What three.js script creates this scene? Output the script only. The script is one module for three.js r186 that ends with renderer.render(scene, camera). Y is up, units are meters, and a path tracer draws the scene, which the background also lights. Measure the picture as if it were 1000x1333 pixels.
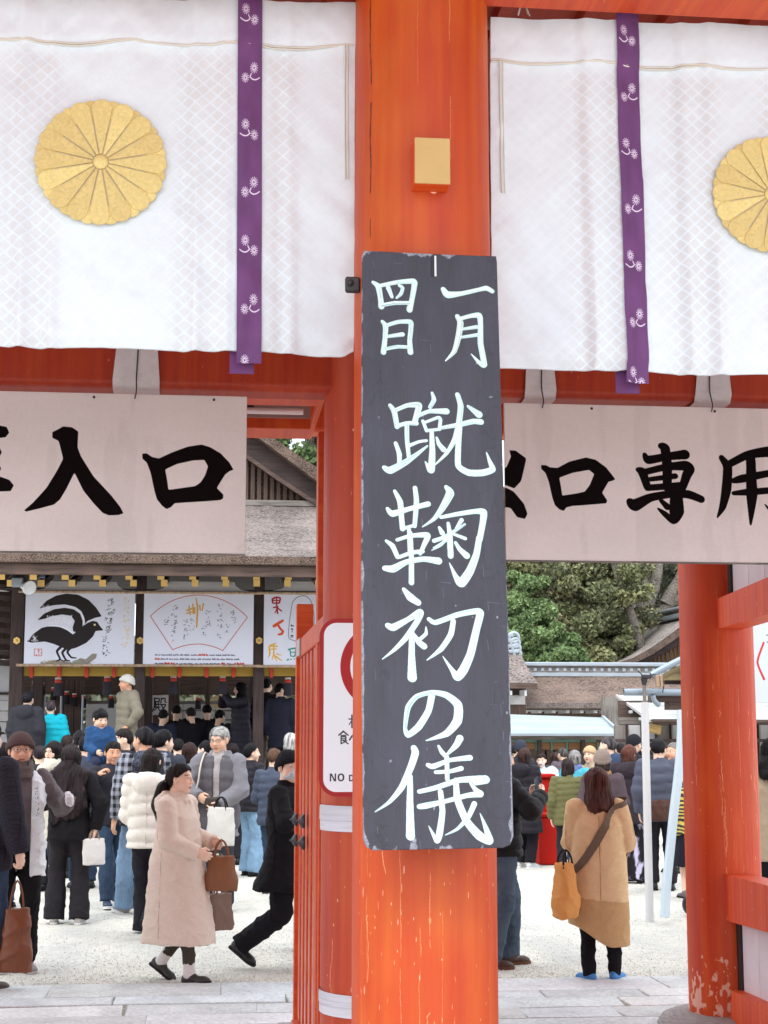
import * as THREE from 'three';
import { mergeGeometries } from 'three/addons/utils/BufferGeometryUtils.js';
import { RoundedBoxGeometry } from 'three/addons/geometries/RoundedBoxGeometry.js';

// ------------------------------------------------------------------ camera, sky, sun, exposure
const scene = new THREE.Scene();
const camera = new THREE.PerspectiveCamera(2 * Math.atan(666.5 / 2000) * 180 / Math.PI, 0.75, 0.1, 400);
camera.rotation.order = 'YXZ';
camera.position.set(0, 1.8, 0);
camera.rotation.set(Math.atan(279 / 2000), -6.2 * Math.PI / 180, 0);
camera.updateMatrixWorld(true);
const renderer = new THREE.WebGLRenderer({ antialias: true });
renderer.toneMapping = THREE.LinearToneMapping;
renderer.toneMappingExposure = 1.95;
renderer.shadowMap.enabled = true;
const SKYGAIN = 1.08;

const sun = new THREE.DirectionalLight(new THREE.Color(1, 0.975, 0.94), 0.9);
sun.position.set(-12, 32, 12);
sun.target.position.set(0, 0, -10);
sun.castShadow = true; sun.shadow.radius = 34; sun.shadow.mapSize.set(2048, 2048);
Object.assign(sun.shadow.camera, { left: -40, right: 40, top: 40, bottom: -40, near: 1, far: 120 });
scene.add(sun, sun.target);

// ------------------------------------------------------------------ noise and random
function rng(seed) { let a = seed >>> 0; return () => { a = (a + 0x6D2B79F5) | 0; let t = Math.imul(a ^ (a >>> 15), 1 | a); t = (t + Math.imul(t ^ (t >>> 7), 61 | t)) ^ t; return ((t ^ (t >>> 14)) >>> 0) / 4294967296; }; }
const R0 = rng(7);
const rr = (a, b, r = R0) => a + (b - a) * r();
const HT = new Float32Array(4096); { const r = rng(99); for (let i = 0; i < 4096; i++) HT[i] = r() * 2 - 1; }
const hsh = (i, j, k) => HT[(Math.imul(i, 73856093) ^ Math.imul(j, 19349663) ^ Math.imul(k, 83492791)) >>> 5 & 4095];
function noise(x, y, z = 0) {
  const i = Math.floor(x), j = Math.floor(y), k = Math.floor(z); let u = x - i, v = y - j, w = z - k;
  u = u * u * (3 - 2 * u); v = v * v * (3 - 2 * v); w = w * w * (3 - 2 * w);
  const L = (a, b, t) => a + (b - a) * t;
  return L(L(L(hsh(i, j, k), hsh(i + 1, j, k), u), L(hsh(i, j + 1, k), hsh(i + 1, j + 1, k), u), v),
    L(L(hsh(i, j, k + 1), hsh(i + 1, j, k + 1), u), L(hsh(i, j + 1, k + 1), hsh(i + 1, j + 1, k + 1), u), v), w);
}
function fbm(x, y, z = 0, o = 4) { let s = 0, a = 0.5; for (let i = 0; i < o; i++) { s += a * noise(x, y, z); x *= 2.03; y *= 2.03; z *= 2.03; a *= 0.5; } return s; }
const clamp = (x, a = 0, b = 1) => x < a ? a : x > b ? b : x;
const lerp = (a, b, t) => a + (b - a) * t;
const sstep = (a, b, x) => { const t = clamp((x - a) / (b - a)); return t * t * (3 - 2 * t); };

{ // overcast sky, a touch brighter towards the top and the sun's side
  const w = 512, h = 256, d = new Float32Array(w * h * 4);
  for (let y = 0; y < h; y++) for (let x = 0; x < w; x++) {
    const el = (y / (h - 1) - 0.5) * Math.PI, az = x / w * Math.PI * 2, up = Math.sin(el);
    const cx = Math.cos(az) * Math.cos(el), cz = Math.sin(az) * Math.cos(el);
    const n = fbm(cx * 2.2 + 5, cz * 2.2 + 9, up * 4, 4);
    let L = up > 0 ? (0.82 + 0.5 * up) * (1 + 0.16 * n) : 0.42 + 0.40 * Math.exp(up * 18);
    L *= SKYGAIN;
    const o = (y * w + x) * 4;
    d[o] = L * 0.915; d[o + 1] = L * 0.985; d[o + 2] = L * 1.065; d[o + 3] = 1;
  }
  const t = new THREE.DataTexture(d, w, h, THREE.RGBAFormat, THREE.FloatType);
  t.mapping = THREE.EquirectangularReflectionMapping; t.magFilter = THREE.LinearFilter; t.needsUpdate = true;
  scene.background = t; scene.environment = t;
}

// ------------------------------------------------------------------ layout helpers (photograph pixel -> place)
const V = (x, y, z) => new THREE.Vector3(x, y, z);
function rayDir(px, py) { return V((px - 500) / 2000, (666.5 - py) / 2000, -1).applyQuaternion(camera.quaternion); }
function PZ(px, py, D) { const d = rayDir(px, py); return d.multiplyScalar(-D / d.z).add(camera.position); }
function PX(px, py, X) { const d = rayDir(px, py); return d.multiplyScalar(X / d.x).add(camera.position); }
function PG(px, py, y = 0) { const d = rayDir(px, py); return d.multiplyScalar((y - 1.8) / d.y).add(camera.position); }

// ------------------------------------------------------------------ naming
const used = {};
function numbered(n) { const k = used[n] = (used[n] ?? -1) + 1; return k ? `${n}_${String(k).padStart(3, '0')}` : n; }
function thing(name, label, category, pos = [0, 0, 0], ry = 0, group) {
  const o = new THREE.Group(); o.name = numbered(name); o.position.set(...pos); o.rotation.y = ry;
  o.userData = { label, category }; if (group) o.userData.group = group; scene.add(o); return o;
}
function tag(o, label, category, group) { o.name = numbered(o.name); o.userData.label = label; o.userData.category = category; if (group) o.userData.group = group; scene.add(o); return o; }
function mesh(name, geo, mat, parent, pos, rot) {
  const m = new THREE.Mesh(geo, mat); m.name = name; m.castShadow = m.receiveShadow = true;
  if (pos) m.position.set(...(pos.isVector3 ? [pos.x, pos.y, pos.z] : pos)); if (rot) m.rotation.set(...rot);
  if (parent) parent.add(m); return m;
}

// ------------------------------------------------------------------ textures
function canvas(w, h) { const c = document.createElement('canvas'); c.width = w; c.height = h; return [c, c.getContext('2d')]; }
function ctex(c, srgb = true) { const t = new THREE.CanvasTexture(c); if (srgb) t.colorSpace = THREE.SRGBColorSpace; t.wrapS = t.wrapT = THREE.RepeatWrapping; t.magFilter = THREE.LinearFilter; return t; }
const l2s = x => { x = clamp(x); return 255 * (x <= 0.0031308 ? 12.92 * x : 1.055 * Math.pow(x, 1 / 2.4) - 0.055); };
function dtex(w, h, fn, srgb = true, rep) { // fn(u,v) -> linear [r,g,b] or a grey number
  const d = new Uint8Array(w * h * 4);
  for (let y = 0; y < h; y++) for (let x = 0; x < w; x++) {
    const c = fn(x / w, y / h), o = (y * w + x) * 4;
    for (let i = 0; i < 3; i++) { const v = c.length ? c[i] : c; d[o + i] = srgb ? l2s(v) : 255 * clamp(v); } d[o + 3] = 255;
  }
  const t = new THREE.DataTexture(d, w, h); if (srgb) t.colorSpace = THREE.SRGBColorSpace;
  t.wrapS = t.wrapT = THREE.RepeatWrapping; t.magFilter = THREE.LinearFilter; t.minFilter = THREE.LinearMipmapLinearFilter; t.generateMipmaps = true; t.needsUpdate = true;
  if (rep) t.repeat.set(...rep); return t;
}
// periodic noise for tiling: blend of shifted samples
function tn(u, v, f, seed = 0, o = 4, ax = 1, ay = 1) {
  const s = (a, b) => fbm(a * f * ax + seed, b * f * ay + seed * 1.7, seed, o), wu = sstep(0.75, 1, u), wv = sstep(0.75, 1, v);
  const a = lerp(s(u, v), s(u - 1, v), wu), b = lerp(s(u, v - 1), s(u - 1, v - 1), wu); return lerp(a, b, wv);
}
const hex = h => { const c = new THREE.Color(h); return [c.r, c.g, c.b]; };
const T = {};
T.fabric = dtex(256, 256, (u, v) => 0.88 + 0.09 * tn(u, v, 40, 3, 3) + 0.05 * tn(u, v, 5, 9, 3));
T.fabricB = dtex(256, 256, (u, v) => 0.5 + 0.2 * Math.sin(u * 6.283 * 64) * Math.sin(v * 6.283 * 64) + 0.25 * tn(u, v, 30, 4, 3), false);
T.wood = dtex(512, 512, (u, v) => { const g = tn(u, v, 60, 2, 3, 0.05, 1), s = tn(u, v, 4, 8, 3); const k = 0.78 + 0.5 * g + 0.35 * s; return [k, k * 0.985, k * 0.96]; });
T.woodB = dtex(512, 512, (u, v) => 0.5 + 0.8 * tn(u, v, 60, 2, 4, 0.05, 1), false);
T.bark = dtex(512, 512, (u, v) => {
  const a = tn(u, v, 70, 5, 3, 1, 1.8), b = tn(u, v, 7, 6, 4), k = 0.75 + 1.3 * a + 0.4 * b, w = sstep(0.1, 0.4, tn(u, v, 28, 12, 3));
  return [k * lerp(0.97, 1.05, w), k * 0.96, k * lerp(0.92, 1, w)];
});
T.barkB = dtex(512, 512, (u, v) => 0.5 + 0.8 * tn(u, v, 90, 5, 3, 0.8, 1.6), false);
T.plaster = dtex(256, 256, (u, v) => 0.9 + 0.14 * tn(u, v, 6, 21, 4));

const Mt = (o) => new THREE.MeshStandardMaterial(Object.assign({ roughness: 0.75 }, o));
const lin = (r, g, b) => new THREE.Color().setRGB(r, g, b);
const M = {};
M.darkwood = Mt({ color: lin(0.062, 0.038, 0.034), map: T.wood, bumpMap: T.woodB, bumpScale: 0.002 });
M.midwood = Mt({ color: lin(0.12, 0.075, 0.06), map: T.wood, bumpMap: T.woodB, bumpScale: 0.002 });
M.palewood = Mt({ color: lin(0.52, 0.37, 0.25), map: T.wood });
M.greywood = Mt({ color: lin(0.24, 0.21, 0.19), map: T.wood, bumpMap: T.woodB, bumpScale: 0.002 });
M.bark = Mt({ color: lin(0.30, 0.245, 0.225), map: T.bark, bumpMap: T.barkB, bumpScale: 0.03, roughness: 0.95 });
M.barkB = Mt({ color: lin(0.24, 0.165, 0.13), map: T.bark, bumpMap: T.barkB, bumpScale: 0.03, roughness: 0.95 });
M.gold = Mt({ color: lin(0.75, 0.50, 0.16), metalness: 0.55, roughness: 0.38 });
M.white = Mt({ color: lin(0.62, 0.63, 0.64), map: T.plaster });
M.plaster = Mt({ color: lin(0.62, 0.60, 0.60), map: T.plaster });
M.black = Mt({ color: lin(0.02, 0.018, 0.02), roughness: 0.6 });
M.metal = Mt({ color: lin(0.42, 0.47, 0.52), metalness: 0.35, roughness: 0.5, map: T.plaster });
M.iron = Mt({ color: lin(0.06, 0.055, 0.06), metalness: 0.6, roughness: 0.45 });

function boxUV(g, su = 1, sv = su) { // uv in metres, u along the longest side
  g = g.index ? g.toNonIndexed() : g; const p = g.attributes.position, n = p.count, uv = new Float32Array(n * 2);
  g.computeBoundingBox(); const s = g.boundingBox.getSize(V()), L = s.x >= s.y && s.x >= s.z ? 0 : s.y >= s.z ? 1 : 2;
  const A = V(), B = V(), C = V();
  for (let i = 0; i < n; i += 3) {
    A.fromBufferAttribute(p, i); B.fromBufferAttribute(p, i + 1); C.fromBufferAttribute(p, i + 2);
    const N = B.clone().sub(A).cross(C.clone().sub(A)), ab = [Math.abs(N.x), Math.abs(N.y), Math.abs(N.z)];
    const ax = ab[0] >= ab[1] && ab[0] >= ab[2] ? 0 : ab[1] >= ab[2] ? 1 : 2;
    let u = (ax + 1) % 3, v = (ax + 2) % 3; if (v === L) [u, v] = [v, u];
    [A, B, C].forEach((q, k) => { uv[(i + k) * 2] = q.getComponent(u) * su + ax * 0.37; uv[(i + k) * 2 + 1] = q.getComponent(v) * sv + ax * 0.21; });
  }
  g.setAttribute('uv', new THREE.BufferAttribute(uv, 2)); return g;
}
function box(w, h, d, r = 0.004, s = 1) { return boxUV(r > 0 ? new RoundedBoxGeometry(w, h, d, 1, Math.min(r, w / 2.2, h / 2.2, d / 2.2)) : new THREE.BoxGeometry(w, h, d), s); }
// a box whose front face spans the pixel rectangle on the plane z = -D
function pxBox(name, x0, y0, x1, y1, D, depth, mat, parent, r = 0.006, s = 1) {
  const a = PZ(x0, y0, D), b = PZ(x1, y1, D), w = Math.abs(b.x - a.x), h = Math.abs(a.y - b.y);
  return mesh(name, box(w, h, depth, r, s), mat, parent, [(a.x + b.x) / 2, (a.y + b.y) / 2, -D - depth / 2]);
}
function bar(name, a, b, w, h, mat, parent, r = 0.004) { // box beam between two points, h along the upward side
  const L = a.distanceTo(b), m = mesh(name, box(L, h, w, r), mat, parent, a.clone().add(b).multiplyScalar(0.5));
  const X = b.clone().sub(a).normalize(), Z = X.clone().cross(V(0, 1, 0)).normalize(), Y = Z.clone().cross(X);
  m.quaternion.setFromRotationMatrix(new THREE.Matrix4().makeBasis(X, Y, Z)); return m;
}
function tube(name, pts, r, mat, parent, seg = 24, rs = 6, closed = false) {
  return mesh(name, new THREE.TubeGeometry(new THREE.CatmullRomCurve3(pts, closed), seg, r, rs, closed), mat, parent);
}
// a grid of points (rows of Vector3) as a surface with uv in metres
function sheet(rows, s = 1) {
  const nr = rows.length, nc = rows[0].length, pos = [], uv = [], idx = [];
  let v = 0;
  for (let i = 0; i < nr; i++) {
    if (i) v += rows[i][0].distanceTo(rows[i - 1][0]); let u = 0;
    for (let j = 0; j < nc; j++) { if (j) u += rows[i][j].distanceTo(rows[i][j - 1]); const p = rows[i][j]; pos.push(p.x, p.y, p.z); uv.push(u * s, v * s); }
  }
  for (let i = 0; i < nr - 1; i++) for (let j = 0; j < nc - 1; j++) { const a = i * nc + j, b = a + 1, c = a + nc, d = c + 1; idx.push(a, c, b, b, c, d); }
  const g = new THREE.BufferGeometry(); g.setAttribute('position', new THREE.Float32BufferAttribute(pos, 3)); g.setAttribute('uv', new THREE.Float32BufferAttribute(uv, 2)); g.setIndex(idx); g.computeVertexNormals(); return g;
}
function extrudeXY(pts, depth, bevel = 0) { // polygon in x,y extruded towards -z
  const g = new THREE.ExtrudeGeometry(new THREE.Shape(pts.map(p => new THREE.Vector2(p[0], p[1]))), { depth, bevelEnabled: bevel > 0, bevelSize: bevel, bevelThickness: bevel, bevelSegments: 1, curveSegments: 10 });
  g.translate(0, 0, -depth); return g;
}
// brush stroke: points [x, y, width]
function stroke(ctx, pts, map, k = 1, dry = 0) {
  const q = []; const n = pts.length;
  for (let i = 0; i < n - 1; i++) {
    const p0 = pts[Math.max(i - 1, 0)], p1 = pts[i], p2 = pts[i + 1], p3 = pts[Math.min(i + 2, n - 1)];
    const steps = Math.max(6, Math.hypot(p2[0] - p1[0], p2[1] - p1[1]) | 0);
    for (let s = 0; s < steps; s++) {
      const t = s / steps, c = (a) => 0.5 * (2 * p1[a] + (p2[a] - p0[a]) * t + (2 * p0[a] - 5 * p1[a] + 4 * p2[a] - p3[a]) * t * t + (3 * p1[a] - p0[a] - 3 * p2[a] + p3[a]) * t * t * t);
      q.push([c(0) * 0.6 + lerp(p1[0], p2[0], t) * 0.4, c(1) * 0.6 + lerp(p1[1], p2[1], t) * 0.4, Math.max(0.5, lerp(p1[2], p2[2], t))]);
    }
  }
  q.push(pts[n - 1]);
  for (const [x, y, w] of q) { const [X, Y] = map(x, y); ctx.beginPath(); ctx.ellipse(X, Y, Math.max(0.4, w * k / 2), Math.max(0.4, w * k / 2 * 0.92), 0.6, 0, 7); ctx.fill(); }
}
function bristle(ctx, pts, map, k, r, cols) { // streaks along a stroke, as the hairs of a brush leave them
  for (let j = 0; j < 9; j++) {
    const o = (r() - 0.5) * 0.8, a = r() * 0.4, b = 0.55 + r() * 0.45, n = pts.length, q = pts.map((p, i) => { const A = pts[Math.max(0, i - 1)], B = pts[Math.min(n - 1, i + 1)], dx = B[0] - A[0], dy = B[1] - A[1], l = Math.hypot(dx, dy) || 1; return [p[0] - dy / l * p[2] * o, p[1] + dx / l * p[2] * o, 1.1 + r() * 1.4]; });
    const t = q.slice(Math.floor(a * n), Math.max(2, Math.ceil(b * n))); if (t.length > 1) { ctx.fillStyle = cols[(r() * cols.length) | 0]; stroke(ctx, t, map, k); }
  }
}
function poly(ctx, pts, map, smooth = true) {
  const P = pts.map(p => map(p[0], p[1])); const n = P.length;
  const mid = (a, b) => [(a[0] + b[0]) / 2, (a[1] + b[1]) / 2];
  let m = mid(P[n - 1], P[0]); ctx.moveTo(m[0], m[1]);
  for (let i = 0; i < n; i++) { const a = P[i], b = mid(a, P[(i + 1) % n]); if (smooth) { const e = mid(m, a), f = mid(a, b); ctx.lineTo(...mid(e, a)); ctx.quadraticCurveTo(a[0], a[1], ...mid(a, f)); ctx.lineTo(b[0], b[1]); } else { ctx.lineTo(a[0], a[1]); ctx.lineTo(b[0], b[1]); } m = b; }
  ctx.closePath();
}

// ------------------------------------------------------------------ ground and paving
{
  const pave = new THREE.Group(); pave.name = 'paving'; pave.userData.kind = 'structure'; scene.add(pave);
  const g = new THREE.PlaneGeometry(160, 160, 1, 1); g.rotateX(-Math.PI / 2); g.translate(0, 0, -40);
  const uv = g.attributes.uv; for (let i = 0; i < uv.count; i++) uv.setXY(i, uv.getX(i) * 80, uv.getY(i) * 80);
  const col = dtex(1024, 1024, (u, v) => {
    const f = tn(u, v, 190, 3, 2), m = tn(u, v, 34, 7, 3), l = tn(u, v, 5, 11, 3), k = 0.56 + 0.08 * f + 0.07 * m + 0.13 * l, w = 0.5 + 0.9 * l;
    return [k * lerp(1.01, 1.03, w), k * lerp(0.975, 0.955, w), k * lerp(0.89, 0.82, w)];
  });
  const bmp = dtex(1024, 1024, (u, v) => 0.5 + 0.6 * tn(u, v, 190, 3, 2) + 0.4 * tn(u, v, 34, 7, 3), false);
  const ground = mesh('gravel_ground', g, Mt({ map: col, bumpMap: bmp, bumpScale: 0.007, roughness: 0.95 }), scene);
  ground.userData.kind = 'structure';
  // loose gravel: single stones lying on the sheet
  const r = rng(41), N = 70000, st = new THREE.IcosahedronGeometry(1, 0);
  const im = new THREE.InstancedMesh(st, Mt({ roughness: 0.9 }), N); im.name = 'gravel'; im.userData = { kind: 'stuff', label: 'pale loose gravel strewn over the whole courtyard', category: 'gravel' };
  const m4 = new THREE.Matrix4(), q = new THREE.Quaternion(), c = new THREE.Color();
  for (let i = 0; i < N; i++) {
    const D = 11.2 + 9 * Math.pow(r(), 1.7), x = (r() - 0.28) * D * 0.62 - 0.4, s = 0.0022 + 0.0055 * Math.pow(r(), 3);
    q.setFromEuler(new THREE.Euler(r() * 6, r() * 6, r() * 6));
    m4.compose(V(x, s * 0.1, -D), q, V(s * (0.8 + r() * 0.7), s * 0.62, s)); im.setMatrixAt(i, m4);
    const k = 0.53 + 0.12 * r(); c.setRGB(k, k * (0.95 + 0.03 * r()), k * (0.83 + 0.09 * r())); im.setColorAt(i, c);
  }
  im.castShadow = im.receiveShadow = true; scene.add(im);
  // flagstones
  const stoneTex = [0, 1, 2].map(s => dtex(256, 256, (u, v) => { const k = 0.60 + 0.20 * tn(u, v, 60, s * 9 + 2, 3) + 0.16 * tn(u, v, 5, s * 5 + 1, 3); return [k * 0.98, k, k * 1.01]; }));
  const stoneB = dtex(256, 256, (u, v) => 0.5 + 0.5 * tn(u, v, 50, 5, 4), false);
  const mats = stoneTex.flatMap((t, i) => [1, 0.9, 1.06].map((k, j) => Mt({ map: t, color: lin(k * (1 + 0.03 * (j - 1)), k, k * (1.0 - 0.02 * i)), bumpMap: stoneB, bumpScale: 0.004, roughness: 0.88 })));
  mesh('joint_bed', boxUV(new THREE.BoxGeometry(15, 0.05, 9.1)), Mt({ color: lin(0.40, 0.37, 0.31), map: T.bark, roughness: 1 }), pave, [1, -0.008, -6.56]);
  const pr = rng(5);
  let z = -11.14, row = 0;
  const edgeSkew = x => 0.016 * (x - 1); // the far kerb runs a little aslant
  while (z < -2.2) {
    const dz = row === 0 ? 0.52 : row === 1 ? 0.30 : 0.34 + 0.36 * pr();
    let x = -5.6 - pr();
    while (x < 7.4) {
      const w = row === 0 ? 1.1 + 1.1 * pr() : 0.55 + 0.85 * pr();
      const gp = row < 1 ? 0.007 : 0.012, sh = row > 1 ? 0.05 : 0.01, j = () => (pr() - 0.5) * sh;
      const sk = row < 2 ? edgeSkew : () => 0;
      const P = [[x + gp + j(), z + dz - gp + j() + (row === 0 ? sk(x) : row === 1 ? sk(x) : 0)], [x + w - gp + j(), z + dz - gp + j() + (row < 2 ? sk(x + w) : 0)], [x + w - gp + j(), z + gp + j() + (row < 2 ? sk(x + w) : 0)], [x + gp + j(), z + gp + j() + (row < 2 ? sk(x) : 0)]];
      const shp = new THREE.Shape(); // ragged edge
      const pts = []; for (let e = 0; e < 4; e++) { const a = P[e], b = P[(e + 1) % 4]; for (let k = 0; k < 3; k++) { const t = k / 3, jj = k ? 0.008 : 0; pts.push([lerp(a[0], b[0], t) + (pr() - 0.5) * jj, -(lerp(a[1], b[1], t) + (pr() - 0.5) * jj)]); } }
      pts.forEach((p, i) => i ? shp.lineTo(p[0], p[1]) : shp.moveTo(p[0], p[1]));
      const gg = new THREE.ExtrudeGeometry(shp, { depth: 0.03, bevelEnabled: true, bevelSize: 0.006, bevelThickness: 0.006, bevelSegments: 1 });
      gg.rotateX(-Math.PI / 2); const m = mesh('paving_stone', gg, mats[(pr() * mats.length) | 0], pave, [0, -0.012 + 0.006 * pr(), 0]);
      m.rotation.set(0, 0, 0); x += w;
    }
    z += dz; row++;
  }
}

// ------------------------------------------------------------------ vermilion paint
function paintTex(w, h, wm, hm, opt = {}) { // canvas wm x hm metres, y down from the top
  const [c, x] = canvas(w, h), r = rng(opt.seed || 1), k = w / wm, ky = h / hm;
  x.fillStyle = opt.base || '#cc460c'; x.fillRect(0, 0, w, h);
  const id = x.getImageData(0, 0, w, h), d = id.data, s = opt.seed || 1;
  for (let j = 0; j < h; j++) for (let i = 0; i < w; i++) {
    const X = i / k, Y = j / ky, n = fbm(X * 9 + s * 3, Y * 1.6, s, 4), m = fbm(X * 70, Y * 4 + s, s, 2), g = fbm(X * 34, Y * 0.9 + s * 2, s + 4, 3), f = 1 + 0.22 * n + 0.12 * m + 0.22 * g, o = (j * w + i) * 4;
    const fade = 26 * Math.max(0, fbm(X * 5 + 40, Y * 3 + s, 2, 3));
    d[o] = clamp(d[o] * (1 + 0.07 * n + 0.06 * g) + fade * 0.4, 0, 255); d[o + 1] = clamp(d[o + 1] * f + fade, 0, 255); d[o + 2] = clamp(d[o + 2] * f + fade * 0.7, 0, 255);
  }
  x.putImageData(id, 0, 0);
  const line = (X, y0, y1, col, lw, jit = 0.004) => { x.strokeStyle = col; let px = X; x.lineCap = 'round'; for (let y = y0; y < y1; y += 0.012) { const nx = X + noise(X * 31 + s, y * 9) * jit + noise(X * 11, y * 60 + s) * jit * 0.4; if (noise(X * 50 + s, y * 13) > -0.35) { x.lineWidth = Math.max(0.6, lw * (0.6 + 0.8 * r())); x.beginPath(); x.moveTo(px * k, y * ky); x.lineTo(nx * k, (y + 0.012) * ky); x.stroke(); } px = nx; } };
  for (const [X, a, b, t] of opt.lines || []) line(X, a, b, t === 1 ? 'rgba(60,16,12,.9)' : t === 2 ? 'rgba(255,195,160,.5)' : 'rgba(255,170,130,.35)', t === 1 ? 3 : 1.2);
  // flakes and scratches, denser towards the foot
  const n = opt.flakes ?? 300;
  for (let i = 0; i < n; i++) {
    const Y = hm - hm * Math.pow(r(), opt.pow || 2.2) * (opt.reach || 0.7), X = r() * wm, big = r() < 0.12;
    x.fillStyle = `rgba(${250 - 20 * r()},${200 + 30 * r()},${180 + 40 * r()},${0.35 + 0.5 * r()})`;
    x.beginPath(); const L = (0.003 + 0.02 * r() * r()) * (opt.long || 1), W = 0.0012 + 0.003 * r() * r();
    if (big) x.ellipse(X * k, Y * ky, W * 2.2 * k, W * 2 * ky, r() * 3, 0, 7); else x.ellipse(X * k, Y * ky, W * k * 0.7, L * ky, (r() - 0.5) * 0.25, 0, 7); x.fill();
  }
  for (let i = 0; i < (opt.cracks ?? 10); i++) { const X = r() * wm, y0 = hm * (1 - (0.1 + 0.35 * r())); line(X, y0, Math.min(hm, y0 + 0.15 + 0.8 * r()), 'rgba(255,200,170,.6)', 1.6, 0.012); }
  if (opt.foot) { // worn bare patch round the foot
    const id2 = x.getImageData(0, 0, w, h), e = id2.data;
    for (let j = Math.floor(h - opt.foot * ky); j < h; j++) for (let i = 0; i < w; i++) {
      const X = i / k, Y = (h - j) / ky, v = fbm(X * 44, Y * 26, s, 5) * 0.8 + 0.5 * fbm(X * 9, Y * 5, s, 2) + 0.24 * (1 - Math.abs(Y / opt.foot - 0.22) * 2.2) - 0.29, o = (j * w + i) * 4;
      if (v > 0) { const t = clamp(v * 9) * 0.85; e[o] = lerp(e[o], 236, t); e[o + 1] = lerp(e[o + 1], 196, t); e[o + 2] = lerp(e[o + 2], 180, t); }
    }
    x.putImageData(id2, 0, 0);
  }
  if (opt.extra) opt.extra(x, k, ky);
  return ctex(c);
}
const paintB = dtex(256, 256, (u, v) => 0.5 + 0.5 * tn(u, v, 40, 2, 3, 1, 0.12) + 0.2 * tn(u, v, 50, 6, 3), false);
const beamPaint = paintTex(1024, 512, 2, 1, { seed: 3, flakes: 260, pow: 1, reach: 1, cracks: 0, long: 0.4 });
M.verm = Mt({ map: beamPaint, bumpMap: paintB, bumpScale: 0.0015, roughness: 0.55 });
M.vermGloss = Mt({ map: beamPaint, roughness: 0.3 });
M.vermPale = Mt({ map: beamPaint, color: lin(1.0, 1.0, 1.0), roughness: 0.5, bumpMap: paintB, bumpScale: 0.001 });
M.vermShaded = Mt({ map: beamPaint, color: lin(0.62, 0.46, 0.46), bumpMap: paintB, bumpScale: 0.0015, roughness: 0.55 });  // beam paint darkened: shade of the gate interior put into the colour
const CH = 5.2;
function columnMat(seed, circ, opt) { const b = paintB.clone(); b.needsUpdate = true; b.repeat.set(2, 6); return Mt({ map: paintTex(opt.w || 768, opt.h || 2048, circ, CH, Object.assign({ seed }, opt)), bumpMap: b, bumpScale: 0.002, roughness: 0.52 }); }

const gate = thing('shrine_gate', 'large vermilion wooden shrine gate with round columns framing the courtyard', 'gate');
const stoneMat = Mt({ color: lin(0.40, 0.38, 0.37), map: dtex(256, 256, (u, v) => 0.85 + 0.4 * tn(u, v, 60, 5, 3) + 0.2 * tn(u, v, 6, 1, 3)), roughness: 0.9 });
function column(x, D, r, mat, base = true, top = CH) {
  const g = new THREE.CylinderGeometry(r * 0.97, r, top - 0.05, 56, 12, false); g.rotateY(Math.PI);
  const m = mesh('column', g, mat, gate, [x, 0.05 + (top - 0.05) / 2, -D]);
  if (base) { const b = new THREE.LatheGeometry([[0, 0.09], [r + 0.02, 0.09], [r + 0.10, 0.085], [r + 0.16, 0.06], [r + 0.2, 0.0], [r + 0.2, -0.05]].map(p => new THREE.Vector2(...p)).reverse(), 40); mesh('base_stone', b, stoneMat, m, [0, -(top - 0.05) / 2 - 0.035, 0]); }
  return m;
}
const XM = PZ(553, 945, 5.0).x, XR = PZ(936, 945, 9.3).x;
const uAt = (px) => (0.5 + Math.asin(clamp((px - 553) / 93, -1, 1)) / (2 * Math.PI)) * 1.476;
const mainCol = column(XM, 5.02, 0.235, columnMat(11, 1.476, {
  w: 1024, h: 2048, flakes: 900, pow: 2.2, reach: 0.5, cracks: 12, base: '#bd4209',
  lines: [[uAt(476), 0, 2.1, 1], [uAt(535), 0, 1.0, 1], [uAt(536), 0.9, 1.3, 3], [uAt(579), 0, 1.6, 2], [uAt(474), 2.4, 5.2, 2], [uAt(468), 2.9, 5.2, 3], [uAt(512), 3.0, 5.2, 2], [uAt(627), 3.0, 5.2, 3], [uAt(547), 3.75, 4.1, 2], [uAt(563), 4.0, 4.5, 3], [uAt(535), 4.05, 5.2, 2], [uAt(578), 4.2, 4.45, 2]],
  extra: (x, k, ky) => { // bare patch low on the front, and scuffs
    for (let i = 0; i < 60; i++) { x.fillStyle = `rgba(250,185,160,${0.05 + 0.12 * R0()})`; x.beginPath(); x.ellipse((uAt(512) + 0.09 * R0()) * k, (4.42 + 0.15 * R0()) * ky, 0.02 * k * R0(), 0.03 * ky * R0(), 0, 0, 7); x.fill(); } x.fillStyle = 'rgba(120,96,74,.9)'; x.beginPath(); x.ellipse(uAt(534) * k, 4.46 * ky, 0.012 * k, 0.035 * ky, 0.1, 0, 7); x.fill();
    x.fillStyle = 'rgba(255,190,165,.35)'; x.fillRect(uAt(538) * k, 0, (uAt(578) - uAt(538)) * k, 1.0 * ky);
    x.fillStyle = 'rgba(255,225,200,.9)'; x.beginPath(); x.ellipse(uAt(556) * k, 1.68 * ky, 0.012 * k, 0.01 * ky, 0, 0, 7); x.fill();
  }
}));
const colMat2 = columnMat(23, 1.45, { flakes: 420, pow: 1.9, reach: 0.6, cracks: 24, base: '#b23a16' });
const colMat3 = columnMat(37, 1.45, { flakes: 260, pow: 3.5, reach: 0.5, cracks: 10, foot: 0.42, base: '#c94207', lines: [[0.72, 2.2, 5.0, 3], [0.66, 2.6, 4.6, 3], [0.78, 3.0, 5.1, 2]] });
const midCol = column(XM, 6.55, 0.23, colMat2);
const rightCol = column(XR, 9.3, 0.228, colMat3);
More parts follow.
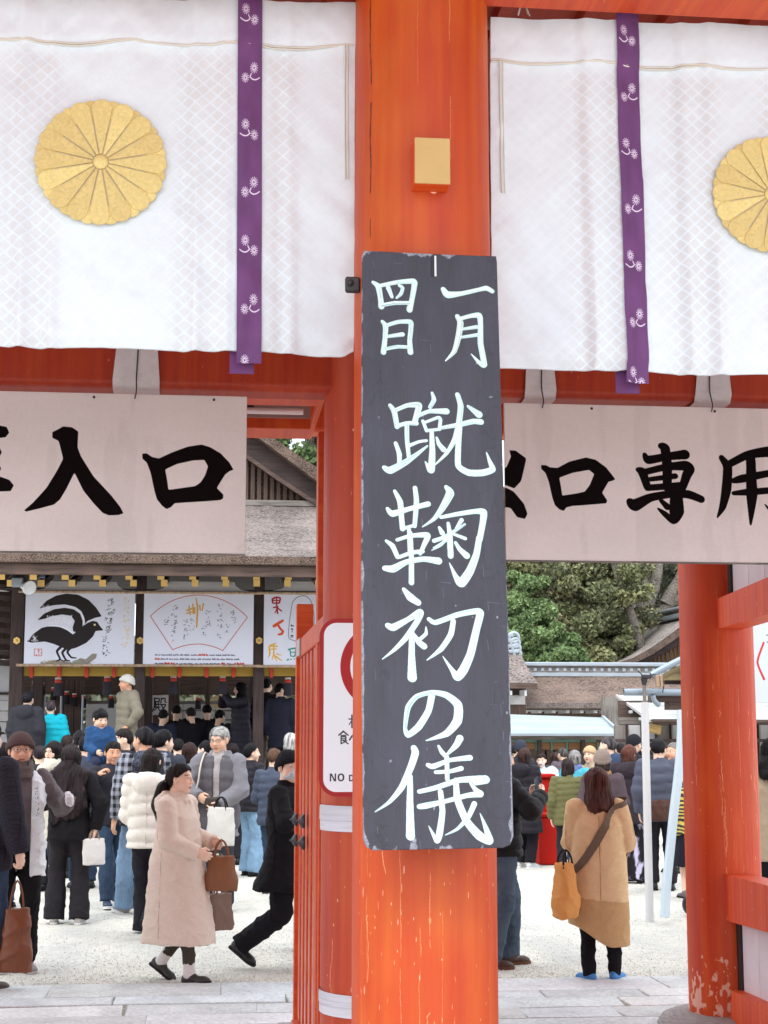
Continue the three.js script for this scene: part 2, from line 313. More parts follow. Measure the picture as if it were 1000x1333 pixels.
for (const [x, D, m] of [[XM - 2.5, 5.02, colMat2], [XR, 5.02, colMat3], [XM - 2.5, 6.55, colMat3], [XR, 6.55, colMat2], [XM - 2.5, 9.3, colMat2], [XM - 5.0, 9.3, colMat3]]) column(x, D, 0.23, m);

// yellow-ended tenon block on the main column
{
  const a = PZ(539, 178, 4.72), b = PZ(587, 241, 4.72), w = b.x - a.x, h = a.y - b.y, blk = mesh('tenon_block', box(w, h, 0.12, 0.006), M.verm, mainCol, [(a.x + b.x) / 2 - XM, (a.y + b.y) / 2 - mainCol.position.y, 5.02 - 4.78]);
  mesh('painted_block_end', box(w - 0.004, h - 0.004, 0.008, 0.003), Mt({ color: lin(0.70, 0.44, 0.17), map: T.plaster, bumpMap: T.woodB, bumpScale: 0.001, roughness: 0.7 }), mainCol, blk.position.clone().add(V(0, 0, 0.060)));
}
// iron hook plate at the column's left side, beside the board
{
  const p = PZ(459, 371, 4.95), k = mesh('iron_hasp', box(0.05, 0.055, 0.022, 0.008), M.iron, mainCol, [p.x - XM, p.y - mainCol.position.y, 5.02 - 4.95]);
  mesh('hasp_bolt', new THREE.SphereGeometry(0.012, 12, 8), M.iron, mainCol, k.position.clone().add(V(-0.008, 0.004, 0.012)));
  mesh('hasp_strap', box(0.07, 0.03, 0.012, 0.003), M.iron, mainCol, k.position.clone().add(V(0.045, 0, -0.004)));
}
// paper bands wrapped round the middle column
{
  const paper = Mt({ color: lin(0.74, 0.74, 0.80), map: T.plaster, roughness: 0.7, side: THREE.DoubleSide, bumpMap: T.woodB, bumpScale: 0.002 });
  for (const [y0, y1, e] of [[1050, 1084, 0.001], [1298, 1328, 0.02]]) {
    const D = 6.33, a = PZ(440, y0, D).y, b = PZ(440, y1, D).y, mid = (a + b) / 2;
    mesh('paper_band', new THREE.CylinderGeometry(0.2345, 0.2345, a - b, 48, 3, true), paper, midCol, [0, mid - midCol.position.y, 0]);
    mesh('paper_band', new THREE.CylinderGeometry(0.2362, 0.2375, (a - b) * 0.5, 48, 1, true), paper, midCol, [0, mid - midCol.position.y + 0.022, 0], [0, 0, 0.02]);
  }
}
// beams, ceiling, eaves
const UZ = (y, px, D) => PZ(px, y, D).y;
{
  const yT = PZ(640, -3, 4.9).y;
  mesh('upper_beam', box(9, 0.34, 0.20, 0.02), M.verm, gate, [1, yT + 0.17, -4.88]);
  mesh('upper_beam', box(9, 0.30, 0.22, 0.02), M.verm, gate, [1, yT + 0.6, -5.0]);
  const yB = PZ(200, 505, 6.45).y;
  // middle-row beam with a rounded lower edge
  mesh('tie_beam', box(9, 0.62, 0.20, 0.035), M.vermShaded, gate, [1, yB + 0.31, -6.55]);
  mesh('tie_beam', box(9, 0.34, 0.20, 0.03), M.vermShaded, gate, [1, yB + 0.95, -6.55]);
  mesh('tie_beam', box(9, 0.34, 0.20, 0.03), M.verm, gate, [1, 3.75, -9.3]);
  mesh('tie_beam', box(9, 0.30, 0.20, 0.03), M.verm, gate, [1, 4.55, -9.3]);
  for (const x of [XM - 2.5, XM, XR]) { mesh('cross_beam', box(0.2, 0.32, 4.1, 0.02), M.vermShaded, gate, [x, yT + 0.75, -7.2]); mesh('cross_beam', box(0.18, 0.24, 2.5, 0.02), M.vermShaded, gate, [x, 4.15, -7.9]); }
  mesh('ceiling', box(10, 0.08, 7.2, 0), M.vermShaded, gate, [1, 5.22, -7.2]);
  for (let i = 0; i < 26; i++) mesh('ceiling_batten', box(0.06, 0.07, 6.8, 0.005), M.vermShaded, gate, [-3.9 + i * 0.4, 5.145, -7.2]);
  // curved bark roof above
  const rows = []; for (const [z, y] of [[-2.9, 5.02], [-3.4, 5.22], [-4.2, 5.6], [-5.4, 6.35], [-7.1, 7.6], [-8.4, 6.35], [-9.5, 5.6], [-10.1, 5.22], [-10.5, 5.02]]) rows.push(Array.from({ length: 9 }, (_, i) => V(-4.6 + i * 1.42, y + 0.012 * Math.pow(i - 4, 2), z)));
  mesh('roof', sheet(rows), M.bark, gate); const low = rows.map(r => r.map(p => p.clone().add(V(0, -0.16, 0)))); mesh('roof_underside', sheet(low), M.vermShaded, gate);
  mesh('eave_edge', box(11.4, 0.2, 0.05, 0), M.barkB, gate, [1.08, 5.02, -2.89]); mesh('eave_edge', box(11.4, 0.2, 0.05, 0), M.barkB, gate, [1.08, 5.02, -10.52]);
  // soffit panel with the strip-light recess, between middle and back rows
  const sy = PZ(420, 511, 6.66).y, zf = -6.66, zb = -PG(413, 572, sy).z * -1;
  const X0 = XM - 2.25, X1 = PZ(426, 511, 6.66).x, zz = zb, L = zf - zz, mid = (zf + zz) / 2;
  const sl = (name, x0, x1, z0, z1, y = sy, mat = M.vermPale, t = 0.05) => mesh(name, box(x1 - x0, t, z0 - z1, 0.004), mat, gate, [(x0 + x1) / 2, y + t / 2, (z0 + z1) / 2]);
  const q = t => zf + (zz - zf) * t;
  sl('soffit_board', X0, X1, q(0.06), q(0.27)); sl('soffit_board', X0, X1, q(0.76), q(1));
  const xr0 = PG(408, 545, sy).x; sl('soffit_board', xr0, X1, q(0.272), q(0.758));
  sl('soffit_board', X0, X0 + 0.4, q(0.272), q(0.758)); sl('soffit_joint', X0, X1, q(0.012), q(0.055), sy + 0.03, M.darkwood, 0.02); 
  const up = sy + 0.16, grey = Mt({ color: lin(0.34, 0.22, 0.20), roughness: 0.7 });
  sl('recess_back', X0 + 0.4, xr0, q(0.25), q(0.78), up, grey, 0.02); sl('recess_side', X0 + 0.4, xr0, q(0.75), q(0.762), sy + 0.052, grey, 0.108);
  sl('recess_slot', xr0 - 0.42, xr0 - 0.28, q(0.735), q(0.75), sy + 0.075, M.black, 0.05);
  const tb = mesh('light_tube', new THREE.CylinderGeometry(0.015, 0.015, 1.2, 12), Mt({ color: lin(0.9, 0.9, 0.9), roughness: 0.25 }), gate, [xr0 - 0.66, PZ(370, 535.5, 7.05).y, -7.05], [0, 0, Math.PI / 2]);
  mesh('tube_holder', box(1.26, 0.05, 0.09, 0.006), M.white, gate, [xr0 - 0.66, up - 0.03, q(0.42)]);
  // jamb of the inner door
  const jx = PZ(413, 700, 7.6).x; mesh('door_jamb', box(0.09, sy, 0.12, 0.008), M.vermPale, gate, [jx + 0.045, sy / 2, -7.62]);
}
// side wall at the right column
{
  const X = PZ(944, 1138, 9.08).x;
  const beamPx = (name, p, y0a, y1a, pe, y0b, y1b, t) => {
    const A = PX(p, y0a, X), B = PX(pe, y0b, X), A2 = PX(p, y1a, X), B2 = PX(pe, y1b, X); const k = 3.4 / A.distanceTo(B);
    const e = (a, b) => a.clone().add(b.clone().sub(a).multiplyScalar(k)); const Bf = e(A, B), Bf2 = e(A2, B2);
    const g = new THREE.BufferGeometry(), P = [A, Bf, Bf2, A2], Q = P.map(v => v.clone().add(V(t, 0, 0))), tri = [];
    const quad = (a, b, c, d) => tri.push(a, b, c, a, c, d); quad(P[0], P[3], P[2], P[1]); quad(Q[0], Q[1], Q[2], Q[3]); quad(P[0], P[1], Q[1], Q[0]); quad(P[3], Q[3], Q[2], P[2]); quad(P[0], Q[0], Q[3], P[3]); quad(P[1], P[2], Q[2], Q[1]);
    g.setAttribute('position', new THREE.Float32BufferAttribute(tri.flatMap(v => [v.x, v.y, v.z]), 3)); g.computeVertexNormals(); return mesh(name, boxUV(g), M.wornRail, gate);
  };
  M.wornRail = Mt({ map: paintTex(1024, 256, 2, 0.5, { seed: 19, flakes: 420, pow: 1, reach: 1, cracks: 3, long: 0.5, base: '#da4a18' }), bumpMap: paintB, bumpScale: 0.0015, roughness: 0.5 });
  beamPx('wall_rail', 928, 782, 820.6, 1000, 751, 799.5, 0.16);
  beamPx('wall_rail', 944, 1138, 1198, 1000, 1153, 1214, 0.16);
  beamPx('wall_rail', 952, 1289, 1352, 1000, 1311, 1378, 0.16);
  const wy = (px, y) => PX(px, y, X).y;
  const lowT = wy(952, 1206), lowB = wy(952, 1288), zc = -9.07;
  mesh('wall_stile', box(0.06, lowT - lowB + 0.1, 0.07, 0.004), M.black, gate, [X + 0.085, (lowT + lowB) / 2 - 0.02, zc + 0.03]);
  const pw = Mt({ color: lin(0.86, 0.86, 0.90), map: T.plaster, bumpMap: T.woodB, bumpScale: 0.001 });
  for (let i = 0; i < 9; i++) { mesh('wall_board', box(0.03, lowT - lowB + 0.12, 0.27, 0.004), pw, gate, [X + 0.08, (lowT + lowB) / 2 - 0.02, zc + 0.21 + i * 0.274]); mesh('wall_board', box(0.03, 1.9, 0.27, 0.004), pw, gate, [X + 0.09, 2.6 + 0.95, zc + 0.21 + i * 0.274]); }
  mesh('wall_stile', box(0.05, 1.9, 0.05, 0.004), M.black, gate, [X + 0.085, 2.6 + 0.95, zc + 0.045]);
}

// ------------------------------------------------------------------ hanging curtains
const brocB = dtex(512, 512, (u, v) => {
  const a = u * 2, b = v * 2, s = a + b, t = a - b + 8, f = x => Math.abs(((x % 1) + 1) % 1 - 0.5) * 2; // diamonds
  const e = Math.min(1 - f(s), 1 - f(t)), ring = Math.max(f(s + 0.5), f(t + 0.5));
  let h = 0.5; h += 0.12 * sstep(0.16, 0.05, e); h += 0.32 * sstep(0.10, 0.0, Math.abs(ring - 0.45)) + 0.35 * sstep(0.22, 0.10, ring);
  h += 0.12 * Math.sin((s) * 6.283 * 12) * 0.6 + 0.2 * tn(u, v, 60, 8, 2); return h;
}, false);
const broc = dtex(512, 512, (u, v) => {
  const a = u * 2, b = v * 2, s = a + b, t = a - b + 8, f = x => Math.abs(((x % 1) + 1) % 1 - 0.5) * 2;
  const e = Math.min(1 - f(s), 1 - f(t)), ring = Math.max(f(s + 0.5), f(t + 0.5)); let h = 0.83; h -= 0.012 * sstep(0.2, 0.1, e); h -= 0.03 * sstep(0.1, 0.02, Math.abs(ring - 0.42)); h += 0.03 * tn(u, v, 9, 8, 3); return [h * 0.945, h * 0.985, h * 1.03];
});
M.broc = Mt({ map: broc, bumpMap: brocB, bumpScale: 0.003, roughness: 0.62, side: THREE.DoubleSide });
M.cord = Mt({ color: lin(0.84, 0.78, 0.68), map: T.fabric, roughness: 0.9 });
M.goldleaf = [0, 1, 2].map(i => Mt({ color: lin(0.86 - i * 0.05, 0.66 - i * 0.05, 0.25 - i * 0.02), metalness: 0.1, roughness: 0.4 + i * 0.04, map: dtex(128, 128, (u, v) => 0.92 + 0.2 * tn(u, v, 22, i * 7 + 3, 3)), bumpMap: T.fabricB, bumpScale: 0.0005 }));
const ribbonTex = (() => { // sprigs of two small flowers
  const [c, x] = canvas(128, 1536); x.fillStyle = '#6a3c70'; x.fillRect(0, 0, 128, 1536);
  const id = x.getImageData(0, 0, 128, 1536), d = id.data; for (let j = 0; j < 1536; j++) for (let i = 0; i < 128; i++) { const o = (j * 128 + i) * 4, f = 1 + 0.12 * fbm(i / 40, j / 90, 3, 3) + ((i + j) % 2) * 0.02; for (let k = 0; k < 3; k++) d[o + k] = clamp(d[o + k] * f, 0, 255); } x.putImageData(id, 0, 0);
  const flower = (X, Y, R) => { x.strokeStyle = '#e6d6ea'; x.lineWidth = 3.2; x.lineCap = 'round'; for (let a = 0; a < 13; a++) { const t = a / 13 * 6.283; x.beginPath(); x.moveTo(X + Math.cos(t) * R * 0.3, Y + Math.sin(t) * R * 0.3); x.lineTo(X + Math.cos(t) * R, Y + Math.sin(t) * R); x.stroke(); } x.lineWidth = 2; x.beginPath(); x.arc(X, Y, R * 0.28, 0, 7); x.stroke(); };
  return (ys) => { ys.forEach((y, i) => { const m = i % 2 ? -1 : 1; flower(64 - m * 22, y - 16, 20); flower(64 + m * 24, y + 22, 19); x.strokeStyle = '#e6d6ea'; x.lineWidth = 5; x.beginPath(); x.moveTo(64 - m * 50, y + 20); x.quadraticCurveTo(64 - m * 20, y + 40, 64, y + 18); x.lineTo(64 - m * 8, y + 6); x.stroke(); }); return ctex(c); };
})()([58, 280, 502, 724, 946, 1168, 1390]);
M.ribbon = Mt({ map: ribbonTex, roughness: 0.7, side: THREE.DoubleSide, bumpMap: T.fabricB, bumpScale: 0.0006 });
M.ribbonDark = Mt({ color: lin(0.13, 0.03, 0.13), roughness: 0.7, side: THREE.DoubleSide });
const DC = 5.06, RIBOFF = 0.0, PLEATS = [[-1.02, 0.010], [-0.92, 0.009], [-0.70, 0.014], [-0.60, 0.01], [-0.12, 0.014], [-0.02, 0.010], [0.20, 0.008], [1.25, 0.012], [1.36, 0.010], [1.60, 0.012], [1.70, 0.012], [1.95, 0.010]];
function curtain(label, xa, xb, yTop, bot, crest, ribbonX, seed, tieX, group) {
  // xa..xb world x; yTop(x), bot(x) world y
  const t = thing('shrine_curtain', label, 'curtain', [0, 0, 0], 0, group);
  const fold = (x, y) => {
    const dn = clamp((yTop(x) - y) / 1.2), near = crest ? sstep(0.20, 0.34, Math.hypot(x - crest.x, y - crest.y)) : 1;
    let z = 0.012 * near * (0.3 + dn) * Math.sin(x * 7.3 + seed) + 0.008 * near * Math.sin(x * 15.1 + seed * 2 + y * 0.8) * (0.5 + 0.5 * Math.sin(x * 2 + seed));
    z += 0.010 * near * fbm(x * 3 + y * 2.2, y * 3.4 - x * 2.0, seed, 3) + 0.0035 * fbm((x + y) * 5, (x - y) * 22, seed + 3, 2);
    for (const [cx, am] of PLEATS) { const e = (x - cx - 0.02 * dn) / 0.035; z += near * am * 1.5 * (0.4 + 0.6 * dn) * Math.exp(-e * e) * Math.sin(e * 2.2 + 0.4); }
    z += 0.013 * near * fbm((x - y) * 3.2, (x + y) * 11, seed + 8, 2) * (0.4 + dn);
    z += 0.016 * sstep(0.2, 0.13, yTop(x) - y); // folded-over top
    z -= 0.02 * Math.pow(sstep(0.06, 0.0, y - bot(x)), 2);
    return z;
  };
  const nx = Math.round((xb - xa) / 0.014), ny = 100, rows = [];
  for (let j = 0; j <= ny; j++) { const row = []; for (let i = 0; i <= nx; i++) { const x = lerp(xa, xb, i / nx), y = lerp(yTop(x), bot(x), j / ny); row.push(V(x, y, -DC + fold(x, y))); } rows.push(row); }
  const g = sheet(rows, 1 / 0.16); { // woven diamonds, showing more strongly along the doubled seams
    const W = xb - xa, y0 = yTop(xa), Hm = 1.32, r2 = (xa + 50) % 0.08; const f = q => Math.abs(((q % 1) + 1) % 1 - 0.5) * 2;
    const tx = dtex(2048, 1024, (u, v) => { const x = xa + u * W, y = v * Hm, a = x / 0.050, b = y / 0.046, s = a + b, q = a - b + 60, e = Math.min(1 - f(s), 1 - f(q)), ring = Math.max(f(s + 0.5), f(q + 0.5)); let m = 0.12 + 0.22 * sstep(0.1, 0.4, fbm(x * 2.3, y * 1.1, seed, 3)); for (const [c, am] of PLEATS) { const z = (x - c) / 0.05; m += 0.75 * Math.exp(-z * z); } m = Math.min(m, 1) * sstep(0.15, 0.3, y + 0.04);
      const fill = sstep(0.13, 0.24, e) * (0.65 + 0.35 * (ring < 0.30 ? 0 : 1)) * (0.7 + 0.3 * Math.sin(x * 900) * Math.sin(y * 900)); let h = 0.835 - 0.15 * m * fill + 0.012 * m * sstep(0.16, 0.05, e) + 0.015 * noise(x * 60, y * 60); const w = m * fill; return [h * (0.925 + 0.07 * w), h * (0.985 - 0.02 * w), h * (1.05 - 0.07 * w)]; });
    const uv = g.attributes.uv, p = g.attributes.position; const uvm = new Float32Array(uv.count * 2); for (let i = 0; i < uv.count; i++) { uvm[i * 2] = clamp((p.getX(i) - xa) / W, 0.001, 0.999); uvm[i * 2 + 1] = clamp((yTop(p.getX(i)) - p.getY(i)) / Hm, 0.001, 0.999); } g.setAttribute('uv', new THREE.BufferAttribute(uvm, 2));
    const bt = brocB.clone(); bt.repeat.set(W / 0.10, Hm / 0.092); bt.needsUpdate = true;
    mesh('cloth', g, Mt({ map: tx, bumpMap: bt, bumpScale: 0.001, roughness: 0.6, side: THREE.DoubleSide }), t); }
  const back = sheet(rows.map(r => r.map(p => V(p.x, p.y, p.z - 0.012))), 1 / 0.16); mesh('lining', back, M.broc, t);
  mesh('hanging_pole', new THREE.CylinderGeometry(0.018, 0.018, xb - xa + 0.1, 12), M.palewood, t, [(xa + xb) / 2, yTop((xa + xb) / 2) - 0.005, -DC - 0.03], [0, 0, Math.PI / 2 + Math.atan((yTop(xb) - yTop(xa)) / (xb - xa))]);
  // stitched cord in shallow swags
  const pts = []; for (let x = xa; x <= xb; x += 0.03) { const ph = (x - tieX) / 0.36; pts.push(V(x, yTop(x) - 0.150 - 0.014 * Math.abs(Math.sin(ph * Math.PI)), -DC + fold(x, yTop(x) - 0.165) + 0.004)); }
  for (const dy of [0, -0.007]) tube('swag_cord', pts.map(p => p.clone().add(V(0, dy * (0.7 + 0.5 * Math.sin(p.x * 9)), 0))), 0.0034, M.cord, t, pts.length * 2, 5);
  const vx = tieX; tube('drop_cord', [0, 0.1, 0.2, 0.3, 0.4, 0.48].map(d => V(vx + d * 0.01, yTop(vx) - 0.155 - d, -DC + fold(vx, yTop(vx) - 0.155 - d) + 0.004)), 0.003, M.cord, t, 30, 5);
  tube('drop_cord', [0, 0.1, 0.2, 0.3, 0.4, 0.48].map(d => V(vx + 0.011 + d * 0.01, yTop(vx) - 0.155 - d, -DC + fold(vx, yTop(vx) - 0.155 - d) + 0.003)), 0.002, M.cord, t, 30, 5);
  if (crest) { // sixteen-petal gold crest, each petal a leaf of its own
    const R = crest.r, base = mesh('crest', new THREE.CylinderGeometry(R * 0.955, R * 0.955, 0.004, 64), Mt({ color: lin(0.66, 0.58, 0.44), roughness: 0.6 }), t, [crest.x, crest.y, -DC + 0.012], [Math.PI / 2, 0, 0]);
    const petal = (r0, r1, half, gap) => { const s = new THREE.Shape(), w0 = Math.max(0.002, Math.tan(half) * r0 - gap), rc = r1 * Math.sin(half) / (1 + Math.sin(half)) * 1.02, yc = r1 - rc, w1 = Math.max(rc - gap, 0.003); s.moveTo(-w0, r0); s.lineTo(-w1, yc); s.absarc(0, yc, w1, Math.PI, 0, true); s.lineTo(w0, r0); s.closePath(); const gg = new THREE.ExtrudeGeometry(s, { depth: 0.003, bevelEnabled: true, bevelSize: 0.0022, bevelThickness: 0.0025, bevelSegments: 2, curveSegments: 12 }); const p = gg.attributes.position, uv = gg.attributes.uv; for (let i = 0; i < p.count; i++) uv.setXY(i, p.getX(i) * 6, p.getY(i) * 6); return gg; };
    const gf = petal(0.03, R, Math.PI / 16, 0.0048), gb = petal(R * 0.7, R * 0.995, Math.PI / 19, 0.0046);
    const put = (gg, a, z, i) => { const m = mesh('petal', gg, M.goldleaf[i % 3], base); m.matrixAutoUpdate = true; m.quaternion.setFromEuler(new THREE.Euler(-Math.PI / 2, 0, 0)).multiply(new THREE.Quaternion().setFromAxisAngle(V(0, 0, 1), a)); m.position.set(0, z, 0); };
    const pr = rng(seed * 13); for (let i = 0; i < 16; i++) { put(gf, i * Math.PI / 8, 0.003, (pr() * 3) | 0); put(gb, (i + 0.5) * Math.PI / 8, -0.0012, (pr() * 3) | 0); }
    mesh('crest_centre', new THREE.SphereGeometry(0.026, 24, 12), M.goldleaf[0], base, [0, 0.004, 0]).scale.set(1, 0.4, 1);
  }
  { // purple ribbon, a second end behind
    const w = ribbonX[1] - ribbonX[0], rows2 = []; const y0 = yTop(ribbonX[0]) + 0.03, y1 = bot(ribbonX[0]) - ribbonX[2];
    for (let j = 0; j <= 50; j++) { const y = lerp(y0, y1, j / 50); rows2.push(Array.from({ length: 7 }, (_, i) => { const x = ribbonX[0] + w * i / 6 + (j / 50) * (ribbonX[3] || 0); return V(x, y, -DC + Math.max(fold(x, Math.max(y, bot(x))), fold(x + 0.01, Math.max(y, bot(x)))) + 0.009 + 0.003 * Math.sin(j * 0.3 + i)); })); }
    const gr = sheet(rows2); const uv = gr.attributes.uv; for (let i = 0; i < uv.count; i++) { const j = Math.floor(i / 7); uv.setXY(i, (i % 7) / 6, 1 - (j / 50 * (y0 - y1) - 0.03 + RIBOFF) / 1.42); }
    mesh('ribbon', gr, M.ribbon, t);
    const gb = new THREE.BoxGeometry(w * 0.98, 0.30, 0.004); mesh('ribbon', gb, M.ribbonDark, t, [ribbonX[0] + w * 0.36, bot(ribbonX[0]) + 0.075, -DC - 0.03]);
  }
  return t;
}
{
  const X = px => PZ(px, 200, DC).x, Y = (px, py) => PZ(px, py, DC).y;
  const line = (xA, yA, xB, yB) => x => lerp(yA, yB, (x - xA) / (xB - xA));
  const xR = X(462), topL = line(X(0), Y(0, -4), xR, Y(464, 6)), b0 = line(X(0), Y(0, 447), X(440), Y(440, 460));
  const botL = x => b0(x) + 0.02 * Math.pow(sstep(xR - 0.05, xR, x), 2) + 0.004 * Math.sin(x * 11);
  curtain('white brocade curtain left of the main column, its whole gold crest in view', X(0) - 1.3, xR, topL, botL, { x: X(132), y: Y(132, 213), r: Y(132, 131) - Y(132, 213) }, [X(307), X(339), 0.045, 0.012], 2, X(448));
  const x0 = X(639), topR = line(x0, Y(639, 26), X(1000), Y(1000, 36)), b1 = line(x0, Y(640, 478), X(1000), Y(1000, 486));
  const botR = x => b1(x) + 0.003 * Math.sin(x * 13 + 1);
  curtain('white brocade curtain right of the main column, its gold crest cut by the frame', x0, X(1000) + 1.2, topR, botR, { x: X(1000), y: Y(1000, 255), r: Y(1000, 179) - Y(1000, 255) }, [X(802), X(833), 0.045, 0.014], 5, X(651));
  const tie = thing('curtain_tie', 'knotted cream string tying the right curtain to the beam beside the main column', 'string');
  tube('knot', [V(X(676), Y(676, 22), -DC + 0.012), V(X(680), Y(680, 6), -DC + 0.02), V(X(684), Y(684, -2), -DC), V(X(689), Y(689, 20), -DC + 0.012)], 0.0035, M.cord, tie, 20, 5);
  tube('loose_end', [V(X(683), Y(683, 0), -DC + 0.012), V(X(686), Y(686, 14), -DC + 0.025), V(X(690), Y(690, 26), -DC + 0.03)], 0.0025, M.cord, tie, 12, 5);
}

// ------------------------------------------------------------------ the notice board
{
  const Dt = 4.735, Db = 4.635, tl = PZ(471.5, 327, Dt), tr = PZ(652, 333, Dt), bl = PZ(472, 1107, Db), br = PZ(667, 1103, Db);
  const cx = (tl.x + tr.x + bl.x + br.x) / 4, yt = (tl.y + tr.y) / 2, yb = (bl.y + br.y) / 2, Hh = Math.hypot(yt - yb, Dt - Db), Wd = (tr.x - tl.x + br.x - bl.x) / 2, a = Math.atan((Dt - Db) / (yt - yb));
  const b = thing('notice_board', 'tall slate-grey board with white brush lettering hung on the main column', 'notice board', [cx, (yt + yb) / 2, -(Dt + Db) / 2]); b.rotation.x = -a; b.updateMatrixWorld(true);
  const n = V(0, 0, 1).applyQuaternion(b.quaternion), toLocal = (px, py) => { const d = rayDir(px, py), s = n.dot(b.position.clone().sub(camera.position)) / n.dot(d); return b.worldToLocal(d.multiplyScalar(s).add(camera.position)); };
  const cw = 484, chh = 2040, K = chh / Hh, [c, x] = canvas(cw, chh);
  const m2 = (px, py) => { const q = toLocal(px, py); return [(q.x + Wd / 2) / Wd * cw, (Hh / 2 - q.y) / Hh * chh]; };
  x.fillStyle = '#3a3843'; x.fillRect(0, 0, cw, chh);
  { const id = x.getImageData(0, 0, cw, chh), d = id.data; for (let j = 0; j < chh; j++) for (let i = 0; i < cw; i++) { const o = (j * cw + i) * 4, s = fbm(i / 60, j / 220, 4, 4), w = Math.abs(fbm(i / 90 + 3, j / 150, 9, 4)), tide = sstep(0.03, 0.0, Math.abs(w - 0.12)) * 0.10 * sstep(0.5, 0.1, Math.abs(i / cw - 0.5) < 0.3 ? 0.4 : 0.1), f = 1 + 0.16 * s - tide + 0.05 * noise(i / 2, j / 40); d[o] = clamp(d[o] * f, 0, 255); d[o + 1] = clamp(d[o + 1] * f, 0, 255); d[o + 2] = clamp(d[o + 2] * (f + 0.02 * s), 0, 255); } x.putImageData(id, 0, 0); }
  { // worn pale edges and corners
    const id = x.getImageData(0, 0, cw, chh), d = id.data; for (let j = 0; j < chh; j++) for (let i = 0; i < cw; i++) {
      const e = Math.min(i, cw - i) / K, f = Math.min(j, chh - j) / K, cb = Math.hypot(Math.max(0, 0.05 - Math.min(i, cw - i) / K), Math.max(0, 0.07 - (chh - j) / K)), ct = Math.hypot(Math.max(0, 0.03 - Math.min(i, cw - i) / K), Math.max(0, 0.05 - j / K));
      let v = fbm(i / 26, j / 40, 2, 4) - 0.62 + 0.60 * sstep(0.005, 0, Math.min(e, f)) + 0.62 * sstep(0.03, 0.07, cb) + 0.5 * sstep(0.025, 0.05, ct); v += (i > cw * 0.5 && j > chh * 0.82) ? 0.42 * sstep(0.022, 0.0, e) : 0;
      if (v > 0) { const t = clamp(v * 10) * 0.8, o = (j * cw + i) * 4, g = 150 + 30 * noise(i / 5, j / 5); d[o] = lerp(d[o], g, t); d[o + 1] = lerp(d[o + 1], g + 2, t); d[o + 2] = lerp(d[o + 2], g + 12, t); }
    } x.putImageData(id, 0, 0);
  }
  const r = rng(3); x.strokeStyle = 'rgba(190,195,210,.35)'; for (let i = 0; i < 40; i++) { x.lineWidth = 0.7 + r(); const X = r() * cw, Y = r() * chh, A = r() < 0.5 ? 1.5 : 0.1, L = 8 + 40 * r(); x.beginPath(); x.moveTo(X, Y); x.lineTo(X + Math.cos(A) * L, Y + Math.sin(A) * L); x.stroke(); }
  const A = (X, Y) => m2(460 + X / 3.333, 320 + Y / 3.333), B = (X, Y) => m2(460 + X / 3.171, 700 + Y / 3.171);
  const kA = K * (Hh / 781) / 3.333, kB = K * (Hh / 781) / 3.171;
  const brs = rng(77), S = (m, k, ...ss) => { for (const p of ss) { x.fillStyle = '#c6e0da'; stroke(x, p.map(q => [q[0], q[1], q[2] < 6 ? q[2] : q[2] * 1.22 + 0.5]), m, k); x.fillStyle = 'rgba(226,244,240,.6)'; stroke(x, p.map(q => [q[0] - 1.5, q[1] - 1.5, q[2] * 0.6]), m, k); bristle(x, p, m, k, brs, ['rgba(235,252,248,.55)', 'rgba(150,180,180,.40)', 'rgba(120,145,150,.28)']); } };
  // four
  S(A, kA, [[86, 158, 12], [108, 176, 22], [118, 225, 19], [122, 264, 22]], [[112, 174, 14], [190, 158, 16], [262, 154, 22], [264, 178, 20], [255, 230, 18], [244, 278, 22]], [[152, 182, 18], [168, 222, 12]], [[200, 172, 12], [214, 182, 13], [207, 208, 13], [188, 226, 8]], [[122, 258, 14], [180, 248, 15], [242, 248, 14]]);
  // day
  S(A, kA, [[126, 328, 12], [140, 348, 20], [138, 400, 17], [131, 462, 20]], [[142, 346, 14], [195, 330, 15], [248, 330, 18], [250, 360, 17], [245, 410, 17], [248, 462, 21]], [[150, 393, 12], [214, 384, 17]], [[138, 448, 12], [190, 438, 14], [243, 440, 13]]);
  // one
  S(A, kA, [[390, 188, 18], [410, 212, 28], [470, 207, 17], [545, 190, 15], [578, 184, 20], [603, 197, 17]]);
  // month
  S(A, kA, [[452, 306, 18], [465, 335, 23], [455, 400, 21], [438, 458, 17], [400, 500, 4]], [[465, 316, 14], [510, 304, 16], [546, 302, 22], [552, 335, 19], [552, 420, 21], [568, 515, 22], [548, 508, 16], [512, 470, 4]], [[470, 362, 10], [535, 352, 15]], [[468, 397, 10], [542, 386, 14]]);
  // kick
  S(A, kA, [[160, 692, 14], [178, 720, 20], [190, 785, 18]], [[182, 714, 14], [235, 692, 16], [284, 692, 24], [276, 730, 20], [266, 766, 20]], [[192, 782, 15], [230, 770, 15], [274, 770, 17]], [[232, 775, 17], [234, 850, 16], [243, 932, 14]], [[240, 868, 13], [285, 850, 11], [318, 845, 10]], [[184, 856, 14], [200, 905, 18], [198, 962, 13]], [[134, 962, 16], [160, 974, 27], [225, 940, 22], [275, 905, 15], [322, 868, 6]]);
  S(A, kA, [[342, 638, 10], [350, 668, 17], [333, 700, 14]], [[280, 738, 14], [330, 718, 15], [404, 718, 24]], [[302, 760, 12], [318, 802, 13]], [[312, 766, 10], [368, 745, 12], [378, 754, 13], [374, 796, 13]], [[318, 802, 12], [374, 796, 11]], [[340, 808, 15], [343, 890, 21], [337, 972, 27], [312, 936, 4]], [[362, 832, 8], [372, 860, 16], [392, 884, 21]]);
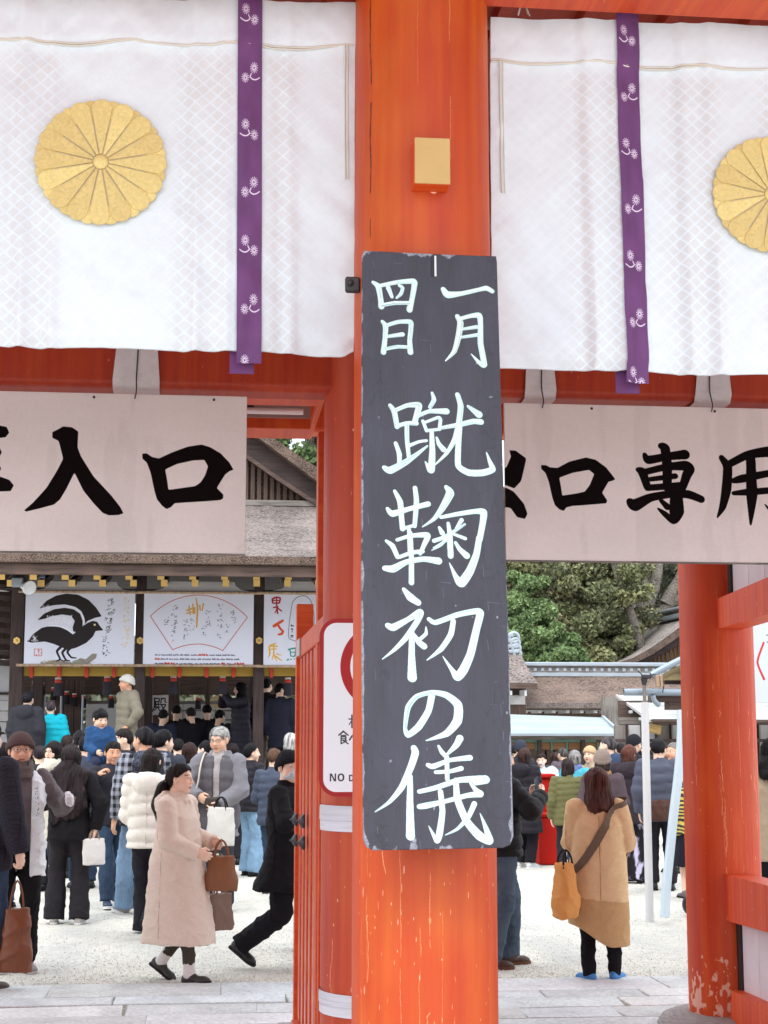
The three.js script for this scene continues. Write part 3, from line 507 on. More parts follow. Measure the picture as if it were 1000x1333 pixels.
  S(A, kA, [[380, 790, 12], [460, 776, 18], [520, 762, 20], [554, 764, 22]], [[452, 645, 17], [466, 695, 21], [458, 770, 21], [440, 840, 18], [405, 900, 13], [348, 957, 4]], [[463, 780, 17], [455, 880, 21], [456, 955, 22], [500, 984, 25], [560, 985, 25], [604, 970, 23], [592, 935, 14], [578, 896, 4]], [[498, 696, 10], [545, 732, 27]]);
  // ball: left
  S(A, kA, [[180, 1064, 12], [203, 1110, 21], [208, 1165, 19], [214, 1228, 19]], [[268, 1050, 16], [274, 1110, 19], [266, 1216, 15]], [[148, 1140, 12], [170, 1162, 24], [240, 1142, 17], [325, 1120, 20]], [[212, 1228, 13], [268, 1212, 12]], [[143, 1280, 10], [170, 1302, 19], [192, 1350, 16]], [[190, 1276, 12], [250, 1258, 14], [322, 1256, 22], [306, 1300, 16], [290, 1336, 13]], [[242, 1232, 14], [246, 1330, 16]]);
  S(B, kB, [[190, 80, 12], [240, 62, 14], [286, 56, 15]], [[130, 126, 18], [165, 128, 26], [220, 100, 18], [290, 88, 18], [352, 96, 25]], [[236, -20, 14], [240, 90, 17], [240, 186, 18]]);
  // ball: right
  S(A, kA, [[403, 1046, 14], [420, 1074, 30], [385, 1140, 22], [350, 1185, 14], [300, 1220, 4]], [[380, 1178, 12], [450, 1164, 16], [530, 1152, 18], [565, 1156, 26], [562, 1200, 22], [548, 1275, 21]]);
  S(B, kB, [[520, 0, 20], [508, 70, 22], [480, 140, 28], [446, 186, 32], [424, 162, 18], [397, 104, 3]]);
  S(A, kA, [[373, 1222, 10], [386, 1246, 19]], [[470, 1190, 16], [446, 1226, 8]], [[350, 1280, 15], [400, 1262, 15], [484, 1208, 8]], [[412, 1204, 12], [420, 1260, 18], [424, 1340, 18]], [[412, 1262, 12], [380, 1298, 10], [340, 1322, 3]], [[424, 1246, 10], [455, 1258, 12], [486, 1270, 13]]);
  S(B, kB, [[398, 10, 18], [402, 76, 19]], [[390, 8, 10], [330, 42, 4]], [[422, 20, 10], [440, 48, 16], [468, 74, 23]]);
  // first
  S(B, kB, [[208, 212, 12], [236, 246, 27], [268, 268, 21]], [[142, 362, 18], [165, 370, 25], [225, 338, 17], [276, 308, 24], [264, 345, 19], [216, 415, 18], [170, 462, 12], [120, 502, 3]], [[242, 388, 17], [241, 480, 21], [243, 578, 31]], [[250, 402, 14], [272, 432, 20], [292, 448, 22]], [[300, 368, 4], [300, 396, 12], [274, 420, 12]]);
  S(B, kB, [[312, 336, 14], [340, 350, 17], [430, 318, 18], [500, 304, 20], [524, 310, 25], [508, 380, 24], [484, 480, 26], [455, 545, 30], [430, 574, 29], [408, 546, 15], [370, 490, 3]], [[413, 344, 17], [402, 400, 19], [362, 460, 17], [304, 506, 3]]);
  // no
  S(B, kB, [[324, 652, 22], [310, 715, 21], [270, 780, 23], [226, 814, 19], [214, 785, 12], [226, 700, 18], [262, 655, 16], [325, 638, 15], [385, 650, 22], [432, 690, 29], [430, 755, 30], [385, 808, 22], [300, 838, 3]]);
  // ceremony
  S(B, kB, [[250, 868, 20], [256, 888, 24], [238, 945, 22], [200, 1030, 20], [150, 1090, 12], [90, 1132, 3]], [[235, 985, 16], [234, 1100, 22], [236, 1232, 29]], [[352, 860, 8], [366, 885, 15], [386, 906, 15]], [[440, 828, 24], [425, 856, 20], [384, 898, 6]], [[308, 938, 14], [330, 944, 18], [400, 918, 13], [482, 908, 19]], [[340, 968, 12], [400, 964, 13], [446, 952, 16]], [[386, 905, 15], [388, 996, 15]]);
  S(B, kB, [[272, 1048, 14], [340, 1032, 16], [440, 1000, 18], [546, 998, 28], [500, 1016, 10]], [[272, 1110, 16], [300, 1106, 20], [380, 1088, 14], [470, 1064, 16], [524, 1058, 22]], [[360, 1048, 17], [368, 1130, 19], [356, 1220, 22], [345, 1250, 18], [312, 1190, 3]], [[424, 1000, 16], [430, 1080, 23], [468, 1170, 25], [520, 1230, 30], [562, 1250, 26], [548, 1200, 16], [524, 1138, 3]], [[500, 1098, 18], [474, 1154, 16], [430, 1202, 10], [380, 1228, 3]], [[484, 1014, 8], [505, 1040, 16], [526, 1056, 20]]);
  const tex = ctex(c); tex.anisotropy = 8;
  const rnd = 0.022, s = new THREE.Shape(); const w2 = Wd / 2, h2 = Hh / 2;
  const oL = [[-w2 + 0.004, -h2 + 0.03], [-w2 + 0.012, -h2 + 0.01], [-w2 + 0.03, -h2], [w2 - 0.03, -h2 + 0.004], [w2 - 0.01, -h2 + 0.012], [w2, -h2 + 0.035], [w2 - 0.002, -0.3], [w2 - 0.008, 0.2], [w2 - 0.014, h2 - 0.02], [w2 - 0.016, h2 - 0.004], [0.03, h2 - 0.004], [-w2 + 0.012, h2], [-w2 + 0.006, h2 - 0.012], [-w2 + 0.002, 0.3], [-w2 + 0.0, -0.2]];
  oL.forEach((p, i) => i ? s.lineTo(...p) : s.moveTo(...p));
  const g = new THREE.ExtrudeGeometry(s, { depth: 0.02, bevelEnabled: true, bevelSize: 0.003, bevelThickness: 0.003, bevelSegments: 2 }); g.translate(0, 0, -0.023);
  const p = g.attributes.position, uv = g.attributes.uv; for (let i = 0; i < p.count; i++) uv.setXY(i, clamp((p.getX(i) + w2) / Wd, 0.002, 0.998), clamp((p.getY(i) + h2) / Hh, 0.002, 0.998));
  mesh('board', g, Mt({ map: tex, roughness: 0.58, bumpMap: T.fabricB, bumpScale: 0.0004 }), b);
  const q1 = toLocal(563, 333), q2 = toLocal(563, 360); mesh('hanging_slot', box(0.009, q1.y - q2.y, 0.003, 0.001), M.black, b, [q1.x, (q1.y + q2.y) / 2, 0.001]);
  mesh('slot_plate', box(0.007, q1.y - q2.y, 0.004, 0.001), Mt({ color: lin(0.6, 0.6, 0.62), metalness: 0.5, roughness: 0.4 }), b, [q1.x + 0.009, (q1.y + q2.y) / 2, 0.0012]);
}

// ------------------------------------------------------------------ entrance and exit signs hanging under the beam
function hangingSign(label, x0, x1, yA, yB, draw) {
  const D = 6.42, t = thing('hanging_sign', label, 'sign', [(x0 + x1) / 2, (yA + yB) / 2, -D]);
  const w = x1 - x0, h = yA - yB, cw = Math.min(2048, Math.round(w * 700)), ch = Math.round(h * cw / w), [c, x] = canvas(cw, ch);
  x.fillStyle = '#dfd3d0'; x.fillRect(0, 0, cw, ch); { const id = x.getImageData(0, 0, cw, ch), d = id.data, sd = x0 * 3; for (let j = 0; j < ch; j++) for (let i = 0; i < cw; i++) { const o = (j * cw + i) * 4, f = 1 + 0.04 * fbm(i / 260 + sd, j / 140, 2, 4) + 0.012 * noise(i / 1.7, j / 9) + 0.012 * noise(i / 9, j / 1.7) - 0.03 * sstep(0.2, 0.4, fbm(i / 60, j / 320 + sd, 7, 3)); d[o] *= f; d[o + 1] *= f; d[o + 2] *= f * 0.998; } x.putImageData(id, 0, 0); }
  const m2 = (px, py) => { const q = PZ(px, py, D); return [(q.x - x0) / w * cw, (yA - q.y) / h * ch]; };
  x.fillStyle = '#0e0607'; draw(x, m2, cw / w);
  const g = box(w, h, 0.022, 0.003); const p = g.attributes.position, uv = g.attributes.uv; for (let i = 0; i < p.count; i++) uv.setXY(i, (p.getX(i) + w / 2) / w, (p.getY(i) + h / 2) / h);
  mesh('panel', g, new THREE.MeshPhysicalMaterial({ map: ctex(c), roughness: 0.8, specularIntensity: 0.15 }), t);
  for (let i = 0; i < 4; i++) { const X = (i + 0.5) / 4 * w - w / 2 + 0.11; mesh('screw', new THREE.SphereGeometry(0.006, 10, 6), M.iron, t, [X, h / 2 - 0.018, 0.011]); mesh('edge_strip', box(w / 4, 0.006, 0.026, 0.001), M.greywood, t, [X - 0.11, -h / 2 - 0.002, 0]); }
  return t;
}
{
  const D = 6.42, yA = PZ(200, 514, D).y, yB = PZ(300, 721.5, D).y;
  const xe = PZ(320.5, 620, D).x, xs = PZ(657, 620, D).x;
  hangingSign('white hanging sign with black brush letters for the entrance, left of the column', xe - 2.0, xe, yA, yB, (x, m2) => {
    const L = (X, Y) => m2(X / 3.03, 540 + Y / 3.03);
    x.beginPath(); poly(x, [[208, 70], [225, 62], [250, 48], [285, 51], [310, 68], [307, 130], [320, 165], [370, 245], [440, 320], [475, 365], [488, 390], [470, 396], [430, 398], [405, 387], [370, 350], [330, 300], [295, 229], [262, 295], [238, 335], [215, 355], [160, 370], [105, 383], [97, 378], [130, 350], [185, 290], [225, 225], [251, 175], [233, 105], [208, 92]], L); x.fill();
    x.beginPath(); poly(x, [[562, 155], [580, 154], [600, 168], [628, 174], [680, 150], [740, 128], [795, 119], [830, 130], [872, 155], [905, 190], [921, 218], [905, 224], [888, 237], [855, 290], [881, 316], [880, 332], [868, 338], [800, 343], [720, 348], [690, 350], [674, 366], [658, 373], [640, 360], [620, 335], [610, 300], [595, 230], [580, 190], [563, 175]], L); poly(x, [[652, 217], [660, 260], [665, 298], [770, 283], [792, 268], [810, 240], [821, 205], [806, 179], [760, 182], [700, 195]], L); x.fill('evenodd');
    for (const q of [[[-160, 60], [-60, 48], [0, 44], [28, 50], [38, 72], [24, 90], [0, 93], [-150, 96]], [[-60, 130], [0, 132], [9, 150], [0, 166], [-60, 160]], [[-60, 196], [0, 199], [6, 214], [0, 226], [-60, 228]], [[-170, 262], [0, 245], [38, 258], [56, 280], [44, 302], [0, 304], [-170, 300]]]) { x.beginPath(); poly(x, q, L); x.fill(); }
  });
  hangingSign('white hanging sign with black brush letters for exit only, right of the column', xs, xs + 2.2, PZ(800, 528, D).y, PZ(800, 731, D).y, (x, m2, k) => {
    const L = (X, Y) => m2(650 + X / 2.857, 560 + Y / 2.857), kk = k * 6.42 / 2000 / 2.857 * 1.16;
    x.beginPath(); poly(x, [[36, 76], [60, 78], [99, 107], [80, 190], [54, 218], [20, 205], [-60, 210], [-60, 130], [0, 145], [25, 140], [42, 100]], L); x.fill();
    x.beginPath(); poly(x, [[0, 214], [25, 216], [52, 230], [90, 275], [103, 312], [94, 331], [65, 325], [40, 290], [0, 285], [-60, 320], [-60, 250]], L); x.fill();
    x.beginPath(); poly(x, [[154, 131], [172, 132], [187, 140], [215, 142], [260, 118], [320, 103], [357, 112], [395, 140], [415, 165], [429, 184], [420, 189], [404, 193], [380, 234], [399, 262], [396, 273], [340, 278], [270, 283], [248, 288], [238, 301], [223, 297], [205, 280], [195, 250], [183, 195], [170, 160], [154, 145]], L); poly(x, [[221, 178], [228, 215], [232, 245], [290, 236], [316, 230], [335, 205], [351, 165], [332, 149], [270, 160]], L); x.fill('evenodd');
    const S = (...ss) => ss.forEach(p => stroke(x, p, L, kk));
    S([[538, 92, 14], [552, 112, 30], [620, 100, 26], [688, 92, 34]], [[598, 60, 20], [614, 70, 34], [622, 140, 34], [622, 215, 30]], [[512, 148, 14], [530, 158, 32], [548, 212, 26]], [[535, 158, 22], [620, 138, 24], [690, 134, 36], [706, 146, 34], [694, 170, 32], [680, 212, 26]], [[560, 184, 16], [652, 172, 20]], [[548, 216, 22], [680, 206, 24]], [[484, 268, 26], [502, 280, 42], [560, 252, 28], [640, 238, 26], [700, 240, 30], [748, 258, 26]], [[655, 225, 40], [657, 300, 52], [645, 338, 24], [612, 312, 20], [588, 293, 6]], [[598, 262, 14], [622, 286, 24]]);
    S([[824, 104, 20], [846, 140, 32], [842, 220, 34], [828, 285, 24], [808, 326, 4]], [[848, 130, 24], [920, 94, 28], [1000, 82, 38], [1060, 96, 40]], [[868, 190, 18], [900, 182, 28], [1000, 162, 24], [1060, 158, 24]], [[868, 236, 14], [920, 232, 24], [1050, 222, 22]], [[932, 100, 32], [936, 240, 40], [932, 352, 6]], [[1062, 98, 40], [1066, 220, 42], [1064, 300, 44], [1030, 322, 20], [985, 278, 4]]);
  });
  // cloth pads tied round the beam where the signs hang
  const cl = Mt({ color: lin(0.70, 0.66, 0.66), map: T.fabric, bumpMap: T.fabricB, bumpScale: 0.001, roughness: 0.9 });
  const beamB = PZ(200, 505, 6.45).y;
  [[152, 203, 178, 'first white cloth pad tied round the beam above the entrance sign'], [686, 720, 706, 'white cloth pad tied round the beam just right of the main column'], [911, 949, 925, 'white cloth pad tied round the beam above the last letters of the exit sign']].forEach(([a, b, s, label]) => {
    const xa = PZ(a, 500, D).x, xb = PZ(b, 500, D).x, w = xb - xa, t = thing('cloth_pad', label, 'cloth', [(xa + xb) / 2, beamB, -6.55], 0);
    const prof = [[-0.108, 0.62], [-0.113, 0.3], [-0.113, 0.03], [-0.09, -0.008], [0, -0.012], [0.09, -0.008], [0.113, 0.03], [0.113, 0.3], [0.108, 0.62]];
    const rows = []; for (let i = 0; i <= 8; i++) { const r = []; for (const [z, y] of prof) { const n = noise(i * 2.1, y * 5, a), fl = 0.10 * w * (y < 0.2 ? 1 : -0.6) * (i / 4 - 1); r.push(V((i / 8 - 0.5) * w + fl + 0.008 * n, y, z * (1 + 0.06 * Math.abs(noise(i * 1.3, y * 9, a))))); } rows.push(r); }
    const m = sheet(rows, 2); cl.side = THREE.DoubleSide; mesh('wrap', m, cl, t);
    const sx = PZ(s, 500, D).x - (xa + xb) / 2; tube('tie_string', [V(sx + 0.01, 0.55, 0.119), V(sx + 0.004, 0.2, 0.121), V(sx - 0.002, 0.04, 0.122), V(sx, -0.035, 0.15), V(sx - 0.006, -0.06, 0.15)], 0.0028, M.black, t, 24, 5);
  });
}

// ------------------------------------------------------------------ slatted gate leaf, post, rules sign
{
  const X = PZ(388.5, 834, 9.25).x, t = thing('slatted_door', 'open vermilion slatted door leaf standing edge-on beside the middle column', 'door');
  const at = (px, py) => PX(px, py, X), yTop = at(388.5, 834).y, yRB = at(388.5, 857).y, zF = -9.25, zN = -6.86, y0 = 0.12;
  mesh('top_rail', box(0.07, yTop - yRB, zN - zF, 0.006), M.vermPale, t, [X + 0.035, (yTop + yRB) / 2, (zF + zN) / 2]);
  mesh('sill', box(0.12, 0.08, zN - zF, 0.008), M.vermPale, t, [X + 0.035, 0.075, (zF + zN) / 2]);
  const n = 7; for (let i = 0; i <= n; i++) { const z = lerp(zF + 0.07, zN - 0.07, i / n); mesh('slat', box(0.045, yRB - y0, 0.15, 0.006), M.vermGloss, t, [X + 0.034, (yRB + y0) / 2, z]); }
  
  mesh('backing', box(0.02, yRB - y0, zN - zF - 0.02, 0), M.verm, t, [X + 0.10, (yRB + y0) / 2, (zF + zN) / 2]);
  // iron studs, shaped like little onions
  const st = new THREE.LatheGeometry([[0, 0], [0.052, 0], [0.056, 0.012], [0.046, 0.034], [0.026, 0.052], [0.012, 0.064], [0.006, 0.082], [0, 0.09]].map(p => new THREE.Vector2(...p)), 20);
  for (const [px, py] of [[386, 1066], [386, 1093]]) { const p = at(386.5, py); mesh('iron_stud', st, M.iron, t, [X, p.y, -9.2], [0, 0, Math.PI / 2]).scale.set(0.72, 0.55, 0.72); }
  for (const [px, py] of [[396, 1069], [396, 1097]]) { const p = at(397, py); mesh('iron_stud', st, M.iron, t, [X, p.y, p.z], [0, 0, Math.PI / 2]).scale.set(0.72, 0.55, 0.72); }
  const pl = at(391, 846); mesh('metal_plate', box(0.012, 0.10, 0.3, 0.003), Mt({ color: lin(0.45, 0.44, 0.44), metalness: 0.5, roughness: 0.45 }), t, [X - 0.006, pl.y + 0.015, -9.1]);
  const a = PZ(386.5, 786, 9.33), b = PZ(408.5, 786, 9.33); const post = thing('gate_post', 'square vermilion post at the far end of the slatted door', 'post', [(a.x + b.x) / 2, 0, -9.38]);
  mesh('shaft', box(b.x - a.x, a.y, 0.10, 0.006), M.verm, post, [0, a.y / 2, 0]); mesh('foot', box(0.22, 0.05, 0.34, 0.012), stoneMat, post, [-0.03, 0.03, 0.05]);
  // rules sign on the middle column's face
  const D = 6.29, tl = PZ(416, 805, D), br = PZ(416, 1037, D), h = tl.y - br.y, w = h * 0.72, s = thing('rules_sign', 'white no eating or drinking sign with red border half behind the main column', 'sign', [tl.x + w / 2, (tl.y + br.y) / 2, -D]);
  const cw = 512, ch = Math.round(512 * h / w), [c, x] = canvas(cw, ch), k = cw / w, m2 = (px, py) => { const q = PZ(px, py, D); return [(q.x - tl.x) * k, (tl.y - q.y) * k]; };
  x.fillStyle = '#9c0f12'; x.fillRect(0, 0, cw, ch); x.fillStyle = '#e4e3e8'; const o = 18; x.beginPath(); x.roundRect(o, o, cw - 2 * o, ch - 2 * o, 52); x.fill();
  const [cx] = m2(500, 870), cy = m2(500, 868)[1], R = m2(500, 868)[0] - m2(445, 868)[0]; x.lineWidth = 34; x.strokeStyle = '#a30f12';
  x.strokeStyle = '#222028'; x.lineWidth = 6; x.beginPath(); x.moveTo(cx - R * 0.62, cy + R * 0.3); x.quadraticCurveTo(cx - R * 0.3, cy - R * 0.4, cx, cy - R * 0.4); x.stroke(); x.beginPath(); x.moveTo(cx - R * 0.55, cy + R * 0.75); x.quadraticCurveTo(cx - R * 0.75, cy + R * 0.5, cx - R * 0.5, cy + R * 0.25); x.stroke();
  x.strokeStyle = '#a30f12'; x.lineWidth = 40; x.beginPath(); x.arc(cx, cy, R * 0.92, 0, 7); x.stroke(); x.beginPath(); x.moveTo(cx - R * 0.62, cy - R * 0.62); x.lineTo(cx + R * 0.62, cy + R * 0.62); x.stroke();
  x.fillStyle = '#26242e'; const kk = k * D / 2000, S = (...ss) => ss.forEach(p => stroke(x, p, m2, kk));
  // "eat" character and the curve of the next
  const e = (X, Y, w) => [440 + X, 952 + Y, w], E = (...p) => S(p.map(q => e(...q)));
  E([7, 0, 2.2], [1, 5, 1.8]); E([7, 0, 2.2], [13, 5, 1.8]); E([4, 5.2, 1.5], [10, 5.2, 1.5]); E([4, 7, 1.7], [10, 7, 1.7], [10, 11, 1.7]); E([4, 9.2, 1.4], [10, 9.2, 1.4]); E([4, 11.4, 1.5], [10, 11.4, 1.5]); E([4, 7, 1.7], [4, 16, 1.7]); E([4, 16, 1.6], [8, 14.2, 1.4]); E([6, 11.6, 1.5], [13, 16, 1.8]); E([11.5, 12.4, 1.4], [8.6, 13.6, 1.3]);
  S([[455, 963, 2], [460, 957, 2.2], [470, 966, 2.2]]); S([[454.5, 936, 1.8], [463, 936, 1.8]], [[458, 931, 1.8], [458, 947, 1.8]], [[458, 938, 1.6], [454.5, 943, 1.4]]);
  x.font = `bold ${Math.round(13.4 * kk)}px sans-serif`; x.textBaseline = 'alphabetic'; const [tx, ty] = m2(428, 1017); x.fillText('NO', tx, ty); const w1 = x.measureText('NO ').width; x.font = `bold ${Math.round(11.4 * kk)}px sans-serif`; x.fillText('DRINKING', tx + w1 + 2, ty);
  const g = new THREE.ExtrudeGeometry((() => { const q = new THREE.Shape(), r = 0.075, W = w / 2, H = h / 2; q.moveTo(-W + r, -H); q.lineTo(W - r, -H); q.absarc(W - r, -H + r, r, -Math.PI / 2, 0); q.lineTo(W, H - r); q.absarc(W - r, H - r, r, 0, Math.PI / 2); q.lineTo(-W + r, H); q.absarc(-W + r, H - r, r, Math.PI / 2, Math.PI); q.lineTo(-W, -H + r); q.absarc(-W + r, -H + r, r, Math.PI, Math.PI * 1.5); return q; })(), { depth: 0.006, bevelEnabled: false, curveSegments: 10 });
  const p = g.attributes.position, uv = g.attributes.uv; for (let i = 0; i < p.count; i++) uv.setXY(i, (p.getX(i) + w / 2) / w, (p.getY(i) + h / 2) / h);
  mesh('plate', g, Mt({ map: ctex(c), roughness: 0.4 }), s);
}

// ------------------------------------------------------------------ the worship hall on the left
const hall = thing('worship_hall', 'open dark timber worship hall with bark roof behind the crowd on the left', 'shrine hall');
const HD = 24, FL = 0.86;
{
  const px = (x, y, D) => PZ(x, y, D);
  const XL = px(-45, 900, HD).x, XRt = px(475, 900, HD).x, xc = (XL + XRt) / 2;
  // stone plinth, floor, rail
  mesh('plinth', box(XRt - XL + 2.4, 0.34, 10.6, 0.02), stoneMat, hall, [xc, 0.17, -28.2]);
  mesh('floor', box(XRt - XL + 0.6, 0.10, 9.4, 0.01), M.midwood, hall, [xc, FL - 0.05, -27.7]);
  for (let i = 0; i < 7; i++) mesh('floor_support', box(0.2, 0.5, 0.2, 0.01), M.darkwood, hall, [lerp(XL, XRt, i / 6), 0.55, -24.2]);
  for (const y of [0.99, 1.22]) mesh('front_rail', box(XRt - XL + 0.4, 0.07, 0.07, 0.01), M.palewood, hall, [xc, y - 0.13, -22.95]);
  for (let i = 0; i < 4; i++) mesh('step', box(4.2, 0.14, 0.3, 0.01), M.greywood, hall, [px(335, 1000, 23).x, 0.34 + 0.13 * i, -22.5 - 0.3 * i]);
  // posts: front row, inner row, back row
  for (const [a, b] of [[-142, -126], [13, 30], [175.5, 189], [330.5, 344], [486, 500]]) {
    const A = px(a, 850, HD), B = px(b, 850, HD), w = B.x - A.x, x = (A.x + B.x) / 2;
    const p = mesh('post', box(w, 4.0 - FL + 0.2, w, 0.012), M.darkwood, hall, [x, FL + (4.0 - FL + 0.2) / 2, -HD - w / 2]);
    const ny = px(a, 834, HD).y - p.position.y; mesh('nail_cover', new THREE.CylinderGeometry(0.055, 0.062, 0.03, 6), M.gold, p, [0, ny, w / 2 + 0.012], [Math.PI / 2, 0, 0]); mesh('nail_head', new THREE.SphereGeometry(0.02, 8, 6), M.gold, p, [0, ny, w / 2 + 0.028]);
    for (const D of [27, 31.5]) mesh('post', box(0.17, 3.2, 0.17, 0.01), M.darkwood, hall, [x, FL + 1.6, -D]);
  }
  pxBox('tie_beam', -170, 763, 520, 771, HD + 0.06, 0.14, M.darkwood, hall);
  pxBox('tie_beam', -170, 738, 520, 752, HD + 0.3, 0.14, M.darkwood, hall);
  pxBox('post_rail', -170, 845, 520, 850, HD + 0.04, 0.09, M.darkwood, hall);
  // pale panels between bracket arms
  for (const [a, b] of [[-110, -10], [66, 152], [220, 305], [375, 460]]) {
    const A = px(a, 757, HD), B = px(b, 770, HD), w = B.x - A.x, h = A.y - B.y, e = w * 0.16;
    mesh('plaster_panel', extrudeXY([[-w / 2, h / 2], [w / 2, h / 2], [w / 2 + 0.02, h * 0.1], [w / 2 + e * 0.6, -h * 0.3], [w / 2 + e * 1.4, -h / 2], [-w / 2 - e * 1.4, -h / 2], [-w / 2 - e * 0.6, -h * 0.3], [-w / 2 - 0.02, h * 0.1]], 0.02), M.plaster, hall, [(A.x + B.x) / 2, (A.y + B.y) / 2, -HD + 0.03]);
  }
  // rafters with gilded ends, two tiers
  const cap = new THREE.BoxGeometry(0.1, 0.1, 0.02), raf = (x, y, D, len) => { const g = mesh('rafter', box(0.085, 0.10, len, 0.004), M.darkwood, hall, [x, y + len * 0.09, -D - len / 2]); g.rotation.x = 0.18; mesh('gilded_end', cap, M.gold, g, [0, 0, len / 2 + 0.008]); };
  const step = 41.5; for (let i = -3; i < 12; i++) { const u = px(2 + i * step, 750, 22.75), l = px(13.5 + i * 40.1, 759, 23.6); raf(u.x, u.y, 22.75, 1.6); raf(l.x, l.y, 23.6, 1.4); }
  // eave, skirt roof
  const eL = px(-200, 724, 22.3), eR = px(560, 724, 22.3), rows = [], edgeY = px(200, 723, 22.3).y, topY = px(200, 655, 26.2).y;
  for (let i = 0; i <= 14; i++) { const t = i / 14; rows.push(Array.from({ length: 70 }, (_, j) => V(lerp(eL.x, eR.x, j / 69), lerp(edgeY, topY, t * (0.86 + 0.14 * t)) + 0.014 * noise(j * 0.9, i * 1.3), lerp(-22.3, -26.2, t)))); }
  mesh('skirt_roof', sheet(rows.map(r => r.slice().reverse()).reverse(), 0.55), M.bark, hall);
  mesh('eave_thatch', box(eR.x - eL.x, 0.13, 0.12, 0.02), M.barkB, hall, [(eL.x + eR.x) / 2, edgeY - 0.055, -22.36]);
  mesh('eave_board', box(eR.x - eL.x, 0.16, 0.06, 0.008), M.midwood, hall, [(eL.x + eR.x) / 2, edgeY - 0.205, -22.42]);
  mesh('eave_underside', sheet([[V(eL.x, edgeY - 0.28, -22.44), V(eR.x, edgeY - 0.28, -22.44)], [V(eL.x, edgeY + 0.3, -26.2), V(eR.x, edgeY + 0.3, -26.2)]]), M.darkwood, hall);
  mesh('inner_ceiling', box(XRt - XL + 1, 0.06, 8, 0), M.darkwood, hall, [xc, 4.35, -28.2]);
  mesh('end_wall', box(0.08, 1.2, 8, 0), M.darkwood, hall, [XRt + 0.3, 4.2, -28.2]);
  // gable: curved roof, bargeboards, lattice
  const GD = 26.3, P2 = (x, y) => { const p = px(x, y, GD); return [p.x, p.y]; }, apex = 150;
  const top = [[apex, 396], [190, 442], [240, 488], [290, 530], [322, 553], [351, 573.5], [380, 594], [413, 615.5], [445, 632], [480, 646]];
  const lo = [[apex, 428], [190, 470], [240, 512], [290, 546], [332, 573.5], [372, 603], [412, 633], [445, 652], [482, 668]];
  const lo2 = [[apex, 468], [200, 508], [250, 548], [290, 577], [322, 600], [360, 627], [399, 652.5], [440, 676]];
  const sym = pts => pts.slice(1).reverse().map(p => [2 * apex - p[0], p[1]]).concat(pts);
  const T2 = sym(top).map(p => P2(...p)), L2 = sym(lo).map(p => P2(...p)), B2 = sym(lo2).map(p => P2(...p));
  mesh('gable_thatch', boxUV(extrudeXY(T2.concat(L2.slice().reverse()), 7.5)), M.barkB, hall, [0, 0, -GD + 0.45]);
  mesh('roof', sheet([0, 1, 2, 3, 4, 5].map(i => T2.map(p => V(p[0], p[1] + 0.012, -GD + 0.42 - i * 1.4))), 0.55), (() => { const m = M.bark.clone(); m.side = THREE.DoubleSide; return m; })(), hall);
  mesh('bargeboard', boxUV(extrudeXY(L2.concat(B2.slice().reverse()), 0.12)), M.darkwood, hall, [0, 0, -GD + 0.2]);
  mesh('bargeboard_trim', boxUV(extrudeXY(sym(lo2.map(p => [p[0], p[1] - 5])).map(p => P2(...p)).concat(sym(lo2.map(p => [p[0], p[1] + 1])).map(p => P2(...p)).reverse()), 0.05)), M.midwood, hall, [0, 0, -GD + 0.26]);
  const rake = x => { const xx = Math.abs(x - apex) + apex; for (let i = 0; i < lo2.length - 1; i++) if (xx <= lo2[i + 1][0]) return lerp(lo2[i][1], lo2[i + 1][1], (xx - lo2[i][0]) / (lo2[i + 1][0] - lo2[i][0])); return 690; };
  for (let x = 226; x < 400; x += 8.4) { const y = rake(x + 4) - 4; if (y < 650) pxBox('gable_slat', x, y, x + 4.6, 654, GD, 0.05, M.midwood, hall, 0.004); }
  for (let y = 560; y < 652; y += 8.8) { let xr = 400; while (rake(xr) > y + 4 && xr > 230) xr -= 2; pxBox('gable_cross_slat', 226, y, xr, y + 3.8, GD + 0.055, 0.03, M.darkwood, hall, 0.003); }
  mesh('gable_back', boxUV(extrudeXY([P2(190, 470), P2(420, 654), P2(-120, 654)], 0.02)), Mt({ color: lin(0.34, 0.20, 0.10), map: T.wood }), hall, [0, 0, -GD - 0.35]);
  mesh('gable_sill', box(XRt - XL + 2, 0.10, 0.2, 0.01), M.greywood, hall, [xc, px(300, 656, GD).y, -GD + 0.1]);
  // mustard valance, red cords and tassels
  const val = Mt({ color: lin(0.44, 0.28, 0.05), map: T.fabric, roughness: 0.9 }), red = Mt({ color: lin(0.55, 0.05, 0.03), roughness: 0.8 }), tas = Mt({ color: lin(0.025, 0.022, 0.03), roughness: 0.95, map: T.fabric }), wht = Mt({ color: lin(0.7, 0.66, 0.62), roughness: 0.8 });
  for (const [a, b] of [[31, 175], [189, 330], [344, 486]]) {
    pxBox('valance', a, 868, b, 880.5, HD + 0.10, 0.03, val, hall, 0.004);
    const n = 4, sp = (b - a) / n; for (let i = 0; i < n; i++) { const c = a + sp * (i + 0.27); pxBox('red_cord', c - 2.2, 867, c + 2.2, 882, HD + 0.06, 0.03, red, hall, 0.01); }
  }
  const tassel = (x, y, D, k = 1) => { const p = px(x, y, D), g = new THREE.LatheGeometry([[0.02, 0], [0.05, -0.01], [0.055, -0.07]].map(q => new THREE.Vector2(q[0] * k, q[1] * k)).reverse(), 10); const m = mesh('tassel', g, red, hall, [p.x, p.y, p.z]); mesh('tassel_band', new THREE.CylinderGeometry(0.045 * k, 0.05 * k, 0.03 * k, 10), wht, m, [0, 0.01 * k, 0]); mesh('tassel_fringe', new THREE.CylinderGeometry(0.058 * k, 0.07 * k, 0.2 * k, 12), tas, m, [0, -0.16 * k, 0]); };
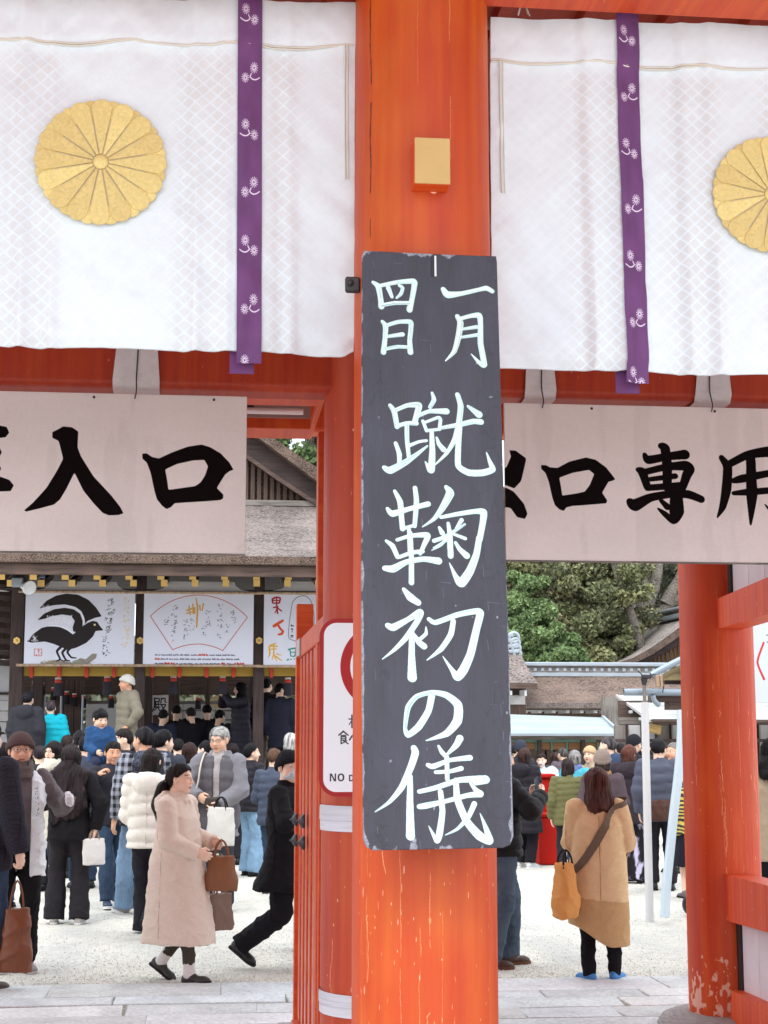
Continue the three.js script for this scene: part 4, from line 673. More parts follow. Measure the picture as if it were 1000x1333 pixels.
  [[76, 884], [140, 882], [226, 882], [290, 882], [375, 884]].forEach(([x, y]) => tassel(x, y, HD + 0.3));
  [[45, 888], [55, 890], [87, 901], [97, 904], [109, 906], [145, 906], [193, 908], [258, 908], [318, 900], [70, 896]].forEach(([x, y]) => tassel(x, y, HD + 3.4, 0.8));
  // inner blinds, boards, columns seen through the hall
  pxBox('inner_lintel', 20, 876, 500, 905, 29, 0.1, M.midwood, hall);
  pxBox('inner_lintel', 20, 912, 500, 917, 28.4, 0.08, M.greywood, hall);
  for (const [a, b] of [[41, 55], [72, 80], [84, 94], [98, 106], [219, 232], [268, 272]]) pxBox('inner_column', a, 884, b, 1005, 27.6, 0.14, M.midwood, hall);
  for (const x of [59, 80, 108]) { const A = px(x, 905, 27), B = px(x, 960, 27); mesh('metal_pole', new THREE.CylinderGeometry(0.018, 0.018, A.y - B.y, 8), M.metal, hall, [A.x, (A.y + B.y) / 2, A.z]); }
  for (let i = 0; i < 9; i++) pxBox('wall_board', 113 + i * 42, 915, 153 + i * 42, 975, 31.9, 0.06, M.plaster, hall);
  for (const y of [924, 936, 950, 962]) pxBox('wall_rail', 200, y, 440, y + 2.2, 31.6, 0.05, M.greywood, hall);
  pxBox('low_wall', -40, 965, 500, 1010, 32, 0.1, M.darkwood, hall);
  // white placard with one large character
  { const A = px(196, 905, 27.2), B = px(219, 931, 27.2), [c, x] = canvas(128, 144); x.fillStyle = '#e6e2de'; x.fillRect(0, 0, 128, 144); x.fillStyle = '#1b1718'; const m2 = (a, b) => [a, b], S = (...p) => p.forEach(q => stroke(x, q, m2, 1));
    S([[30, 20, 10], [30, 80, 10], [16, 118, 8]], [[30, 24, 8], [62, 24, 8], [62, 46, 8]], [[30, 46, 8], [62, 46, 8]], [[40, 48, 7], [40, 84, 7]], [[56, 48, 7], [56, 84, 7]], [[32, 66, 7], [68, 66, 7]], [[28, 86, 8], [70, 86, 8]], [[44, 92, 8], [30, 112, 6]], [[56, 92, 8], [68, 110, 8]], [[78, 22, 9], [76, 50, 8], [70, 58, 6]], [[78, 24, 8], [104, 24, 8], [104, 46, 8], [114, 52, 8]], [[74, 68, 8], [108, 68, 9], [96, 92, 8], [70, 116, 6]], [[80, 72, 8], [96, 100, 8], [118, 116, 9]]);
    const g = new THREE.PlaneGeometry(B.x - A.x, A.y - B.y); const b = box(B.x - A.x, A.y - B.y, 0.03, 0.004), p = b.attributes.position, uv = b.attributes.uv; for (let i = 0; i < p.count; i++) uv.setXY(i, p.getX(i) / (B.x - A.x) + 0.5, p.getY(i) / (A.y - B.y) + 0.5); mesh('placard', b, Mt({ map: ctex(c) }), hall, [(A.x + B.x) / 2, (A.y + B.y) / 2, A.z]); }
  mesh('round_emblem', new THREE.CylinderGeometry(0.13, 0.13, 0.02, 32), Mt({ color: lin(0.62, 0.47, 0.26) }), hall, [px(282, 914, 31.7).x, px(282, 914, 31.7).y, -31.7], [Math.PI / 2, 0, 0]);
}
// three printed banners on wooden rods
function banner(label, x0, y0, x1, y1, draw) {
  const D = HD - 0.12, A = PZ(x0, y0, D), B = PZ(x1, y1, D), w = B.x - A.x, h = A.y - B.y, t = thing('banner', label, 'banner', [(A.x + B.x) / 2, (A.y + B.y) / 2, -D]);
  const cw = 720, ch = Math.round(cw * h / w), [c, x] = canvas(cw, ch); x.fillStyle = '#d6d7e4'; x.fillRect(0, 0, cw, ch); draw(x, cw, ch);
  const rows = []; for (let j = 0; j <= 12; j++) rows.push(Array.from({ length: 25 }, (_, i) => V((i / 24 - 0.5) * w, (0.5 - j / 12) * h, 0.012 * Math.sin(i * 0.7) * Math.sin(j / 12 * 3.1) + 0.004 * Math.sin(i * 1.9 + j))));
  const g = sheet(rows), uv = g.attributes.uv, p = g.attributes.position; for (let i = 0; i < uv.count; i++) uv.setXY(i, p.getX(i) / w + 0.5, p.getY(i) / h + 0.5);
  mesh('cloth', g, Mt({ map: ctex(c), roughness: 0.8, side: THREE.DoubleSide }), t);
  for (const s of [1, -1]) mesh('rod', new THREE.CylinderGeometry(0.022, 0.022, w + 0.22, 10), M.palewood, t, [0, s * h / 2, 0.01], [0, 0, Math.PI / 2]);
}
{
  const id = (a, b) => [a, b];
  const glyphs = (x, list, col, seed) => { const r = rng(seed); x.fillStyle = col; for (const [X, Y, s, n] of list) for (let i = 0; i < n; i++) { const a = X + (r() - 0.5) * s, b = Y + (r() - 0.5) * s; stroke(x, [[a, b, s * 0.10], [a + (r() - 0.3) * s * 0.5, b + (r() - 0.5) * s * 0.3, s * 0.07], [a + (r() - 0.4) * s * 0.6, b + r() * s * 0.4, s * 0.03]], id); } };
  banner('white banner with a black ink bird standing on a branch', 34, 770, 174, 866.5, (x, w, h) => {
    const k = w / 835, m = (a, b) => [(a - 72) * k, (b - 55) * k]; const P = (pts, col) => { x.fillStyle = col; x.beginPath(); poly(x, pts, m); x.fill(); };
    const branch = [[190, 630], [240, 600], [300, 580], [370, 590], [440, 600], [500, 565], [540, 575], [590, 530], [625, 532], [620, 565], [560, 610], [500, 625], [420, 632]]; P(branch, '#8b8178'); const r = rng(2);
    for (let i = 0; i < 160; i++) { x.fillStyle = `rgba(${90 + 90 * r()},${85 + 80 * r()},${75 + 70 * r()},.5)`; const a = 200 + 400 * r(), b = 585 + 45 * r(); x.beginPath(); x.ellipse(...m(a, b), 14 * k * r() + 2, 4, r(), 0, 7); x.fill(); }
    const K = '#1c1214';
    P([[178, 185], [230, 125], [300, 85], [380, 68], [470, 76], [550, 115], [610, 175], [654, 242], [600, 255], [545, 280], [515, 320], [520, 260], [500, 205], [450, 170], [370, 152], [290, 158], [215, 175]], K);
    P([[166, 275], [215, 225], [290, 190], [370, 178], [440, 190], [490, 225], [510, 280], [510, 330], [470, 370], [440, 360], [435, 330], [450, 280], [420, 240], [350, 230], [270, 245], [210, 268]], K);
    P([[90, 440], [140, 380], [200, 335], [270, 318], [330, 325], [390, 350], [440, 385], [500, 330], [545, 295], [585, 278], [620, 285], [640, 315], [670, 350], [610, 356], [590, 400], [540, 450], [470, 485], [400, 505], [360, 485], [300, 460], [230, 440], [170, 445], [130, 450]], K);
    x.strokeStyle = '#e3e4ee'; x.lineWidth = 6 * k * 2; x.beginPath(); x.moveTo(...m(520, 310)); x.quadraticCurveTo(...m(530, 190), ...m(380, 165)); x.stroke(); x.beginPath(); x.moveTo(...m(440, 380)); x.quadraticCurveTo(...m(380, 310), ...m(250, 318)); x.stroke();
    for (let i = 0; i < 150; i++) { x.fillStyle = `rgba(227,228,238,${0.25 + 0.5 * r()})`; const g = r() < 0.6 ? [200 + 240 * r(), 240 + 60 * r()] : r() < 0.5 ? [200 + 60 * r(), 165 + 30 * r()] : [100 + 80 * r(), 400 + 40 * r()]; x.beginPath(); x.ellipse(...m(...g), 5 * k, 16 * k * r(), 0.3, 0, 7); x.fill(); }
    x.fillStyle = '#e8d9a0'; x.beginPath(); x.arc(...m(602, 308), 8 * k, 0, 7); x.fill();
    x.fillStyle = K; for (const q of [[[350, 480, 22], [320, 515, 18], [345, 575, 14], [315, 590, 8]], [[390, 490, 22], [362, 525, 18], [390, 580, 14], [420, 588, 8]], [[420, 490, 20], [400, 520, 16], [430, 560, 14], [468, 565, 8]], [[345, 575, 12], [370, 590, 6]], [[390, 580, 12], [372, 592, 6]]]) stroke(x, q, m, k);
    glyphs(x, [[600, 80, 55, 10], [600, 150, 60, 10], [598, 220, 60, 9], [600, 285, 60, 10]].map(q => [q[0] * k * 1.12 - 30 * k, q[1] * k, q[2] * k, q[3]]), '#4a4648', 5);
    glyphs(x, [[615, 365, 45, 7], [615, 420, 42, 6], [618, 470, 50, 8]].map(q => q.map((v, i) => i < 3 ? v * k : v)), '#222', 6);
    glyphs(x, [[775, 60, 50, 9], [772, 130, 50, 8], [770, 200, 50, 9], [766, 270, 50, 9], [762, 340, 50, 8], [758, 410, 50, 8]].map(q => q.map((v, i) => i < 3 ? v * k : v)), '#d8bd7c', 7);
    x.strokeStyle = '#c4574e'; x.lineWidth = 4; x.strokeRect(...m(150, 498), 56 * k, 52 * k); glyphs(x, [[106 * k, 468 * k, 44 * k, 10]], '#c4574e', 9);
  });
  banner('white banner with a poem brushed inside a red fan outline', 188, 771, 329.5, 867, (x, w, h) => {
    const k = w / 880, m = (a, b) => [(a - 55) * k, (b - 72) * k]; x.strokeStyle = '#b5503f'; x.lineWidth = 5; x.lineJoin = 'round';
    x.beginPath(); x.moveTo(...m(108, 265)); x.quadraticCurveTo(...m(270, 95), ...m(490, 90)); x.quadraticCurveTo(...m(720, 95), ...m(885, 268)); x.lineTo(...m(690, 538)); x.quadraticCurveTo(...m(600, 488), ...m(490, 485)); x.quadraticCurveTo(...m(380, 488), ...m(290, 533)); x.closePath(); x.stroke();
    x.fillStyle = '#c9993f'; stroke(x, [[470, 115, 8], [482, 200, 16], [478, 350, 12]], m, k); for (const q of [[[400, 215, 14], [440, 200, 12]], [[415, 180, 12], [425, 250, 10]], [[445, 165, 12], [450, 240, 12]], [[500, 175, 14], [505, 215, 10]], [[530, 160, 12], [520, 215, 10]], [[395, 240, 10], [450, 225, 12]], [[460, 190, 10], [462, 240, 12]]]) stroke(x, q, m, k);
    const col = (X, ys, s, seed) => glyphs(x, ys.map(y => [(X - 55) * k, (y - 72) * k, s * k, 5]), '#2a2730', seed);
    col(295, [200, 255, 305], 46, 3); col(235, [280, 310], 40, 4); col(290, [350, 400], 42, 5); col(395, [315, 370, 425], 44, 6); col(445, [300, 360], 40, 7); col(570, [235, 285, 330], 44, 8); col(530, [345, 405], 36, 9); col(665, [180, 240, 300, 340, 420], 42, 10); col(770, [225, 290], 50, 11); col(725, [340, 390], 36, 12);
    glyphs(x, [[(295 - 55) * k, (462 - 72) * k, 26 * k, 6]], '#c4574e', 13);
    const r = rng(8); for (const [y, e] of [[575, 780], [608, 800], [645, 850]]) { let X = 150; while (X < e) { const L = 12 + 34 * r(), rd = (y === 575 && X > 450 && X < 570) || (y === 608 && X < 190) || (y === 645 && ((X > 205 && X < 290) || X > 770 || (X > 660 && X < 690))); x.fillStyle = rd ? '#b3312c' : '#3a3f5c'; for (let i = 0; i < L / 5; i++) stroke(x, [[X + i * 5, y + 4 * (r() - 0.5), rd ? 5 : 3.6], [X + i * 5 + 3, y - (rd ? 12 : 8) * r(), rd ? 4 : 3], [X + i * 5 + 5, y + 4, rd ? 4 : 3]], m, k); X += L + 9; } }
  });
  banner('white banner with bright coloured brush characters half behind the slatted door', 344, 772, 470, 868, (x, w, h) => {
    const k = w / 1400, m = (a, b) => [(a - 155) * k, (b - 140) * k], S = (col, ...ss) => { x.fillStyle = col; ss.forEach(p => stroke(x, p, m, k)); };
    S('#a5232e', [[330, 200, 30], [275, 225, 26], [280, 280, 26]], [[330, 200, 24], [385, 210, 24], [370, 280, 24], [290, 285, 20]], [[285, 245, 18], [375, 245, 18]], [[335, 200, 18], [335, 300, 22], [350, 430, 26]], [[290, 350, 20], [350, 335, 24]], [[345, 360, 24], [310, 430, 10]], [[345, 350, 24], [405, 395, 22]]);
    S('#cf4a1e', [[300, 615, 44], [360, 575, 42], [425, 535, 34]], [[365, 610, 34], [395, 655, 34], [430, 690, 34], [410, 725, 36], [365, 735, 26]]);
    S('#d9a31e', [[330, 860, 14], [240, 900, 24], [245, 1000, 24], [230, 1060, 12]], [[250, 900, 20], [350, 905, 20]], [[260, 945, 18], [340, 940, 18]], [[300, 880, 18], [300, 1010, 20], [280, 1090, 14]], [[300, 1030, 24], [350, 1060, 22], [420, 1110, 12]], [[340, 1010, 20], [410, 1030, 12]], [[320, 1060, 20], [345, 1110, 12]]);
    S('#1f8a7a', [[510, 950, 20], [560, 935, 22], [640, 925, 22]], [[530, 940, 18], [545, 1030, 18]], [[620, 930, 18], [600, 1040, 18], [545, 1040, 16]], [[545, 985, 14], [610, 985, 14]], [[510, 1090, 26], [490, 1100, 14]], [[545, 1085, 18], [555, 1090, 14]], [[590, 1080, 16], [600, 1086, 14]]);
    x.strokeStyle = '#8f8788'; x.lineWidth = 7; x.beginPath(); x.moveTo(...m(860, 800)); x.quadraticCurveTo(...m(700, 880), ...m(520, 790)); x.quadraticCurveTo(...m(490, 720), ...m(560, 280)); x.quadraticCurveTo(...m(620, 160), ...m(740, 175)); x.quadraticCurveTo(...m(860, 200), ...m(880, 500)); x.closePath(); x.stroke();
    S('#3b3848', [[545, 600, 14], [585, 610, 14]], [[555, 590, 10], [550, 618, 10]], [[560, 640, 10], [562, 700, 10]], [[545, 655, 12], [575, 655, 10]], [[550, 745, 14], [545, 775, 10]], [[560, 740, 12], [575, 775, 12]], [[545, 752, 10], [580, 748, 10]]);
  });
}
{ // floodlight clamped under the eave
  const p = PZ(30, 760, 23.2), t = thing('floodlight', 'silver floodlight clamped under the hall eave above the bird banner', 'floodlight', [p.x, p.y, p.z]);
  const g = new THREE.LatheGeometry([[0, -0.11], [0.05, -0.10], [0.065, -0.02], [0.11, 0.06], [0.115, 0.09], [0.10, 0.09], [0, 0.075]].map(q => new THREE.Vector2(...q)), 24);
  mesh('lamp_head', g, Mt({ color: lin(0.75, 0.76, 0.78), metalness: 0.4, roughness: 0.35 }), t, [0.06, -0.05, 0.05], [1.9, 0, -0.7]);
  mesh('housing', box(0.17, 0.14, 0.12, 0.02), M.metal, t, [-0.08, 0.02, 0]); mesh('bracket', box(0.05, 0.2, 0.04, 0.006), M.iron, t, [0.05, 0.12, -0.02]); mesh('clamp', box(0.12, 0.06, 0.08, 0.01), Mt({ color: lin(0.12, 0.16, 0.26), metalness: 0.4, roughness: 0.4 }), t, [0.26, 0.12, 0]);
  tube('cable', [V(-0.16, 0.09, 0), V(-0.05, 0.17, 0.02), V(0.1, 0.16, 0.02), V(0.3, 0.15, 0)], 0.012, M.black, t, 20, 6);
}
{ // side building at the far left
  const t = thing('side_building', 'bark roofed side building with white wall glimpsed at the left edge', 'building');
  for (let i = 0; i < 9; i++) { const a = PZ(-60, 738 + i * 15, 27), b = PZ(14, 752 + i * 14, 27); bar('rafter', a, b, 0.10, 0.09, M.darkwood, t); }
  pxBox('roof_board', -90, 735, 13, 858, 27.4, 0.1, M.midwood, t); pxBox('upper_wall', -90, 858, 12, 866, 27.2, 0.1, M.greywood, t); pxBox('white_wall', -90, 866, 12, 901, 27.3, 0.1, M.white, t);
  pxBox('wall_rail', -90, 901, 12, 904, 27.2, 0.14, M.darkwood, t); pxBox('white_wall', -90, 904, 12, 912, 27.3, 0.1, M.white, t); for (const y of [912, 926, 940, 956]) pxBox('clapboard', -90, y, 12, y + 13, 27.25, 0.08, M.plaster, t);
  pxBox('base_wall', -90, 969, 12, 1012, 27.3, 0.1, M.darkwood, t);
  mesh('roof', sheet([[PZ(-120, 700, 33), PZ(20, 700, 33)], [PZ(-120, 736, 26.6), PZ(20, 736, 26.6)]].map(r => r.reverse())), M.bark, t);
}

// ------------------------------------------------------------------ buildings on the right
{
  const g1 = thing('corridor_building', 'long bark roofed corridor building with pale metal ridge below the trees', 'building'), D = 40;
  const R = (xa, xb) => [PZ(xa, 900, D).x, PZ(xb, 900, D).x], [xa, xb] = R(655, 1120), xm = (xa + xb) / 2, w = xb - xa, Y = (y, d = D) => PZ(760, y, d).y;
  const rows = []; for (let i = 0; i <= 10; i++) { const t = i / 10; rows.push(Array.from({ length: 40 }, (_, j) => V(lerp(xa, xb, j / 39), lerp(Y(878, D + 2.6), Y(917, D), Math.pow(t, 0.92)) + 0.02 * noise(j, i), lerp(-D - 2.6, -D, t)))); }
  mesh('roof', sheet(rows, 0.4), M.barkB, g1); mesh('roof', sheet([[V(xa, Y(878, D + 2.6), -D - 2.6), V(xb, Y(878, D + 2.6), -D - 2.6)], [V(xa, Y(917), -D - 5.2), V(xb, Y(917), -D - 5.2)]].map(r => r.reverse()), 0.4), M.barkB, g1);
  const ry = Y(880, D + 2.6), RH = n => (n * (D + 2.6)) / 2000;
  mesh('ridge_base', box(w, RH(5), 0.42, 0.01), M.metal, g1, [xm, ry + RH(1.5), -D - 2.6]); mesh('ridge_course', box(w, RH(9), 0.30, 0.01), M.greywood, g1, [xm, ry + RH(8), -D - 2.6]); mesh('ridge_cap', box(w, RH(5.5), 0.46, 0.03), M.metal, g1, [xm, ry + RH(15), -D - 2.6]);
  for (let i = 0; i < 46; i++) mesh('ridge_tile', box(0.10, RH(5), 0.34, 0.02), M.metal, g1, [xa + 0.1 + i * w / 46, ry + RH(8), -D - 2.6]);
  mesh('eave_thatch', box(w, 0.16, 0.2, 0.02), M.bark, g1, [xm, Y(918.5), -D + 0.02]); mesh('eave_board', box(w, 0.10, 0.1, 0.01), M.midwood, g1, [xm, Y(922), -D - 0.02]);
  for (let i = 0; i < 26; i++) mesh('rafter', box(0.09, 0.11, 1.4, 0.004), M.white, g1, [xa + 0.25 + i * w / 26, Y(925.5), -D - 0.8]);
  mesh('wall', box(w, 2.6, 0.2, 0), M.midwood, g1, [xm, Y(926) - 1.3, -D - 1.2]);
  const g2 = thing('small_roof_building', 'small bark roofed building with tiled ridge end beside the notice board', 'building'), d2 = 37, q = (x, y, d = d2) => PZ(x, y, d);
  mesh('roof', sheet([[q(676, 846, d2 + 1.6), q(600, 846, d2 + 1.6)], [q(686, 868, d2 + 0.8), q(600, 866, d2 + 0.8)], [q(699.5, 889), q(600, 888)]].map(r => r.reverse()), 0.4), M.bark, g2);
  const m2 = M.bark.clone(); m2.side = THREE.DoubleSide; mesh('roof', sheet([[q(676, 846, d2 + 1.6), q(676, 846, d2 + 3)], [q(699.5, 889), q(699.5, 889, d2 + 4)]], 0.4), m2, g2);
  mesh('roof', sheet([[q(690, 846, d2 + 5), q(600, 846, d2 + 5)], [q(676, 846, d2 + 1.6), q(600, 846, d2 + 1.6)]], 0.4), m2, g2);
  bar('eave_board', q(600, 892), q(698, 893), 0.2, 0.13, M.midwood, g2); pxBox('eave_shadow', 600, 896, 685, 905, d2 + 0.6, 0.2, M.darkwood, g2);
  pxBox('wall', 600, 905, 684, 917, d2 + 0.9, 0.3, M.plaster, g2); pxBox('wall', 600, 917, 686, 1010, d2 + 1.0, 0.3, M.midwood, g2); pxBox('rafter', 683, 898, 686, 906, d2 - 0.05, 0.8, M.white, g2); pxBox('rafter', 664, 899, 667, 905, d2 - 0.05, 0.8, M.white, g2);
  const rd = mesh('ridge', box(2.4, 0.16, 0.34, 0.03), M.metal, g2, [q(670, 842, d2 + 1.6).x - 1.2, q(640, 842, d2 + 1.6).y, -d2 - 1.6]);
  for (let i = 0; i < 4; i++) { const p = q(669 + i * 1.5, 830 + i * 7, d2 + 1.4); mesh('ridge_end_tile', new THREE.TorusGeometry(0.12 - 0.012 * i, 0.05, 8, 14), M.metal, g2, [p.x, p.y, p.z]); mesh('ridge_end_tile', box(0.24, 0.11, 0.3, 0.04), M.metal, g2, [p.x - 0.12, p.y + 0.05, p.z - 0.1]); }
  // copper roofed booth
  const g3 = thing('copper_roof_pavilion', 'low pavilion with pale green copper roof and ochre panels behind the crowd', 'pavilion'), d3 = 29, p3 = (x, y, d = d3) => PZ(x, y, d);
  const cop = Mt({ color: lin(0.36, 0.45, 0.43), metalness: 0.1, roughness: 0.5, map: dtex(256, 256, (u, v) => { const k = 0.85 + 0.3 * tn(u, v, 6, 3, 3, 0.4, 2), s = 0.5 + tn(u, v, 5, 9, 3, 0.3, 2.4); return [k * lerp(0.92, 1.12, s), k, k * lerp(0.98, 1.03, s)]; }), side: THREE.DoubleSide });
  mesh('roof', sheet([[p3(580, 927, d3 + 2), p3(785, 934, d3 + 2)], [p3(575, 938, d3 + 1), p3(797, 945, d3 + 1)], [p3(570, 954.5), p3(808, 955)]], 0.5), cop, g3);
  mesh('roof', sheet([[p3(785, 934, d3 + 2), p3(785, 934, d3 + 4)], [p3(808, 955), p3(808, 955, d3 + 5)]], 0.5), cop, g3);
  bar('eave_edge', p3(570, 956), p3(808, 956.5), 0.1, 0.05, M.metal, g3); bar('hip_roll', p3(785, 933, d3 + 2), p3(808, 954), 0.05, 0.05, M.metal, g3);
  const grn = Mt({ color: lin(0.10, 0.22, 0.17), roughness: 0.6 }), och = Mt({ color: lin(0.36, 0.17, 0.07), map: T.wood });
  pxBox('lintel', 600, 959, 790, 963, d3 + 0.3, 0.15, M.greywood, g3); pxBox('green_lintel', 600, 963.2, 776, 966, d3 + 0.35, 0.12, grn, g3);
  for (let i = 0; i < 9; i++) { pxBox('ochre_panel', 600 + i * 20, 966.3, 617 + i * 20, 976, d3 + 0.4, 0.06, och, g3); pxBox('green_strut', 617.3 + i * 20, 966.3, 619.7 + i * 20, 977, d3 + 0.36, 0.08, grn, g3); }
  for (const x of [606, 700, 757]) pxBox('post', x, 963, x + 6, 1015, d3 + 0.3, 0.15, M.darkwood, g3);
  pxBox('back_wall', 600, 960, 790, 1012, d3 + 2.2, 0.1, M.darkwood, g3); for (let i = 0; i < 7; i++) pxBox('door_panel', 690 + i * 11, 977, 699 + i * 11, 1012, d3 + 2.1, 0.05, M.midwood, g3);
  pxBox('gable_wall', 784, 907, 807, 951, d3 + 2.6, 0.1, M.greywood, g3);
  // tall gabled hall in front of the trees
  const g4 = thing('gabled_hall', 'tall bark roofed hall with lattice gable beside the big tree', 'building'), d4 = 47, p4 = (x, y, d = d4) => PZ(x, y, d), ap = [905, 790];
  const C4 = [[905, 800], [885, 815], [865, 830], [845, 844], [822, 857], [795, 866], [768, 872]], L4 = [[905, 812], [885, 826], [865, 840], [845, 853], [822, 864], [795, 873]], G4 = [[905, 826], [885, 838], [865, 850], [845, 860], [822, 868]];
  const S4 = a => a.concat(a.slice(1).map(p => [2 * 905 - p[0], p[1]])).sort((u, v) => v[0] - u[0]);
  const P4 = a => S4(a).map(p => { const t = p4(p[0], p[1]); return [t.x, t.y]; });
  mesh('gable_thatch', boxUV(extrudeXY(P4(C4).concat(P4(L4).reverse()), 5)), M.barkB, g4, [0, 0, -d4 + 0.3]);
  const mb = M.bark.clone(); mb.side = THREE.DoubleSide; mb.color = lin(0.46, 0.40, 0.37); mesh('roof', sheet([0, 1, 2, 3, 4].map(i => P4(C4).map(p => V(p[0], p[1] + 0.012, -d4 + 0.25 - i * 1.3))), 0.4), mb, g4);
  mesh('bargeboard', boxUV(extrudeXY(P4(L4).concat(P4(G4).reverse()), 0.12)), M.darkwood, g4, [0, 0, -d4]);
  for (let x = 836; x < 975; x += 5.2) { const xx = 905 + Math.abs(x - 905) * -1, i = G4.findIndex((p, k) => k && xx >= p[0]); if (i > 0) { const y = lerp(G4[i][1], G4[i - 1][1], (xx - G4[i][0]) / (G4[i - 1][0] - G4[i][0])); pxBox('gable_slat', x, y, x + 2.6, 870, d4 + 0.1, 0.06, M.midwood, g4); } }
  mesh('gable_back', boxUV(extrudeXY([p4(905, 822), p4(990, 874), p4(815, 874)].map(p => [p.x, p.y]), 0.05)), Mt({ color: lin(0.42, 0.22, 0.08), map: T.wood }), g4, [0, 0, -d4 - 0.3]);
  mesh('wall', box(6.5, 3.6, 4.5, 0), M.darkwood, g4, [p4(905, 900).x, 1.75, -d4 - 2.6]);
  const rp = p4(905, 800); mesh('ridge', box(0.5, 0.16, 5.6, 0.04), M.metal, g4, [rp.x, rp.y + 0.04, -d4 - 2.4]); mesh('ridge_course', box(0.34, 0.14, 5.5, 0.02), M.greywood, g4, [rp.x, rp.y + 0.17, -d4 - 2.4]); mesh('ridge_cap', box(0.56, 0.10, 5.8, 0.04), M.metal, g4, [rp.x, rp.y + 0.28, -d4 - 2.4]);
  // white roofed stall on the right
  const g5 = thing('white_roof_stall', 'white roofed stall with grey walls behind the right column', 'stall'), d5 = 25, p5 = (x, y, d = d5) => PZ(x, y, d);
  const wr = Mt({ color: lin(0.50, 0.50, 0.48), map: T.wood, side: THREE.DoubleSide, roughness: 0.7 });
  mesh('roof', sheet([[p5(805, 905, d5 + 2.4), p5(1050, 904, d5 + 2.4)], [p5(848, 936), p5(1070, 937)]], 0.5), wr, g5);
  bar('bargeboard', p5(803, 906, d5 + 2.4), p5(847, 938), 0.04, 0.05, M.plaster, g5); for (let i = 0; i < 3; i++) { const p = p5(808 + i * 13, 914 + i * 9, d5 + 2 - i * 0.8); mesh('rafter_end', box(0.045, 0.05, 0.12, 0.01), M.white, g5, [p.x, p.y - 0.05, p.z]); }
  bar('eave_board', p5(847, 938), p5(1070, 939), 0.05, 0.03, M.midwood, g5); pxBox('gable_beam', 806, 934, 850, 943, d5 + 1.0, 0.1, M.greywood, g5); pxBox('gable_boards', 806, 912, 850, 934, d5 + 1.6, 0.1, M.midwood, g5);
  for (let i = 0; i < 12; i++) { pxBox('wall_panel', 800 + i * 19, 944, 816 + i * 19, 1005, d5 + 0.9, 0.06, i % 3 ? M.plaster : M.greywood, g5); pxBox('wall_stud', 816.4 + i * 19, 942, 818.8 + i * 19, 1006, d5 + 0.8, 0.1, M.darkwood, g5); }
  pxBox('counter_beam', 800, 962, 1060, 966, d5 + 0.7, 0.1, M.darkwood, g5); pxBox('notice', 845, 943, 861, 955, d5 + 0.2, 0.04, Mt({ color: lin(0.55, 0.36, 0.14), map: T.wood }), g5).rotation.z = -0.2;
}
{ // metal roof corner with gutter and downpipe in front on the right
  const D = 14.4, p = (x, y, d = D) => PZ(x, y, d), t = thing('shelter_roof', 'shelter roof corner with blue grey gutter and plastic downpipe beside the white pole', 'shelter');
  const blue = Mt({ color: lin(0.30, 0.37, 0.43), metalness: 0.3, roughness: 0.45 });
  tube('edge_pipe', [p(848, 879), p(868, 868), p(888, 858), p(915, 844)], 0.032, blue, t, 12, 10);
  mesh('soffit', sheet([[p(850, 884), p(915, 850)], [p(866, 886, D + 0.5), p(930, 886, D + 0.5)]], 1), Mt({ color: lin(0.55, 0.42, 0.22), map: T.wood, side: THREE.DoubleSide }), t);
  pxBox('eave_beam', 866, 885.5, 940, 891, D + 0.3, 0.08, M.darkwood, t); tube('gutter', [p(812, 901), p(860, 901), p(940, 902)], 0.034, blue, t, 12, 10);
  pxBox('gutter_box', 848, 904, 898, 914, D + 0.05, 0.14, M.midwood, t); pxBox('gutter_box', 870, 914, 898, 924, D + 0.05, 0.14, M.midwood, t);
  tube('hopper', [p(850, 905, D - 0.02), p(852, 912, D - 0.02), p(858, 918, D)], 0.025, blue, t, 10, 8);
  const pl = new THREE.MeshPhysicalMaterial({ color: lin(0.66, 0.76, 0.82), roughness: 0.3, transmission: 0.3, thickness: 0 });
  const pp = [[887, 925], [887, 960], [883, 1010], [877, 1060], [872, 1110], [868, 1150], [865.5, 1194]], lo = pp.map(([x, y], i) => p(x, y, 14.4 - i * 0.05));
  const g = new THREE.TubeGeometry(new THREE.CatmullRomCurve3(lo), 40, 0.045, 10); mesh('downpipe', g, pl, t); mesh('back_post', box(0.1, 2.7, 0.1, 0.01), M.midwood, t, [p(912, 900).x, 1.35, -D - 0.2]);
  mesh('roof', sheet([[p(905, 838, D + 1.5), p(945, 838, D + 1.5)], [p(880, 860, D), p(945, 846, D)]], 1), M.metal, t);
  const base = PG(846, 1200), D2 = -base.z, top = PZ(841, 885, D2), w = thing('support_pole', 'white sleeved pole standing on the gravel with a wooden tag at its top', 'pole', [base.x, 0, base.z]);
  const sl = PZ(841.5, 914, D2).y; mesh('sleeve', new THREE.CylinderGeometry(0.036, 0.038, sl, 20), Mt({ color: lin(0.60, 0.60, 0.60), roughness: 0.45 }), w, [0, sl / 2, 0]);
  mesh('pipe', new THREE.CylinderGeometry(0.018, 0.018, top.y - sl + 0.05, 12), M.greywood, w, [0, (top.y + sl) / 2, 0]); mesh('coupler', new THREE.CylinderGeometry(0.034, 0.02, 0.06, 14), M.iron, w, [0, top.y - 0.02, 0]);
  mesh('clamp', box(0.09, 0.04, 0.05, 0.01), M.iron, w, [0.02, top.y + 0.03, 0]); tube('wire', [V(-0.06, top.y + 0.09, 0), V(0, top.y + 0.03, 0.02), V(0.1, top.y + 0.05, 0.02), V(0.18, top.y - 0.04, 0.02), V(0.17, top.y - 0.12, 0.02)], 0.006, M.iron, w, 20, 5);
  for (const x of [0.12, 0.152]) mesh('wooden_tag', box(0.026, 0.11, 0.05, 0.004), M.palewood, w, [x, top.y - 0.01, 0.03], [0, 0.3, 0.08]);
}
